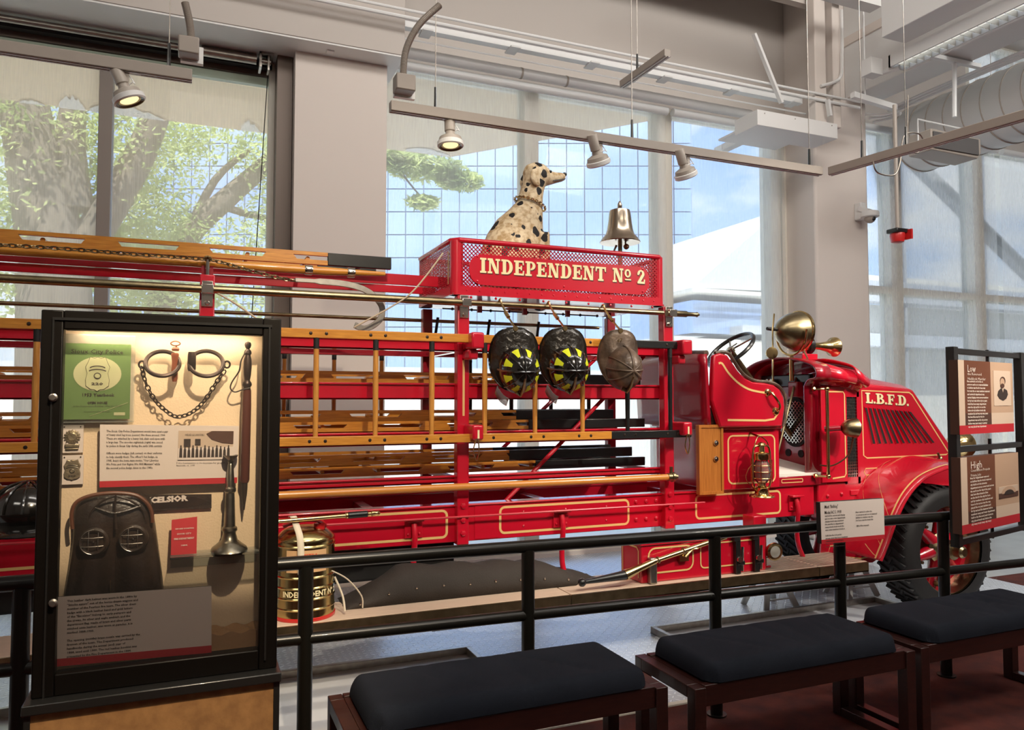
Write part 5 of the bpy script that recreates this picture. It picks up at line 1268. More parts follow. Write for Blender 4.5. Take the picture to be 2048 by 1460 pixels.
# ================================================================== DALMATIAN
def dogp(px, py, Y=4.86): return at(px, py, Y)
t0 = dogp(1045, 480)
mb = MB()
def loft(mb, secs, n=20):
    """secs: (centre, half thickness along n (in XZ plane), half width in Y, direction)"""
    vs = []
    for i, (c, h, w_) in enumerate(secs):
        d = (Vector(secs[min(i+1, len(secs)-1)][0])-Vector(secs[max(i-1, 0)][0])).normalized(); nrm = d.cross(Vector((0,1,0))).normalized()
        for j in range(n):
            a = 2*math.pi*j/n; vs.append(Vector(c)+nrm*h*math.cos(a)+Vector((0,1,0))*w_*math.sin(a))
    m = len(secs)
    mb.add(vs, [(i*n+j, i*n+(j+1) % n, (i+1)*n+(j+1) % n, (i+1)*n+j) for i in range(m-1) for j in range(n)]+[tuple(range(n-1,-1,-1)), tuple((m-1)*n+j for j in range(n))])
S_ = .00352
# torso and neck (sitting, chest to the right)
loft(mb, [(dogp(1000, 600), .12, .12), (dogp(1012, 560), .21, .17), (dogp(1022, 520), .225, .18), (dogp(1030, 490), .215, .165), (dogp(1040, 462), .185, .145), (dogp(1051, 436), .135, .115), (dogp(1059, 412), .100, .088), (dogp(1062, 392), .088, .076), (dogp(1066, 374), .084, .074), (dogp(1070, 356), .088, .078)])
# skull and muzzle
loft(mb, [(dogp(1052, 356), .045, .04), (dogp(1060, 352), .082, .070), (dogp(1072, 350), .092, .082), (dogp(1084, 352), .084, .074), (dogp(1094, 355), .063, .056), (dogp(1104, 356), .046, .042), (dogp(1116, 355), .037, .034), (dogp(1125, 354), .033, .030), (dogp(1130, 353), .020, .02)])
# fore legs, haunch
for dy in (-.07, .07):
    loft(mb, [(dogp(1072, 470)+Vector((0,dy,0)), .07, .06), (dogp(1079, 520)+Vector((0,dy,0)), .05, .045), (dogp(1082, 570)+Vector((0,dy,0)), .035, .035), (dogp(1082, 612)+Vector((0,dy,0)), .035, .035)])
    mb.sphere(dogp(1088, 612)+Vector((0,dy,0)), .045, 12, (1.3,1,.7))
    mb.sphere(dogp(1010, 545)+Vector((0,dy*1.5,0)), .15, 16, (1.1,.6,1.2)); mb.sphere(dogp(1045, 610)+Vector((0,dy*1.7,0)), .05, 12, (2.2,1,.7))
dog = thing('dalmatian_statue', 'painted dalmatian dog statue sitting upright in the red basket', 'dog statue', (t0.x, 4.86, 2.262))
bo = mb.build('body', M['dog'], dog)
md = bo.modifiers.new('remesh', 'REMESH'); md.mode = 'VOXEL'; md.voxel_size = .010; md.use_smooth_shade = True
md = bo.modifiers.new('smooth', 'SMOOTH'); md.factor = .6; md.iterations = 8
for sgn in (-1, 1):
    mb = MB(); e = dogp(1064, 343)+Vector((0, sgn*.078, 0)); secs = []
    pts = [dogp(1068, 338)+Vector((0, sgn*.060, 0)), dogp(1062, 348)+Vector((0, sgn*.090, 0)), dogp(1058, 362)+Vector((0, sgn*.094, 0)), dogp(1063, 373)+Vector((0, sgn*.090, 0)), dogp(1069, 378)+Vector((0, sgn*.086, 0))]
    loft(mb, [(p, h, .012) for p, h in zip(pts, (.012, .040, .042, .030, .008))], 12)
    mb.build('ear', M['dog'], dog, sub=1)
    MB().sphere(dogp(1095, 347)+Vector((0, sgn*.050, 0)), .011, 10).build('eye', M['black'], dog)
MB().sphere(dogp(1129, 349), .017, 12, (1,1.1,.9)).build('nose', M['black'], dog)
MB().tube([dogp(1128, 359)+Vector((0,-.02,0)), dogp(1115, 362)+Vector((0,-.034,0)), dogp(1102, 364)+Vector((0,-.040,0))], .0035, 5).build('mouth_line', M['black'], dog)
c = dogp(1060, 408); d = (dogp(1064, 392)-dogp(1054, 424)).normalized()
a_ = d.cross(Vector((0,1,0))).normalized()
ring = [c+a_*.116*math.cos(q)+Vector((0,1,0))*.100*math.sin(q) for q in [2*math.pi*i/40 for i in range(41)]]
cm = MB(); chain_mb(ring, .009, .016, .003, cm); cm.build('collar_chain', M['brass'], dog)
MB().tube(ring[:-1], .004, 6, closed=True).build('collar_band', M['brass_old'], dog)

# ================================================================== THINGS ON THE RUNNING BOARD
# brass lantern
c0 = at(1524, 997, 4.30); B = Vector((c0.x, 4.30, at(1524, 994, 4.30).z))
t = thing('brass_lantern', 'brass hurricane lantern with wire guard hung on the seat box', 'lantern', B)
def zz_(py): return at(1524, py, 4.30).z-B.z
u = zz_(870)
MB().lathe([(.085, 0), (.090, .006), (.085, .014), (.052, .022), (.048, .03), (.048, .065), (.052, .07), (.030, .08), (.028, .10)], B, (0,0,1), 28).build('fuel_tank', M['brass'], t)
MB().lathe([(.030, .115), (.046, .14), (.052, .18), (.044, .22), (.034, .255)], B, (0,0,1), 24).build('red_globe', M['red_glass'], t, label='reddish glass globe')
MB().lathe([(.034, .10), (.055, .13), (.064, .18), (.054, .23), (.040, .262)], B, (0,0,1), 24).build('outer_globe', M['acrylic'], t)
MB().lathe([(.055, .262), (.057, .268), (.057, .305), (.05, .312), (.024, .318), (.022, .36), (.032, .366), (.028, .378), (.01, .386)], B, (0,0,1), 24).build('chimney_cap', M['brass'], t)
mb = MB()
for sx in (-1, 1):
    mb.tube(catmull([B+Vector((sx*.045, 0, .05)), B+Vector((sx*.075, 0, .09)), B+Vector((sx*.078, 0, .2)), B+Vector((sx*.074, 0, .32)), B+Vector((sx*.05, 0, .36)), B+Vector((0, 0, .355))], 5), .008, 8)
for z in (.135, .18, .225): mb.tube([B+Vector((.07*math.cos(q), .07*math.sin(q), z)) for q in [2*math.pi*i/20 for i in range(20)]], .003, 5, closed=True)
for k in range(4): mb.tube([B+Vector((.07*math.cos(k*1.57+.8), .07*math.sin(k*1.57+.8), .1)), B+Vector((.07*math.cos(k*1.57+.8), .07*math.sin(k*1.57+.8), .265))], .003, 5)
mb.build('guard_wires', M['brass'], t)
MB().tube(catmull([B+Vector((-.07,0,.33)), B+Vector((-.05,0,.39)), B+Vector((0,.02,u-.01)), B+Vector((.05,0,.39)), B+Vector((.07,0,.33))], 6), .004, 6).tube([B+Vector((0,.02,u-.012)), B+Vector((0,.12,u+.01))], .007, 6).build('bail_handle', M['brass'], t)
MB().tube(catmull([B+Vector((-.075,0,.24)), B+Vector((-.12,.01,.18)), B+Vector((-.125,.01,.12)), B+Vector((-.07,0,.06))], 5), .003, 5).build('lift_wire', M['brass'], t)
# brass tank extinguisher
EX, EY, EZ, ER = .578, 4.272, .441, .158
t = thing('brass_pump_tank', 'round brass backpack pump tank with painted lettering standing on the running board', 'fire extinguisher', (EX, EY, EZ))
H_ = .47
tk = MB().lathe([(ER, 0), (ER+.003, .012), (ER, .03), (ER-.001, .40), (ER+.002, .41), (ER-.004, .425), (.11, .46), (.07, .472)], (EX, EY, EZ), (0,0,1), 48).build('tank_body', M['tin'], t)
mb = MB()
for z in (.06, .115, .17, .225, .385): mb.lathe([(ER+.001, z-.006), (ER+.004, z), (ER+.001, z+.006)], (EX, EY, EZ), (0,0,1), 48)
mb.build('tank_bead', M['tin'], tk)
MB().lathe([(ER+.004, 0), (ER+.006, .004), (ER+.006, .016), (ER+.004, .018)], (EX, EY, EZ), (0,0,1), 48).build('base_ring', M['red_plastic'], tk)
def cyl_patch(a0, a1, z0, z1, r, m_, name, par):
    n = 14; return MB().grid(lambda u_, v_: Vector((EX+r*math.sin(a0+(a1-a0)*u_), EY-r*math.cos(a0+(a1-a0)*u_), EZ+z0+(z1-z0)*v_)), n, 1).build(name, m_, par)
cyl_patch(-.75, .62, .255, .37, ER+.002, M['label_orange'], 'tank_label', tk)
def cyl_text(s_, size, z, acen, r, m_, par, bold=.02, fit=None):
    vs, fs = text_mesh([s_], size, bold=bold, align='CENTER'); k = 1
    if fit: w_ = max(v[0] for v in vs)-min(v[0] for v in vs); k = fit/w_
    return MB().add([Vector((EX+r*math.sin(acen+x*k/r), EY-r*math.cos(acen+x*k/r), EZ+z+y)) for x, y in vs], fs).build('tank_lettering', m_, par, smooth=False)
cyl_text('INDEPENDENT Nº 2', .040, .130, .12, ER+.006, M['cream'], tk, .03, .32)
cyl_text('SMITH', .020, .338, -.06, ER+.004, M['red_ink'], tk, .02, .10)
cyl_text('INDIAN', .036, .292, -.06, ER+.004, M['red_ink'], tk, .05, .17)
a = at(600, 1036, 4.14); zt_ = EZ+.49
sp_ = catmull([(EX-.075, EY-.02, EZ+.53), (EX-.07, EY-.06, EZ+.535), (EX-.062, EY-.11, EZ+.50), (EX-.050, EY-.150, EZ+.455), (EX-.045, EY-.166, EZ+.41), (EX-.042, EY-.168, EZ+.33), (EX-.040, EY-.166, EZ+.25)], 4)
MB().grid(lambda u_, v_: sp_[min(len(sp_)-1, int(round(u_*(len(sp_)-1))))]+Vector(((v_-.5)*.034, 0, 0)), len(sp_)-1, 1).build('carry_strap', M['strap'], t, solid=.004)
p0, p1 = at(520, 1046, 4.16), at(742, 1027, 4.16)
MB().tube([p0, p0.lerp(p1, .78)], .011, 12).tube([p0.lerp(p1, .95), p1], .010, 12).lathe([(.012,0), (.017,.003), (.017,.012), (.012,.015)], p0.lerp(p1, .76), p1-p0, 12).lathe([(.012,0), (.016,.004), (.010,.03), (.014,.04), (.006,.05)], p1, p1-p0, 12).build('pump_tube', M['brass'], t)
MB().lathe([(.013, 0), (.018, .005), (.018, .105), (.013, .11)], p0.lerp(p1, .78), p1-p0, 12).build('pump_grip', M['black'], t)
MB().tube(catmull([(EX-.12, EY-.05, EZ+.49), (EX-.03, EY-.08, EZ+.52), (EX+.06, EY-.06, EZ+.51), (EX+.10, EY-.03, EZ+.47)], 5), .014, 8).lathe([(.03, 0), (.03, .03)], (EX+.07, EY-.04, EZ+.46), (0,0,1), 12).build('pump_hose', M['red_plastic'], t)
MB().tube(catmull([(EX+.13, EY-.09, EZ+.24), (EX+.22, EY-.06, EZ+.18), (EX+.30, EY-.04, EZ+.08), (EX+.31, EY-.03, EZ+.01)], 5), .004, 6).tube(catmull([(EX+.15, EY-.06, EZ+.2), (EX+.19, EY-.08, EZ+.10), (EX+.20, EY-.1, EZ+.02)], 5), .006, 6).build('loose_strap', M['strap'], t)
# canvas tarp bundle
mb = MB(); n = 22
def tarp(u_, v_):
    x = .80+u_*1.62; a = v_*math.pi
    h = (.19*min(1, u_*5) if u_ < .2 else .19-.07*(u_-.2)) * (1 if u_ < .72 else max(.05, 1-(u_-.72)/.28)**.8)
    y = 4.40-.13*math.cos(a)*(1 if u_ < .9 else .8); z = .442+h*math.sin(a)**.7+.008*math.sin(u_*37+v_*9)*math.sin(a)
    return Vector((x, y, z))
o = mb.grid(tarp, 60, 12).build('canvas_bundle', M['tarp'], None, solid=.004); tag(o, 'long dark canvas covered bundle lying on the running board behind the hangers', 'canvas bundle')
for k in range(9):
    u_ = .05+k*.1; MB().sphere(tarp(u_, .10)+Vector((0,-.004,0)), .008, 8).build('snap_stud', M['nickel'], o)
# play pipe nozzle
t = thing('hose_nozzle', 'long brass and black hose nozzle leaning across the red tool box', 'nozzle', at(1164, 1166, 4.12))
q = [at(1164, 1165, 4.11), at(1250, 1150, 4.11), at(1280, 1136, 4.11), at(1310, 1122, 4.11), at(1422, 1083, 4.11), at(1450, 1073, 4.11)]
MB().tube([q[0], q[1]], [.012, .030], 14).sphere(q[0], .026, 14).build('rubber_tip', M['black'], t)
MB().tube([q[1], q[1].lerp(q[2], .3), q[2], q[3]], [.034, .030, .024, .020], 14).tube([q[3], q[4]], .016, 12).tube([q[4], q[5]], [.024, .022], 12).build('brass_barrel', M['brass'], t)
for k in (.05, .5, .98): c = q[3].lerp(q[4], k); MB().lathe([(.018,-.008), (.023,-.004), (.023,.004), (.018,.008)], c, q[4]-q[3], 12).build('barrel_collar', M['brass_old'], t)
a = at(1306, 1163, 4.11); MB().box((a.x-.022, 4.10, .442), (a.x+.028, 4.145, at(1306, 1116, 4.11).z)).build('rest_clip', M['steel'], t, bevel=.008)
# tools at the box end
g_ = 'black tools clipped at the end of the running board box'
for px, lb in ((1475, 'left'), (1513, 'right')):
    a = at(px, 1140, 4.13); t = thing('spanner_tool', lb+' black clamp tool standing at the right end of the tool box', 'tool', (a.x, 4.13, .442), g_)
    MB().box((a.x-.02, 4.115, .442), (a.x+.02, 4.15, .70)).box((a.x-.035, 4.11, .66), (a.x+.01, 4.15, .73)).box((a.x-.01, 4.11, .50), (a.x+.05, 4.15, .53)).build('tool_body', M['black'], t, bevel=.006)
    MB().tube([(a.x+.03, 4.12, .46), (a.x+.035, 4.12, .62)], .010, 8).lathe([(.02,0), (.02,.012)], (a.x+.0, 4.11, .54), NY, 10).build('tool_screw', M['nickel'], t)
a = at(1520, 1085, 4.2); t = thing('red_running_lamp', 'small red housing with round brass lamp past the black tools', 'lamp', (a.x, 4.25, .442))
MB().box((a.x-.05, 4.20, .442), (a.x+.06, 4.32, .80)).box((a.x-.06, 4.18, .442), (a.x+.08, 4.34, .46)).build('lamp_housing', M['red'], t, bevel=.008)
c = at(1548, 1103, 4.15); MB().lathe([(.03, -.05), (.055, -.02), (.062, 0), (.060, .012), (.052, .015)], c, (-.1,-1,0), 24).build('lamp_ring', M['brass'], t)
MB().lathe([(.050, .010), (.03, .02), (.01, .024)], c, (-.1,-1,0), 20).build('lamp_lens', M['lens_glass'], t)
# jack stands
def jack(x, y, label):
    t = thing('jack_stand', label, 'jack stand', (x, y, 0), 'jack stands under the truck')
    c = Vector((x, y, 0)); mb = MB()
    for sx in (-1, 1):
        for sy in (-1, 1): MB().bar(c+Vector((sx*.15, sy*.13, 0)), c+Vector((sx*.045, sy*.04, .30)), .05, .012, Vector((0, sy, 0))).build('leg', M['jack'], t)
    MB().box(c+Vector((-.055,-.05,.26)), c+Vector((.055,.05,.34))).build('collar', M['jack'], t, bevel=.005)
    MB().box(c+Vector((-.025,-.025,.3)), c+Vector((.025,.025,.39))).box(c+Vector((-.07,-.03,.37)), c+Vector((.07,.03,.39))).build('post', M['black'], t)
    MB().bar(c+Vector((-.12,-.10,.08)), c+Vector((.12,-.10,.08)), .02, .01).build('brace', M['jack'], t)
jack(4.15, 4.72, 'white jack stand under the running board near the front wheel')
jack(5.02, 4.75, 'white jack stand close behind the front tyre')
a = at(1235, 1240, 4.6)
# floor troughs
for (x0, x1, y0, y1, lb, m_) in ((-1.8, 1.64, 3.52, 4.60, 'shallow steel-edged floor trough at lower left behind the railing', 'stage'), (2.92, 5.0, 3.55, 4.50, 'shallow steel-edged floor trough behind the middle bench', 'stage')):
    t = thing('floor_trough', lb, 'floor trough', ((x0+x1)/2, (y0+y1)/2, 0), 'steel edged floor troughs')
    MB().box((x0, y0, .0), (x1, y1, .008)).build('trough_base', M[m_], t)
    MB().box((x0, y1-.03, 0), (x1, y1, .05)).box((x0, y0, 0), (x1, y0+.03, .05)).box((x1-.03, y0+.03, 0), (x1, y1-.03, .05)).box((x0, y0+.03, 0), (x0+.03, y1-.03, .05)).build('trough_rim', M['steel'], t, bevel=.003)

# ================================================================== RAILING
def ry(x): return 3.335-.0437*x
t = thing('railing', 'dark tubular railing with square-set posts between benches and truck', 'railing', (1.8, 3.26, 0))
XE = at(1913, 1028, 3.155).x
MB().tube([(-2.6, ry(-2.6), .915), (XE, ry(XE), .915)], .029, 18).build('top_rail', M['rail'], t)
MB().tube([(-2.6, ry(-2.6), .60), (6.5, ry(6.5), .60)], .026, 18).build('lower_rail', M['rail'], t)
for px in (45, 612, 1056, 1430, 1680, 1888):
    r_ = ray(px, 1150); sl_ = r_.x/r_.y; y = 3.335/(1+.0437*sl_); x = sl_*y
    MB().lathe([(.031, 0), (.031, .90)], (x, y, 0), (0,0,1), 18).lathe([(.05, 0), (.05, .008)], (x, y, 0), (0,0,1), 18).build('post', M['rail'], t)
def card(name, label, cat, corners, thick, face, band=None, bandm='card_red', edge='matt_black', group=None):
    """corners TL,TR,BR,BL as world points"""
    TL, TR_, BR, BL = [Vector(c) for c in corners]; nrm = (TR_-TL).cross(BL-TL).normalized()
    if nrm.dot(CAM-TL) < 0: nrm = -nrm
    t = thing(name, label, cat, (BL+BR)/2, group)
    MB().prism([TL, TR_, BR, BL], -nrm*thick).build('backing', M[edge], t, smooth=False)
    f = band or 0
    ML, MR = BL.lerp(TL, f), BR.lerp(TR_, f)
    MB().prism([TL+nrm*.0005, TR_+nrm*.0005, MR+nrm*.0005, ML+nrm*.0005], nrm*.001).build('printed_face', M[face], t, smooth=False)
    if band: MB().prism([ML+nrm*.0005, MR+nrm*.0005, BR+nrm*.0005, BL+nrm*.0005], nrm*.001).build('colour_band', M[bandm], t, smooth=False)
    def P(u_, v_, off=.0022): return TL.lerp(TR_, u_).lerp(BL.lerp(BR, u_), v_)+nrm*off
    return t, P, (TR_-TL), (TL-BL)
def para(n, w0, seed):
    rd = random.Random(seed); words = 'the truck was built for the department and carried ladders hose lanterns and crew to fires across the city for many years before it was restored by members and placed on display here'.split()
    out_ = []
    for _ in range(n):
        s_ = ''
        while len(s_) < w0-4: s_ += rd.choice(words)+' '
        out_.append(s_.strip())
    return out_
YR = 3.10
t, P, ux, uy = card('rail_label', 'cream text panel with red lower band mounted on the railing', 'sign', [at(1640, 1005, YR), at(1767, 997, YR), at(1769, 1077, YR), at(1643, 1088, YR)], .03, 'card', .10)
text('title_text', ['Mack "Bulldog"', 'Model AC 5, 1918'], .024, P(.06, .07), M['ink'], t, ux, uy, bold=.01, fit=.115)
text('body_text', para(6, 30, 1)+['']+para(5, 30, 2), .0118, P(.06, .31), M['ink'], t, ux, uy, fit=.155, bold=.02)
text('body_text', para(4, 30, 3)+['', 'Gift of the museum'], .0118, P(.54, .27), M['ink'], t, ux, uy, fit=.155, bold=.02)
# tall sign stand
P0 = Vector((4.13, 3.10, 0)); U = Vector((.973, .232, 0)).normalized(); NV = Vector((U.y, -U.x, 0))
def on(px, py, off=0):
    d = ray(px, py); k = NV.dot(P0+NV*off-CAM)/NV.dot(d); return CAM+d*k
t = thing('sign_stand', 'black metal frame stand holding two brown text panels at right', 'sign stand', on(1975, 1090))
c_ = [on(1897, 693), on(2035, 712), on(2056, 1066), on(1922, 1092)]
zt_, zb_ = c_[0].z, c_[3].z
sx = lambda p: (p-P0).dot(U)
s0, s1 = sx(on(1906, 800)), sx(on(2040, 800))
def pt(s_, z, off=0): return P0+U*s_+NV*off+Vector((0,0,z-P0.z))
fm = MB()
for s_ in (s0, s1): fm.bar(pt(s_, zb_), pt(s_, zt_), .05, .05, NV)
for z in (zt_-.025, (on(1985, 893)).z, zb_+.025): fm.bar(pt(s0, z), pt(s1, z), .035, .035, Vector((0,0,1)))
fm.build('frame', M['black'], t, bevel=.003)
sm = (s0+s1)/2
MB().tube([pt(sm, zt_, 0), pt(sm, zt_-.12, 0)], .010, 8).tube([pt(sm, on(1985, 893).z-.05), pt(sm, on(1985, 893).z+.05)], .010, 8).tube([pt(sm, zb_), pt(sm, zb_+.08)], .010, 8).build('hanger_rod', M['black'], t)
def sign_panel(tl, tr, br, bl, title, sub, picture):
    q = [on(*p, .045) for p in (tl, tr, br, bl)]
    # make it a true rectangle in the plane
    a0, a1 = (sx(q[0])+sx(q[3]))/2, (sx(q[1])+sx(q[2]))/2; z1, z0 = (q[0].z+q[1].z)/2, (q[2].z+q[3].z)/2
    W_, H2 = a1-a0, z1-z0
    def Q(u_, v_, off=0): return pt(a0+W_*u_, z1-H2*v_, .045+off)
    pn = MB().prism([Q(0,0), Q(1,0), Q(1,1), Q(0,1)], -NV*.05).build('text_panel', M['panel_dark'], t, smooth=False)
    def area(u0, v0, u1, v1, m_, name, off=.002): MB().prism([Q(u0,v0,off*.5), Q(u1,v0,off*.5), Q(u1,v1,off*.5), Q(u0,v1,off*.5)], NV*off*.5).build(name, M[m_], pn, smooth=False)
    area(0, .88, 1, 1, 'card_red', 'red_band'); area(0, 0, .10, .88, 'panel_lite', 'light_margin'); area(.10, 0, .57, .72, 'panel_brown', 'brown_field'); area(.10, .72, .57, .88, 'panel_dark', 'dark_field')
    area(.57, 0, 1, .72, 'panel_tan', 'tan_field'); area(.57, .72, 1, .88, 'panel_lite', 'light_field')
    text('title_text', title, .060, Q(.15, .06, .003), M['white_ink'], pn, U, (0,0,1), fit=W_*.14 if len(title) < 4 else W_*.18)
    text('subtitle_text', sub, .022, Q(.15, .165, .003), M['white_ink'], pn, U, (0,0,1), fit=W_*.32)
    text('body_text', para(15, 34, len(title)), .0165, Q(.14, .27, .003), M['white_ink'], pn, U, (0,0,1), fit=W_*.40, bold=.03, spacing=1.15)
    if picture == 'portrait':
        area(.62, .12, .95, .62, 'panel_lite', 'photo_print', .004)
        head = MB(); 
        def blob(cu, cv, ru, rv, n=20): return [Q(cu+ru*math.cos(q_), cv+rv*math.sin(q_), .005) for q_ in [2*math.pi*i/n for i in range(n)]]
        MB().prism([Q(.68,.47,.005), Q(.70,.41,.005), Q(.745,.375,.005), Q(.82,.375,.005), Q(.87,.40,.005), Q(.885,.46,.005), Q(.85,.52,.005), Q(.79,.55,.005), Q(.72,.52,.005)], NV*.001).build('portrait_coat', M['ink'], pn, smooth=False)
        MB().prism([Q(.765,.375,.0065), Q(.80,.375,.0065), Q(.785,.43,.0065)], NV*.0006).build('portrait_shirt', M['panel_lite'], pn, smooth=False)
        MB().prism(blob(.790, .265, .052, .062), NV*.0015).build('portrait_hair', M['panel_dark'], pn, smooth=False)
        MB().prism(blob(.780, .288, .042, .062), NV*.0022).build('portrait_face', M['panel_tan'], pn, smooth=False)
        MB().prism(blob(.778, .335, .036, .034), NV*.0028).build('portrait_beard', M['panel_dark'], pn, smooth=False)
    else:
        area(.62, .46, .97, .62, 'sepia', 'photo_print', .004)
        for k, (u0, v0, u1, v1, m_) in enumerate(((.62, .55, .97, .62, 'panel_dark'),)): area(u0, v0, u1, v1, m_, 'print_ground', .006)
        MB().prism([Q(.795+.13*math.cos(q_), .56-.10*math.sin(q_), .006) for q_ in [math.pi*i/12 for i in range(13)]], NV*.001).build('print_rock', M['panel_tan'], pn, smooth=False)
        MB().prism([Q(.795+.09*math.cos(q_), .575-.065*math.sin(q_), .0075) for q_ in [math.pi*i/12 for i in range(13)]], NV*.001).build('print_arch', M['ink'], pn, smooth=False)
sign_panel((1913, 721), (2023, 725), (2028, 865), (1921, 867), 'Low', ['the Reverend', 'Haddock Murder'], 'portrait')
sign_panel((1919, 912), (2034, 908), (2041, 1053), (1925, 1058), 'High', ['Construction Projects', 'Private Jobs'], 'arch')

# ================================================================== BENCHES
def bench(x0, x1, y0, y1, label, seed):
    t = thing('bench', label, 'bench', ((x0+x1)/2, (y0+y1)/2, 0), 'upholstered museum benches')
    rd = random.Random(seed); W_, D_ = x1-x0, y1-y0; cx, cy = (x0+x1)/2, (y0+y1)/2
    nx, ny = 60, 26; top = []; folds = [(rd.uniform(.25, .85), rd.uniform(-.5, .5), rd.uniform(.03, .06), rd.uniform(.4, 1)) for _ in range(6)]
    def f(u_, v_):
        u_ = .5-.5*math.cos(math.pi*u_); v_ = .5-.5*math.cos(math.pi*v_)
        x = (u_-.5)*W_; y = (v_-.5)*D_
        ex_, ey_ = min(u_, 1-u_)*W_, min(v_, 1-v_)*D_
        r_ = .050; dx = max(0, r_-ex_)/r_; dy = max(0, r_-ey_)/r_; q_ = min(1, (dx*dx+dy*dy)**.5)
        z = .450+.070*(1-q_**2)**.5+.010*math.sin(math.pi*u_)*math.sin(math.pi*v_)
        for fu, fs_, fw_, fh in folds:
            d_ = (u_-fu)-fs_*(v_-.5)*.6; z -= .011*fh*math.exp(-(d_/fw_*3)**2)*math.sin(math.pi*min(1, v_*1.0))
        k = 1
        if q_ >= 1: z = .450
        # pull corners in
        if dx > 0 and dy > 0: x -= math.copysign(.014*dx*dy, x)*1.5; y -= math.copysign(.014*dx*dy, y)*1.5
        return Vector((cx+x, cy+y, z))
    mb = MB().grid(f, nx, ny); mb.prism([(x0+.035, y0+.035, .437), (x1-.035, y0+.035, .437), (x1-.035, y1-.035, .437), (x0+.035, y1-.035, .437)], (0,0,.012))
    cu = mb.build('cushion', M['cushion'], t, angle=70)
    e = .055
    for x in (x0-.075, x1+.02):
        lg = []
        for y in (y0, y1-e): MB().box((x, y, 0), (x+e, y+e, .44)).build('leg', M['mahog'], t, bevel=.003)
        MB().box((x, y0+e, .39), (x+e, y1-e, .44)).build('end_rail', M['mahog'], t, bevel=.003)
        MB().box((x, y0+e, 0), (x+e, y1-e, .045)).build('floor_rail', M['mahog'], t, bevel=.003)
    for y in (y0+.01, y1-.045): MB().box((x0-.02, y, .36), (x1+.02, y+.035, .445)).build('side_apron', M['mahog'], t, bevel=.003)
    MB().box((x0-.02, y0+.045, .41), (x1+.02, y1-.045, .44)).build('seat_board', M['mahog'], t)
bench(.585, 1.72, 2.64, 3.08, 'nearest dark-cushioned mahogany bench beside the display case', 1)
bench(1.95, 3.03, 2.57, 3.02, 'middle dark-cushioned bench between the other two', 2)
bench(3.23, 4.33, 2.58, 3.02, 'farthest dark-cushioned bench at right, below the sign stand', 3)

# ================================================================== DISPLAY CASE
YC = 2.60; YP = 2.72           # front face, back panel
def C3(px, py, y=YP): return at(px, py, y)
xl, xr_ = at(72, 1000, YC).x, at(558, 1000, YC).x
zt_, zb_ = at(320, 628, YC).z, at(320, 1366, YC).z
il, ir = at(121, 1000, YC+.03).x, at(520, 1000, YC+.03).x
it, ib = at(320, 666, YC+.03).z, at(320, 1318, YC+.03).z
t = thing('display_case', 'black framed wall case on a tan pedestal holding police and fire relics', 'display case', ((xl+xr_)/2, YC+.15, 0))
cf = MB().box((xl, YC, zb_), (il, YC+.05, zt_)).box((ir, YC, zb_), (xr_, YC+.05, zt_)).box((il, YC, it), (ir, YC+.05, zt_)).box((il, YC, zb_), (ir, YC+.05, ib)).build('door_frame', M['case'], t, bevel=.004)
MB().box((xl+.03, YC-.006, zt_-.03), (xr_-.03, YC, zt_-.022)).box((xl+.03, YC-.006, zb_), (xl+.035, YC, zt_-.03)).box((xr_-.04, YC-.006, zb_+.03), (xr_-.034, YC, zt_-.03)).build('frame_moulding', M['black'], cf)
for py in (795, 1205):
    a = at(107, py, YC); MB().lathe([(.012, 0), (.012, .008), (.008, .01), (.008, .02)], a, NY, 12).build('case_lock', M['steel'], cf)
MB().box((xl, YC+.05, zb_), (xl+.02, YC+.21, zt_)).box((xr_-.02, YC+.05, zb_), (xr_, YC+.21, zt_)).box((xl, YC+.05, zt_-.012), (xr_, YC+.21, zt_)).box((xl, YC+.05, zb_), (xr_, YC+.21, zb_+.02)).box((xl, YC+.19, zb_), (xr_, YC+.21, zt_)).build('case_shell', M['case'], t)
MB().box((xl+.02, YP, zb_+.02), (xr_-.02, YP+.02, zt_-.013)).build('linen_panel', M['linen'], t, label='cream linen covered backing')
MB().box((xl+.02, YC+.055, ib-.02), (xr_-.02, YP, ib-.005)).build('case_floor', M['linen'], t)
MB().box((il-.005, YC+.02, ib-.005), (ir+.005, YC+.024, it+.005)).build('glass_door', M['case_glass'], t)
zp = at(320, 1372, YC-.04).z
MB().box((xl-.015, YC-.05, zb_-.03), (xr_+.01, YC+.24, zb_)).build('case_ledge', M['black'], t, bevel=.004)
MB().box((xl-.01, YC-.035, 0), (xl+.006, YC+.22, zb_-.03)).box((xr_-.012, YC-.035, 0), (xr_+.006, YC+.22, zb_-.03)).box((xl, YC-.03, 0), (xr_, YC-.01, .06)).build('pedestal_edge', M['black'], t)
MB().box((xl+.006, YC-.03, .06), (xr_-.012, YC+.22, zb_-.031)).build('pedestal', M['tan_base'], t)

MB().box((il+.02, YC+.05, it+.004), (ir-.02, YC+.075, it+.018)).build('case_light', emis('case_light_strip', (1, .80, .55), 4), t)
lamp('AREA', 'case_strip_light', ((il+ir)/2, YC+.065, it-.002), ((il+ir)/2, YP+.25, it-.6), .8, (1, .80, .54), shape='RECTANGLE', size=ir-il-.06, size_y=.02)
FW_ = YP-.006
def rectp(px0, py0, px1, py1, y): a, b = at(px0, py0, y), at(px1, py1, y); return a.x, b.x, b.z, a.z
def sheet(name, label, cat, px0, py0, px1, py1, y, m_, thick=.004, group=None):
    x0, x1, z0, z1 = rectp(px0, py0, px1, py1, y)
    t = thing(name, label, cat, ((x0+x1)/2, y, z0), group)
    b = MB().box((x0, y, z0), (x1, y+thick, z1)).build('sheet', M[m_], t, smooth=False)
    return t, x0, x1, z0, z1
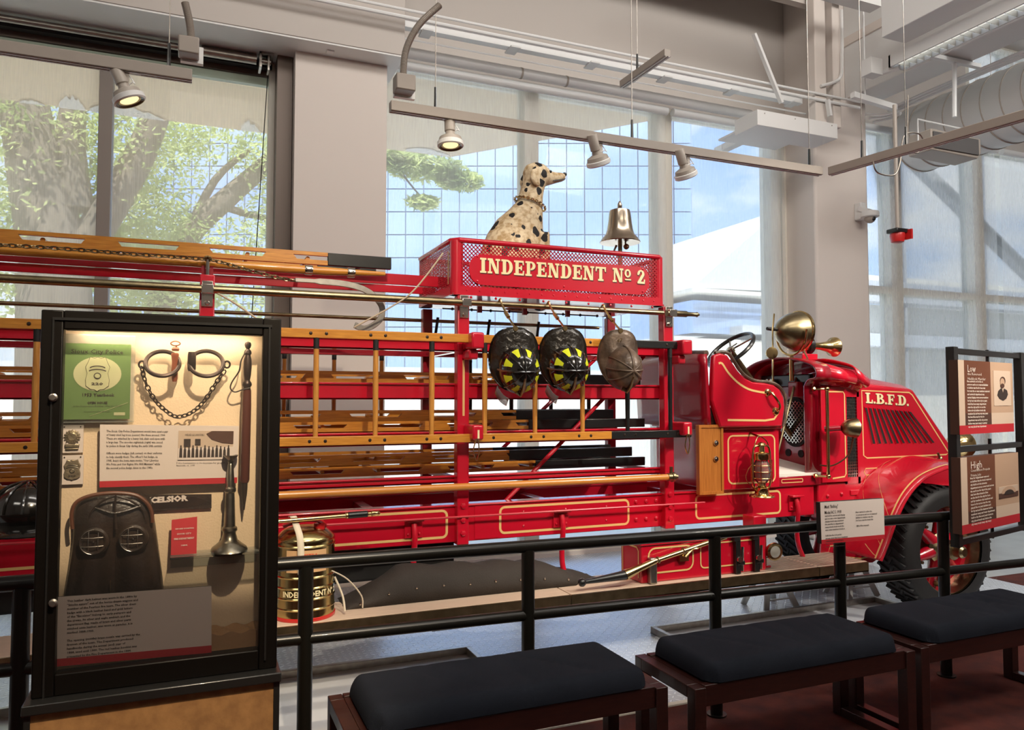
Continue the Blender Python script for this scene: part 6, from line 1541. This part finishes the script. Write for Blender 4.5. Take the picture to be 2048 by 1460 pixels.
# yearbook
t, x0, x1, z0, z1 = sheet('yearbook', 'green police yearbook cover in an acrylic holder, top left of the case', 'booklet', 129, 686, 259, 838, YP-.03, 'green', .006)
W_, H2 = x1-x0, z1-z0; yf = YP-.03
MB().box((x0-.008, yf+.008, z0-.01), (x1+.012, yf+.011, z1+.03)).box((x0-.008, yf-.004, z0-.01), (x1+.012, yf+.008, z0-.006)).build('acrylic_holder', M['acrylic'], t)
for a_, b_, m_ in ((.36, .30, 'green_pale'), ): MB().prism([(x0+W_*(.5+a_*math.cos(q)), yf-.0005, z0+H2*(.60+b_*.75*math.sin(q))) for q in [2*math.pi*i/32 for i in range(32)]], (0, -.0004, 0)).build('faded_oval', M[m_], t, smooth=False)
def badge_poly(cx, cz, w_, h_, y):
    pr = [(0,.5),(.12,.46),(.28,.5),(.36,.34),(.45,.2),(.38,.02),(.44,-.18),(.42,-.36),(.25,-.46),(.1,-.47),(0,-.52)]
    pts = [(cx+u*w_, y, cz+v*h_) for u, v in pr]+[(cx-u*w_, y, cz+v*h_) for u, v in reversed(pr[1:-1])]
    return pts
def badge(mbparent, cx, cz, w_, h_, y, m_, name='printed_badge', relief=.002, dark='ink'):
    MB().prism(badge_poly(cx, cz, w_*1.03, h_*1.03, y), (0, -relief*.4, 0)).build(name+'_outline', M[dark], mbparent, smooth=False)
    b = MB().prism(badge_poly(cx, cz, w_, h_, y), (0, -relief, 0)).build(name, m_, mbparent, smooth=False, bevel=relief*.3)
    MB().lathe([(.14*w_, 0), (.14*w_, .001), (.11*w_, .0015), (.11*w_, 0)], (cx, y-relief, cz-.06*h_), NY, 20).build(name+'_seal', M[dark], mbparent)
    MB().lathe([(.095*w_, 0), (.09*w_, .001)], (cx, y-relief-.001, cz-.06*h_), NY, 16).build(name+'_centre', m_, mbparent)
    for k, (zz2, rr) in enumerate(((.24, .32), (.14, .36))):
        MB().tube([(cx+rr*w_*math.sin(q), y-relief, cz+(zz2-.10)*h_+.10*h_*math.cos(q)) for q in [-1.1+2.2*i/8 for i in range(9)]], .0016, 5).build(name+'_banner', M[dark], mbparent)
    text(name+'_number', '220', .10*h_, (cx-.22*w_, y-relief-.0008, cz-.26*h_), M[dark], mbparent, bold=.03, fit=.44*w_)
badge(t, x0+W_*.5, z0+H2*.60, W_*.40, H2*.44, yf-.001, M['green_pale'])
tx = lambda s_, sz, u_, v_, f_, b_=.0: text('cover_text', s_, sz, (x0+W_*u_, yf-.0012, z1-H2*v_), M['ink'], t, fit=W_*f_, bold=b_)
tx('Sioux City Police', .019, .10, .075, .78, .014); tx('1953 Yearbook', .014, .27, .655, .48, .018); tx('OPEN HOUSE', .011, .36, .765, .30, .03); tx('in the Department Building - May 22, 24, 25', .006, .15, .815, .72); tx('Centennial week', .0045, .3, .89, .4)
MB().box((x0+W_*.76, yf-.0012, z0+H2*.05), (x0+W_*.93, yf-.0005, z0+H2*.09)).build('cover_tag', M['green_pale'], t, smooth=False)
MB().tube([(x0+W_*.4, yf-.001, z0+H2*.04), (x0+W_*.97, yf-.001, z0+H2*.22)], .0006, 4).build('cover_crease', M['green_pale'], t)
# badges
for (py0, py1, lb) in ((850, 905, 'upper engraved metal police badge on a small plate under the yearbook'), (911, 968, 'lower plain shield police badge on a small plate')):
    t, x0, x1, z0, z1 = sheet('police_badge', lb, 'badge', 123, py0, 166, py1, YP-.012, 'card', .006, 'police badges')
    cx, cz = (x0+x1)/2, (z0+z1)/2
    if py0 == 850:
        MB().lathe([(.021, 0), (.020, .003), (.013, .004), (.012, .006)], (cx, YP-.012, cz+.006), NY, 24).build('sunburst', M['badge_silver'], t, bevel=.001)
        for k in range(16):
            q = 2*math.pi*k/16; MB().bar((cx+.013*math.cos(q), YP-.017, cz+.006+.013*math.sin(q)), (cx+.023*math.cos(q), YP-.015, cz+.006+.023*math.sin(q)), .0025, .002, Vector((0,1,0))).build('ray', M['badge_silver'], t)
        MB().box((cx-.020, YP-.018, cz-.026), (cx+.020, YP-.012, cz-.016)).box((cx-.018, YP-.018, cz-.034), (cx+.018, YP-.012, cz-.028)).build('banner', M['badge_silver'], t, bevel=.002)
    else: badge(t, cx, cz, .050, .062, YP-.013, M['badge_silver'], 'shield', .004, 'pewter')
    for dx in (-.022, .022): MB().sphere((cx+dx, YP-.013, z1-.006), .0022, 6).build('pin', M['iron'], t)
# leg irons
LY = YP-.055
t = thing('leg_irons', 'pair of heavy iron leg shackles joined by a chain in the case', 'shackles', C3(365, 840, LY), None)
def ell_ring(px, py, rx_, rz_, y, r_, a0=0, a1=360, dip=.03, n=28):
    c = C3(px, py, y); k = y*1.0
    u_ = (C3(px+1, py, y)-c).length
    return [Vector((c.x+rx_*u_*math.cos(R(a0+(a1-a0)*i/n)), y+dip*math.sin(R(a0+(a1-a0)*i/n)), c.z+rz_*u_*math.sin(R(a0+(a1-a0)*i/n)))) for i in range(n+1)]
for (px, sgn, nm) in ((325, -1, 'left'), (413, 1, 'right')):
    ring = ell_ring(px, 727, 34, 28, LY, .005)
    sh = MB().tube(ring[:-1], .0068, 8, closed=True).build('shackle', M['iron'], t)
    e = C3(px+sgn*41, 729, LY); MB().tube([e+Vector((.009*math.cos(q), 0, .011*math.sin(q))) for q in [2*math.pi*i/14 for i in range(14)]], .0035, 6, closed=True).build('shackle_eye', M['iron'], sh)
p = [C3(352, 702, LY), C3(350, 772, LY)]
rs_ = M['rust']
MB().lathe([(.010, 0), (.012, .006), (.010, .014), (.0085, .03), (.010, .055), (.008, .085), (.006, .092)], C3(350, 706, LY), (0,0,-1), 16).tube([C3(352, 700, LY), C3(353, 690, LY)], .003, 6).build('lock_barrel', rs_, t, label='rust red lock barrel')
c = C3(351, 687, LY); MB().tube([c+Vector((.0125*math.cos(q)*(1+.12*math.cos(2*q)), 0, .0075*math.sin(q))) for q in [2*math.pi*i/20 for i in range(20)]], .0022, 6, closed=True).lathe([(.010,0), (.012,.006), (.008,.012)], C3(351, 702, LY), (0,0,1), 12).build('key', rs_, t, label='rust red key with looped bow')
MB().lathe([(.011, 0), (.013, .01), (.013, .055), (.010, .062)], C3(384, 704, LY), (0,0,-1), 14).build('hinge_barrel', M['iron'], t)
cp = catmull([C3(283, 734, LY), C3(293, 770, LY+.01), C3(312, 803, LY+.02), C3(340, 828, LY+.02), C3(358, 834, LY+.02), C3(385, 824, LY+.02), C3(410, 800, LY+.02), C3(432, 766, LY+.01), C3(455, 734, LY)], 6)
cm = MB(); chain_mb(cp, .0075, .0155, .0022, cm); cm.build('shackle_chain', M['iron'], t)
# nightstick
t = thing('nightstick', 'dark turned wooden nightstick with leather strap at the right of the case', 'nightstick', C3(490, 1020, YP-.04))
top, bot = C3(496, 690, YP-.04), C3(488, 1020, YP-.04); d = bot-top; L = d.length
pr = [(.0, -.012), (.009, -.008), (.011, 0), (.009, .008), (.005, .013), (.011, .020), (.0125, .028), (.009, .034), (.0125, .05), (.0135, .075), (.012, .10), (.009, .118), (.014, .126), (.0155, .134), (.011, .142), (.0135, .155), (.0145, .22), (.0145, L-.13), (.013, L-.125), (.006, L)]
MB().lathe(pr[:9]+pr[9:16], top, d, 20).build('handle', M['iron'], t)
MB().lathe([(.0135, .15), (.0150, .20), (.0150, L-.10), (.012, L-.09)], top, d, 20).build('shaft', mat('dark_reddish_stick_wood', (.10, .028, .018), .3, 0, .6), t)
MB().lathe([(.010, L-.092), (.008, L-.05), (.002, L)], top, d, 16).build('tip_strap', M['leather'], t)
MB().tube(catmull([C3(490, 706, YP-.05), C3(482, 722, YP-.05), C3(478, 742, YP-.05), C3(464, 764, YP-.05), C3(461, 777, YP-.05), C3(470, 784, YP-.05), C3(486, 779, YP-.052), C3(500, 776, YP-.054)], 5), .0026, 6).build('wrist_strap', M['leather'], t)
# text card with photo
TL = at
t, P, ux, uy = card('case_label', 'white text card with a group photograph and red lower band, centre of the case', 'label card', [C3(200, 849, YP-.03), C3(478, 849+3, YP-.03), C3(474, 966, YP-.03), C3(199, 975, YP-.03)], .006, 'card', .10, edge='card')
text('body_text', ['The Sioux City Police Department would have used a pair', 'of heavy steel leg irons (center) like these around 1900.', 'These are attached by a heavy link chain and open with', 'a large key. The wooden nightstick (right) was issued', 'to police in Sioux City during the early 20th century.', '', 'Officers wore badges (left corner) on their uniforms', "to help identify them. The officer's hat badge, ca.", '1905, bears the Iowa state motto, "Our Liberties', 'We Prize and Our Rights We Will Maintain" while', 'the second police badge dates to the 1940s.'], .0092, P(.045, .085), M['ink'], t, ux, uy, fit=ux.length*.43, bold=.012)
a, b, c, d = P(.55, .09), P(.96, .09), P(.96, .58), P(.55, .58)
n_ = Vector((0,-1,0))
ph = MB().prism([a, b, c, d], n_*.001).build('photo_print', M['sepia'], t, smooth=False)
def PP(u_, v_, o_=.0045): return P(.55+.41*u_, .09+.49*v_, o_)
MB().prism([PP(0,.60), PP(1,.55), PP(1,1), PP(0,1)], n_*.0004).build('print_ground', M['card'], ph, smooth=False)
MB().prism([PP(.50,.10), PP(.60,.0), PP(1,.0), PP(1,.45), PP(.80,.42), PP(.60,.30)], n_*.0006).build('print_tree', M['panel_dark'], ph, smooth=False)
MB().prism([PP(.10,.28), PP(.22,.28), PP(.22,.55), PP(.10,.55)], n_*.0006).build('print_window', M['ink'], ph, smooth=False); MB().prism([PP(.30,.28), PP(.40,.28), PP(.40,.5), PP(.30,.5)], n_*.0006).build('print_window', M['ink'], ph, smooth=False)
text('print_sign', 'HEADQUARTERS', .008, PP(.12, .10, .0052), M['ink'], ph, ux, uy, fit=ux.length*.14)
for k in range(13):
    u_ = .05+k*.072; v_ = .50+.03*((k*7) % 3)
    MB().prism([PP(u_-.028, .92, .0052), PP(u_-.022, v_+.12, .0052), PP(u_-.012, v_+.08, .0052), PP(u_-.012, v_, .0052), PP(u_+.012, v_, .0052), PP(u_+.012, v_+.08, .0052), PP(u_+.022, v_+.12, .0052), PP(u_+.028, .92, .0052)], n_*.0004).build('printed_man', M['ink'], ph, smooth=False)
text('caption_text', ['Police headquarters at the Interstate Fair grounds,', 'Riverside, ca. 1905'], .0062, P(.54, .62), M['ink'], t, ux, uy, fit=ux.length*.36)
# EXCELSIOR belt
t = thing('excelsior_belt', 'dark parade belt with EXCELSIOR letters behind the hood', 'belt', C3(350, 1018, YP-.01))
MB().prism([C3(245, 990, YP-.008), C3(423, 988, YP-.008), C3(423, 1016, YP-.008), C3(245, 1024, YP-.008)], (0, -.004, 0)).build('belt_band', M['leather'], t, smooth=False)
MB().prism([C3(290, 994, YP-.0125), C3(390, 993, YP-.0125), C3(418, 1003, YP-.0125), C3(390, 1013, YP-.0125), C3(290, 1018, YP-.0125)], (0, -.001, 0)).build('letter_panel', M['iron'], t, smooth=False)
slab_text('belt_letter', 'E', .018, C3(265, 1014, YP-.0135), M['card'], t, (1,0,0), (0,0,1), width=.012)
text('belt_letter', 'XCELSIOR', .024, C3(287, 996, YP-.0135), M['card'], t, (1,0,.02), (0,0,1), bold=.06, fit=.135)
# leather hood
t = thing('smoke_hood', 'black leather smoke hood with two round wire-guarded eye ports', 'smoke hood', C3(232, 1190, YP-.05))
HYc = YP-.01
secs = [(990, 180, 282, .03), (998, 160, 300, .055), (1015, 146, 306, .075), (1040, 144, 307, .085), (1060, 146, 311, .088), (1085, 144, 314, .088), (1110, 141, 317, .088), (1140, 136, 321, .086), (1170, 131, 325, .086), (1215, 124, 328, .084)]
mb = MB(); n = 32; vs = []
for (py, a, b, dp) in secs:
    A_, B_ = C3(a, py, YP-.02), C3(b, py, YP-.02); cx, hw = (A_.x+B_.x)/2, (B_.x-A_.x)/2
    for j in range(n+1):
        q = math.pi*j/n; s_ = math.sin(q)**.75; c_ = -math.cos(q)
        low = (py-1040)/175 if py > 1040 else 0
        dent = .085*low**.6*math.exp(-((c_+.02)/.24)**2)+.020*low*math.exp(-((abs(c_)-.80)/.10)**2)
        vs.append(Vector((cx+hw*c_, YP-.01-max(.002, dp*s_-dent), A_.z)))
vs = [Vector((v.x, YP-.01-(YP-.01-v.y)*.64, v.z)) for v in vs]
m = len(secs); mb.add(vs, [(i*(n+1)+j, i*(n+1)+j+1, (i+1)*(n+1)+j+1, (i+1)*(n+1)+j) for i in range(m-1) for j in range(n)])
mb.build('hood_body', M['leather'], t, sub=1)
mb = MB()
for pts in (((232, 990), (230, 1010), (231, 1035), (232, 1058)), ((230, 992), (205, 1002), (185, 1022), (178, 1040)), ((233, 992), (262, 1002), (285, 1020), (292, 1045)), ((190, 1015), (215, 1024), (232, 1026), (258, 1020), (280, 1012))):
    MB().tube(catmull([C3(p, q, YP-.070+.00006*(p-232)**2*.10) for p, q in pts], 5), .0038, 6).build('seam_ridge', M['leather'], t)
MB().tube(catmull([C3(a, b, YP-.05) for a, b in ((145, 1058), (143, 1030), (150, 1008), (170, 995), (200, 988), (235, 986), (270, 990), (292, 1004), (303, 1024), (305, 1045))], 4), .006, 8).build('brim_roll', mat('brown_leather_roll', (.13, .045, .02), .4, 0, .4), t)
for (px, py) in ((187, 1084), (266, 1078)):
    c = C3(px, py, YP-.068); r_ = .037
    ep = MB().lathe([(r_+.006, -.022), (r_+.006, 0), (r_, .006), (r_-.006, .004), (r_-.007, -.002)], c, (-.1,-1,0), 30).build('eye_port', M['leather'], t)
    MB().lathe([(r_-.006, -.004), (.004, -.002)], c, (-.1,-1,0), 24).build('eye_glass', M['helmet'], ep)
    MB().tube([c+Vector((r_*math.cos(q), -.004, r_*math.sin(q))) for q in [2*math.pi*i/28 for i in range(28)]], .0016, 6, closed=True).build('port_ring', M['steel'], ep)
    for k in (-.013, .013):
        h_ = math.sqrt(r_*r_-k*k)
        MB().tube([c+Vector((k, -.003, -h_)), c+Vector((k, -.011, 0)), c+Vector((k, -.003, h_))], .0013, 5).tube([c+Vector((-h_, -.003, k)), c+Vector((0, -.011, k)), c+Vector((h_, -.003, k))], .0013, 5).build('guard_wire', M['steel'], ep)
    MB().sphere(c+Vector((0,-.004,0)), .004, 8).build('port_stud', M['nickel'], ep)
MB().bar(C3(221, 1160, YP-.045), C3(221, 1186, YP-.045), .004, .003).build('front_lacing', M['brass_old'], t)
# acrylic shelf, red booklet, nozzle
x0, x1, z0, z1 = rectp(340, 1115, 517, 1127, YP-.09)
zs = z1
t = thing('acrylic_shelf', 'clear acrylic shelf holding the red booklet and metal nozzle', 'shelf', ((x0+x1)/2, YP-.05, zs-.006))
MB().box((x0, YP-.10, zs-.006), (x1, YP-.001, zs)).box((x0, YP-.004, zs-.05), (x1, YP-.001, zs-.006)).box((x0, YP-.10, zs), (x1, YP-.098, zs+.008)).build('shelf_plate', M['acrylic'], t)
x0, x1, _, z1 = rectp(343, 1040, 393, 1115, YP-.06)
t = thing('red_booklet', 'small red fire department booklet standing on the acrylic shelf', 'booklet', ((x0+x1)/2, YP-.06, zs+.001))
MB().prism([(x0, YP-.06, zs+.001), (x1, YP-.06, zs+.001), (x1, YP-.04, z1+.003), (x0, YP-.04, z1-.003)], (0, .004, 0)).build('cover', M['card_red'], t, smooth=False)
W_ = x1-x0; H2 = z1-zs
for s_, v_, sz, f_ in (('1849 AND DONATING', .26, .006, .72), ('SIOUX CITY', .40, .007, .56), ('FIRE DEPARTMENT', .53, .008, .78), ('1884.', .72, .006, .26)):
    text('cover_text', s_, sz, (x0+W_*(.5-f_/2), YP-.0615+.02*(1-v_), z1-H2*v_), M['card'], t, uy=(0,.22,1), fit=W_*f_, bold=.02)
c = C3(458, 1116, YP-.055); c.z = zs+.001; sc = (C3(459, 1116, YP-.055)-C3(458, 1116, YP-.055)).length
t = thing('antique_nozzle', 'tarnished metal nozzle shaped like a candlestick on the acrylic shelf', 'nozzle', c)
def hz(py): return (C3(458, py, YP-.055).z-zs)*.99
MB().lathe([(52*sc, 0), (53*sc, .004), (50*sc, .012), (38*sc, .022), (30*sc, .03), (24*sc, hz(1080)), (19*sc, hz(1068)), (19*sc, hz(1064)), (23*sc, hz(1060)), (22*sc, hz(1055)), (17*sc, hz(1052)), (14.5*sc, hz(1010)), (13*sc, hz(985)), (17*sc, hz(982)), (17*sc, hz(976)), (12.5*sc, hz(972)), (9*sc, hz(930)), (7*sc, hz(926)), (9*sc, hz(922)), (7*sc, hz(920)), (19*sc, hz(912)), (22*sc, hz(909)), (17*sc, hz(911))], c, (0,0,1), 36, .7).build('nozzle_body', M['pewter'], t)
# lower text card (nearer the glass)
t, P, ux, uy = card('case_label', 'large pale text card with dark red band at the bottom of the case', 'label card', [C3(115, 1194, YC+.035), C3(423, 1172, YC+.035), C3(423, 1305, YC+.035), C3(114, 1333, YC+.035)], .006, 'card', .11, edge='matt_black')
text('body_text', ['This leather dark helmet was worn in the 1880s by', '"Smoke eaters" out of the horse-drawn wagons and', 'member of the Fearless fire team. The silver dress', 'badge with a black leather band and gold letters', 'of the "Excelsior" belong to early pumpers and', 'the crews. Its silver and eagle emblem and the', 'department flag, made of brass and silver parts', 'stitched onto leather, was worn at parades; it is', 'marked 1884-1900.', '', 'The opening (middle) brass nozzle was carried by the', 'firemen of the town. The Department produced', 'handbooks during the annual (and) year of', '1884, used until 1900. The red leather booklet was', 'presented by the Fire Department in the 1884.'], .0086, P(.06, .05), M['ink'], t, ux, uy, fit=ux.length*.46, bold=.02, spacing=1.36)
# brown paper parcel at the bottom right of the case
x0, x1, z0, z1 = rectp(423, 1224, 520, 1268, YP-.03)
def parcel(u_, v_): return Vector((x0+(x1-x0)*u_, YC+.08+.10*v_, z0+.024+.006*math.sin(u_*19+v_*7)+.003*math.sin(u_*41)))
ibz = ib-.005
mb = MB().grid(lambda u_, v_: Vector((x0-.02+(x1-x0+.02)*u_, YC+.06+(YP-YC-.065)*v_, ibz+.052+.012*v_+.005*math.sin(u_*17+v_*5))), 14, 5)
mb.grid(lambda u_, v_: Vector((x0-.02+(x1-x0+.02)*u_, YC+.06, ibz+(.052+.005*math.sin(u_*17))*v_)), 14, 2)
mb.box((x0-.02, YC+.062, ibz), (x1, YP-.005, ibz+.045))
tag(mb.build('paper_parcel', M['brown_paper'], angle=25), 'crumpled brown paper riser on the floor of the case at right', 'paper')
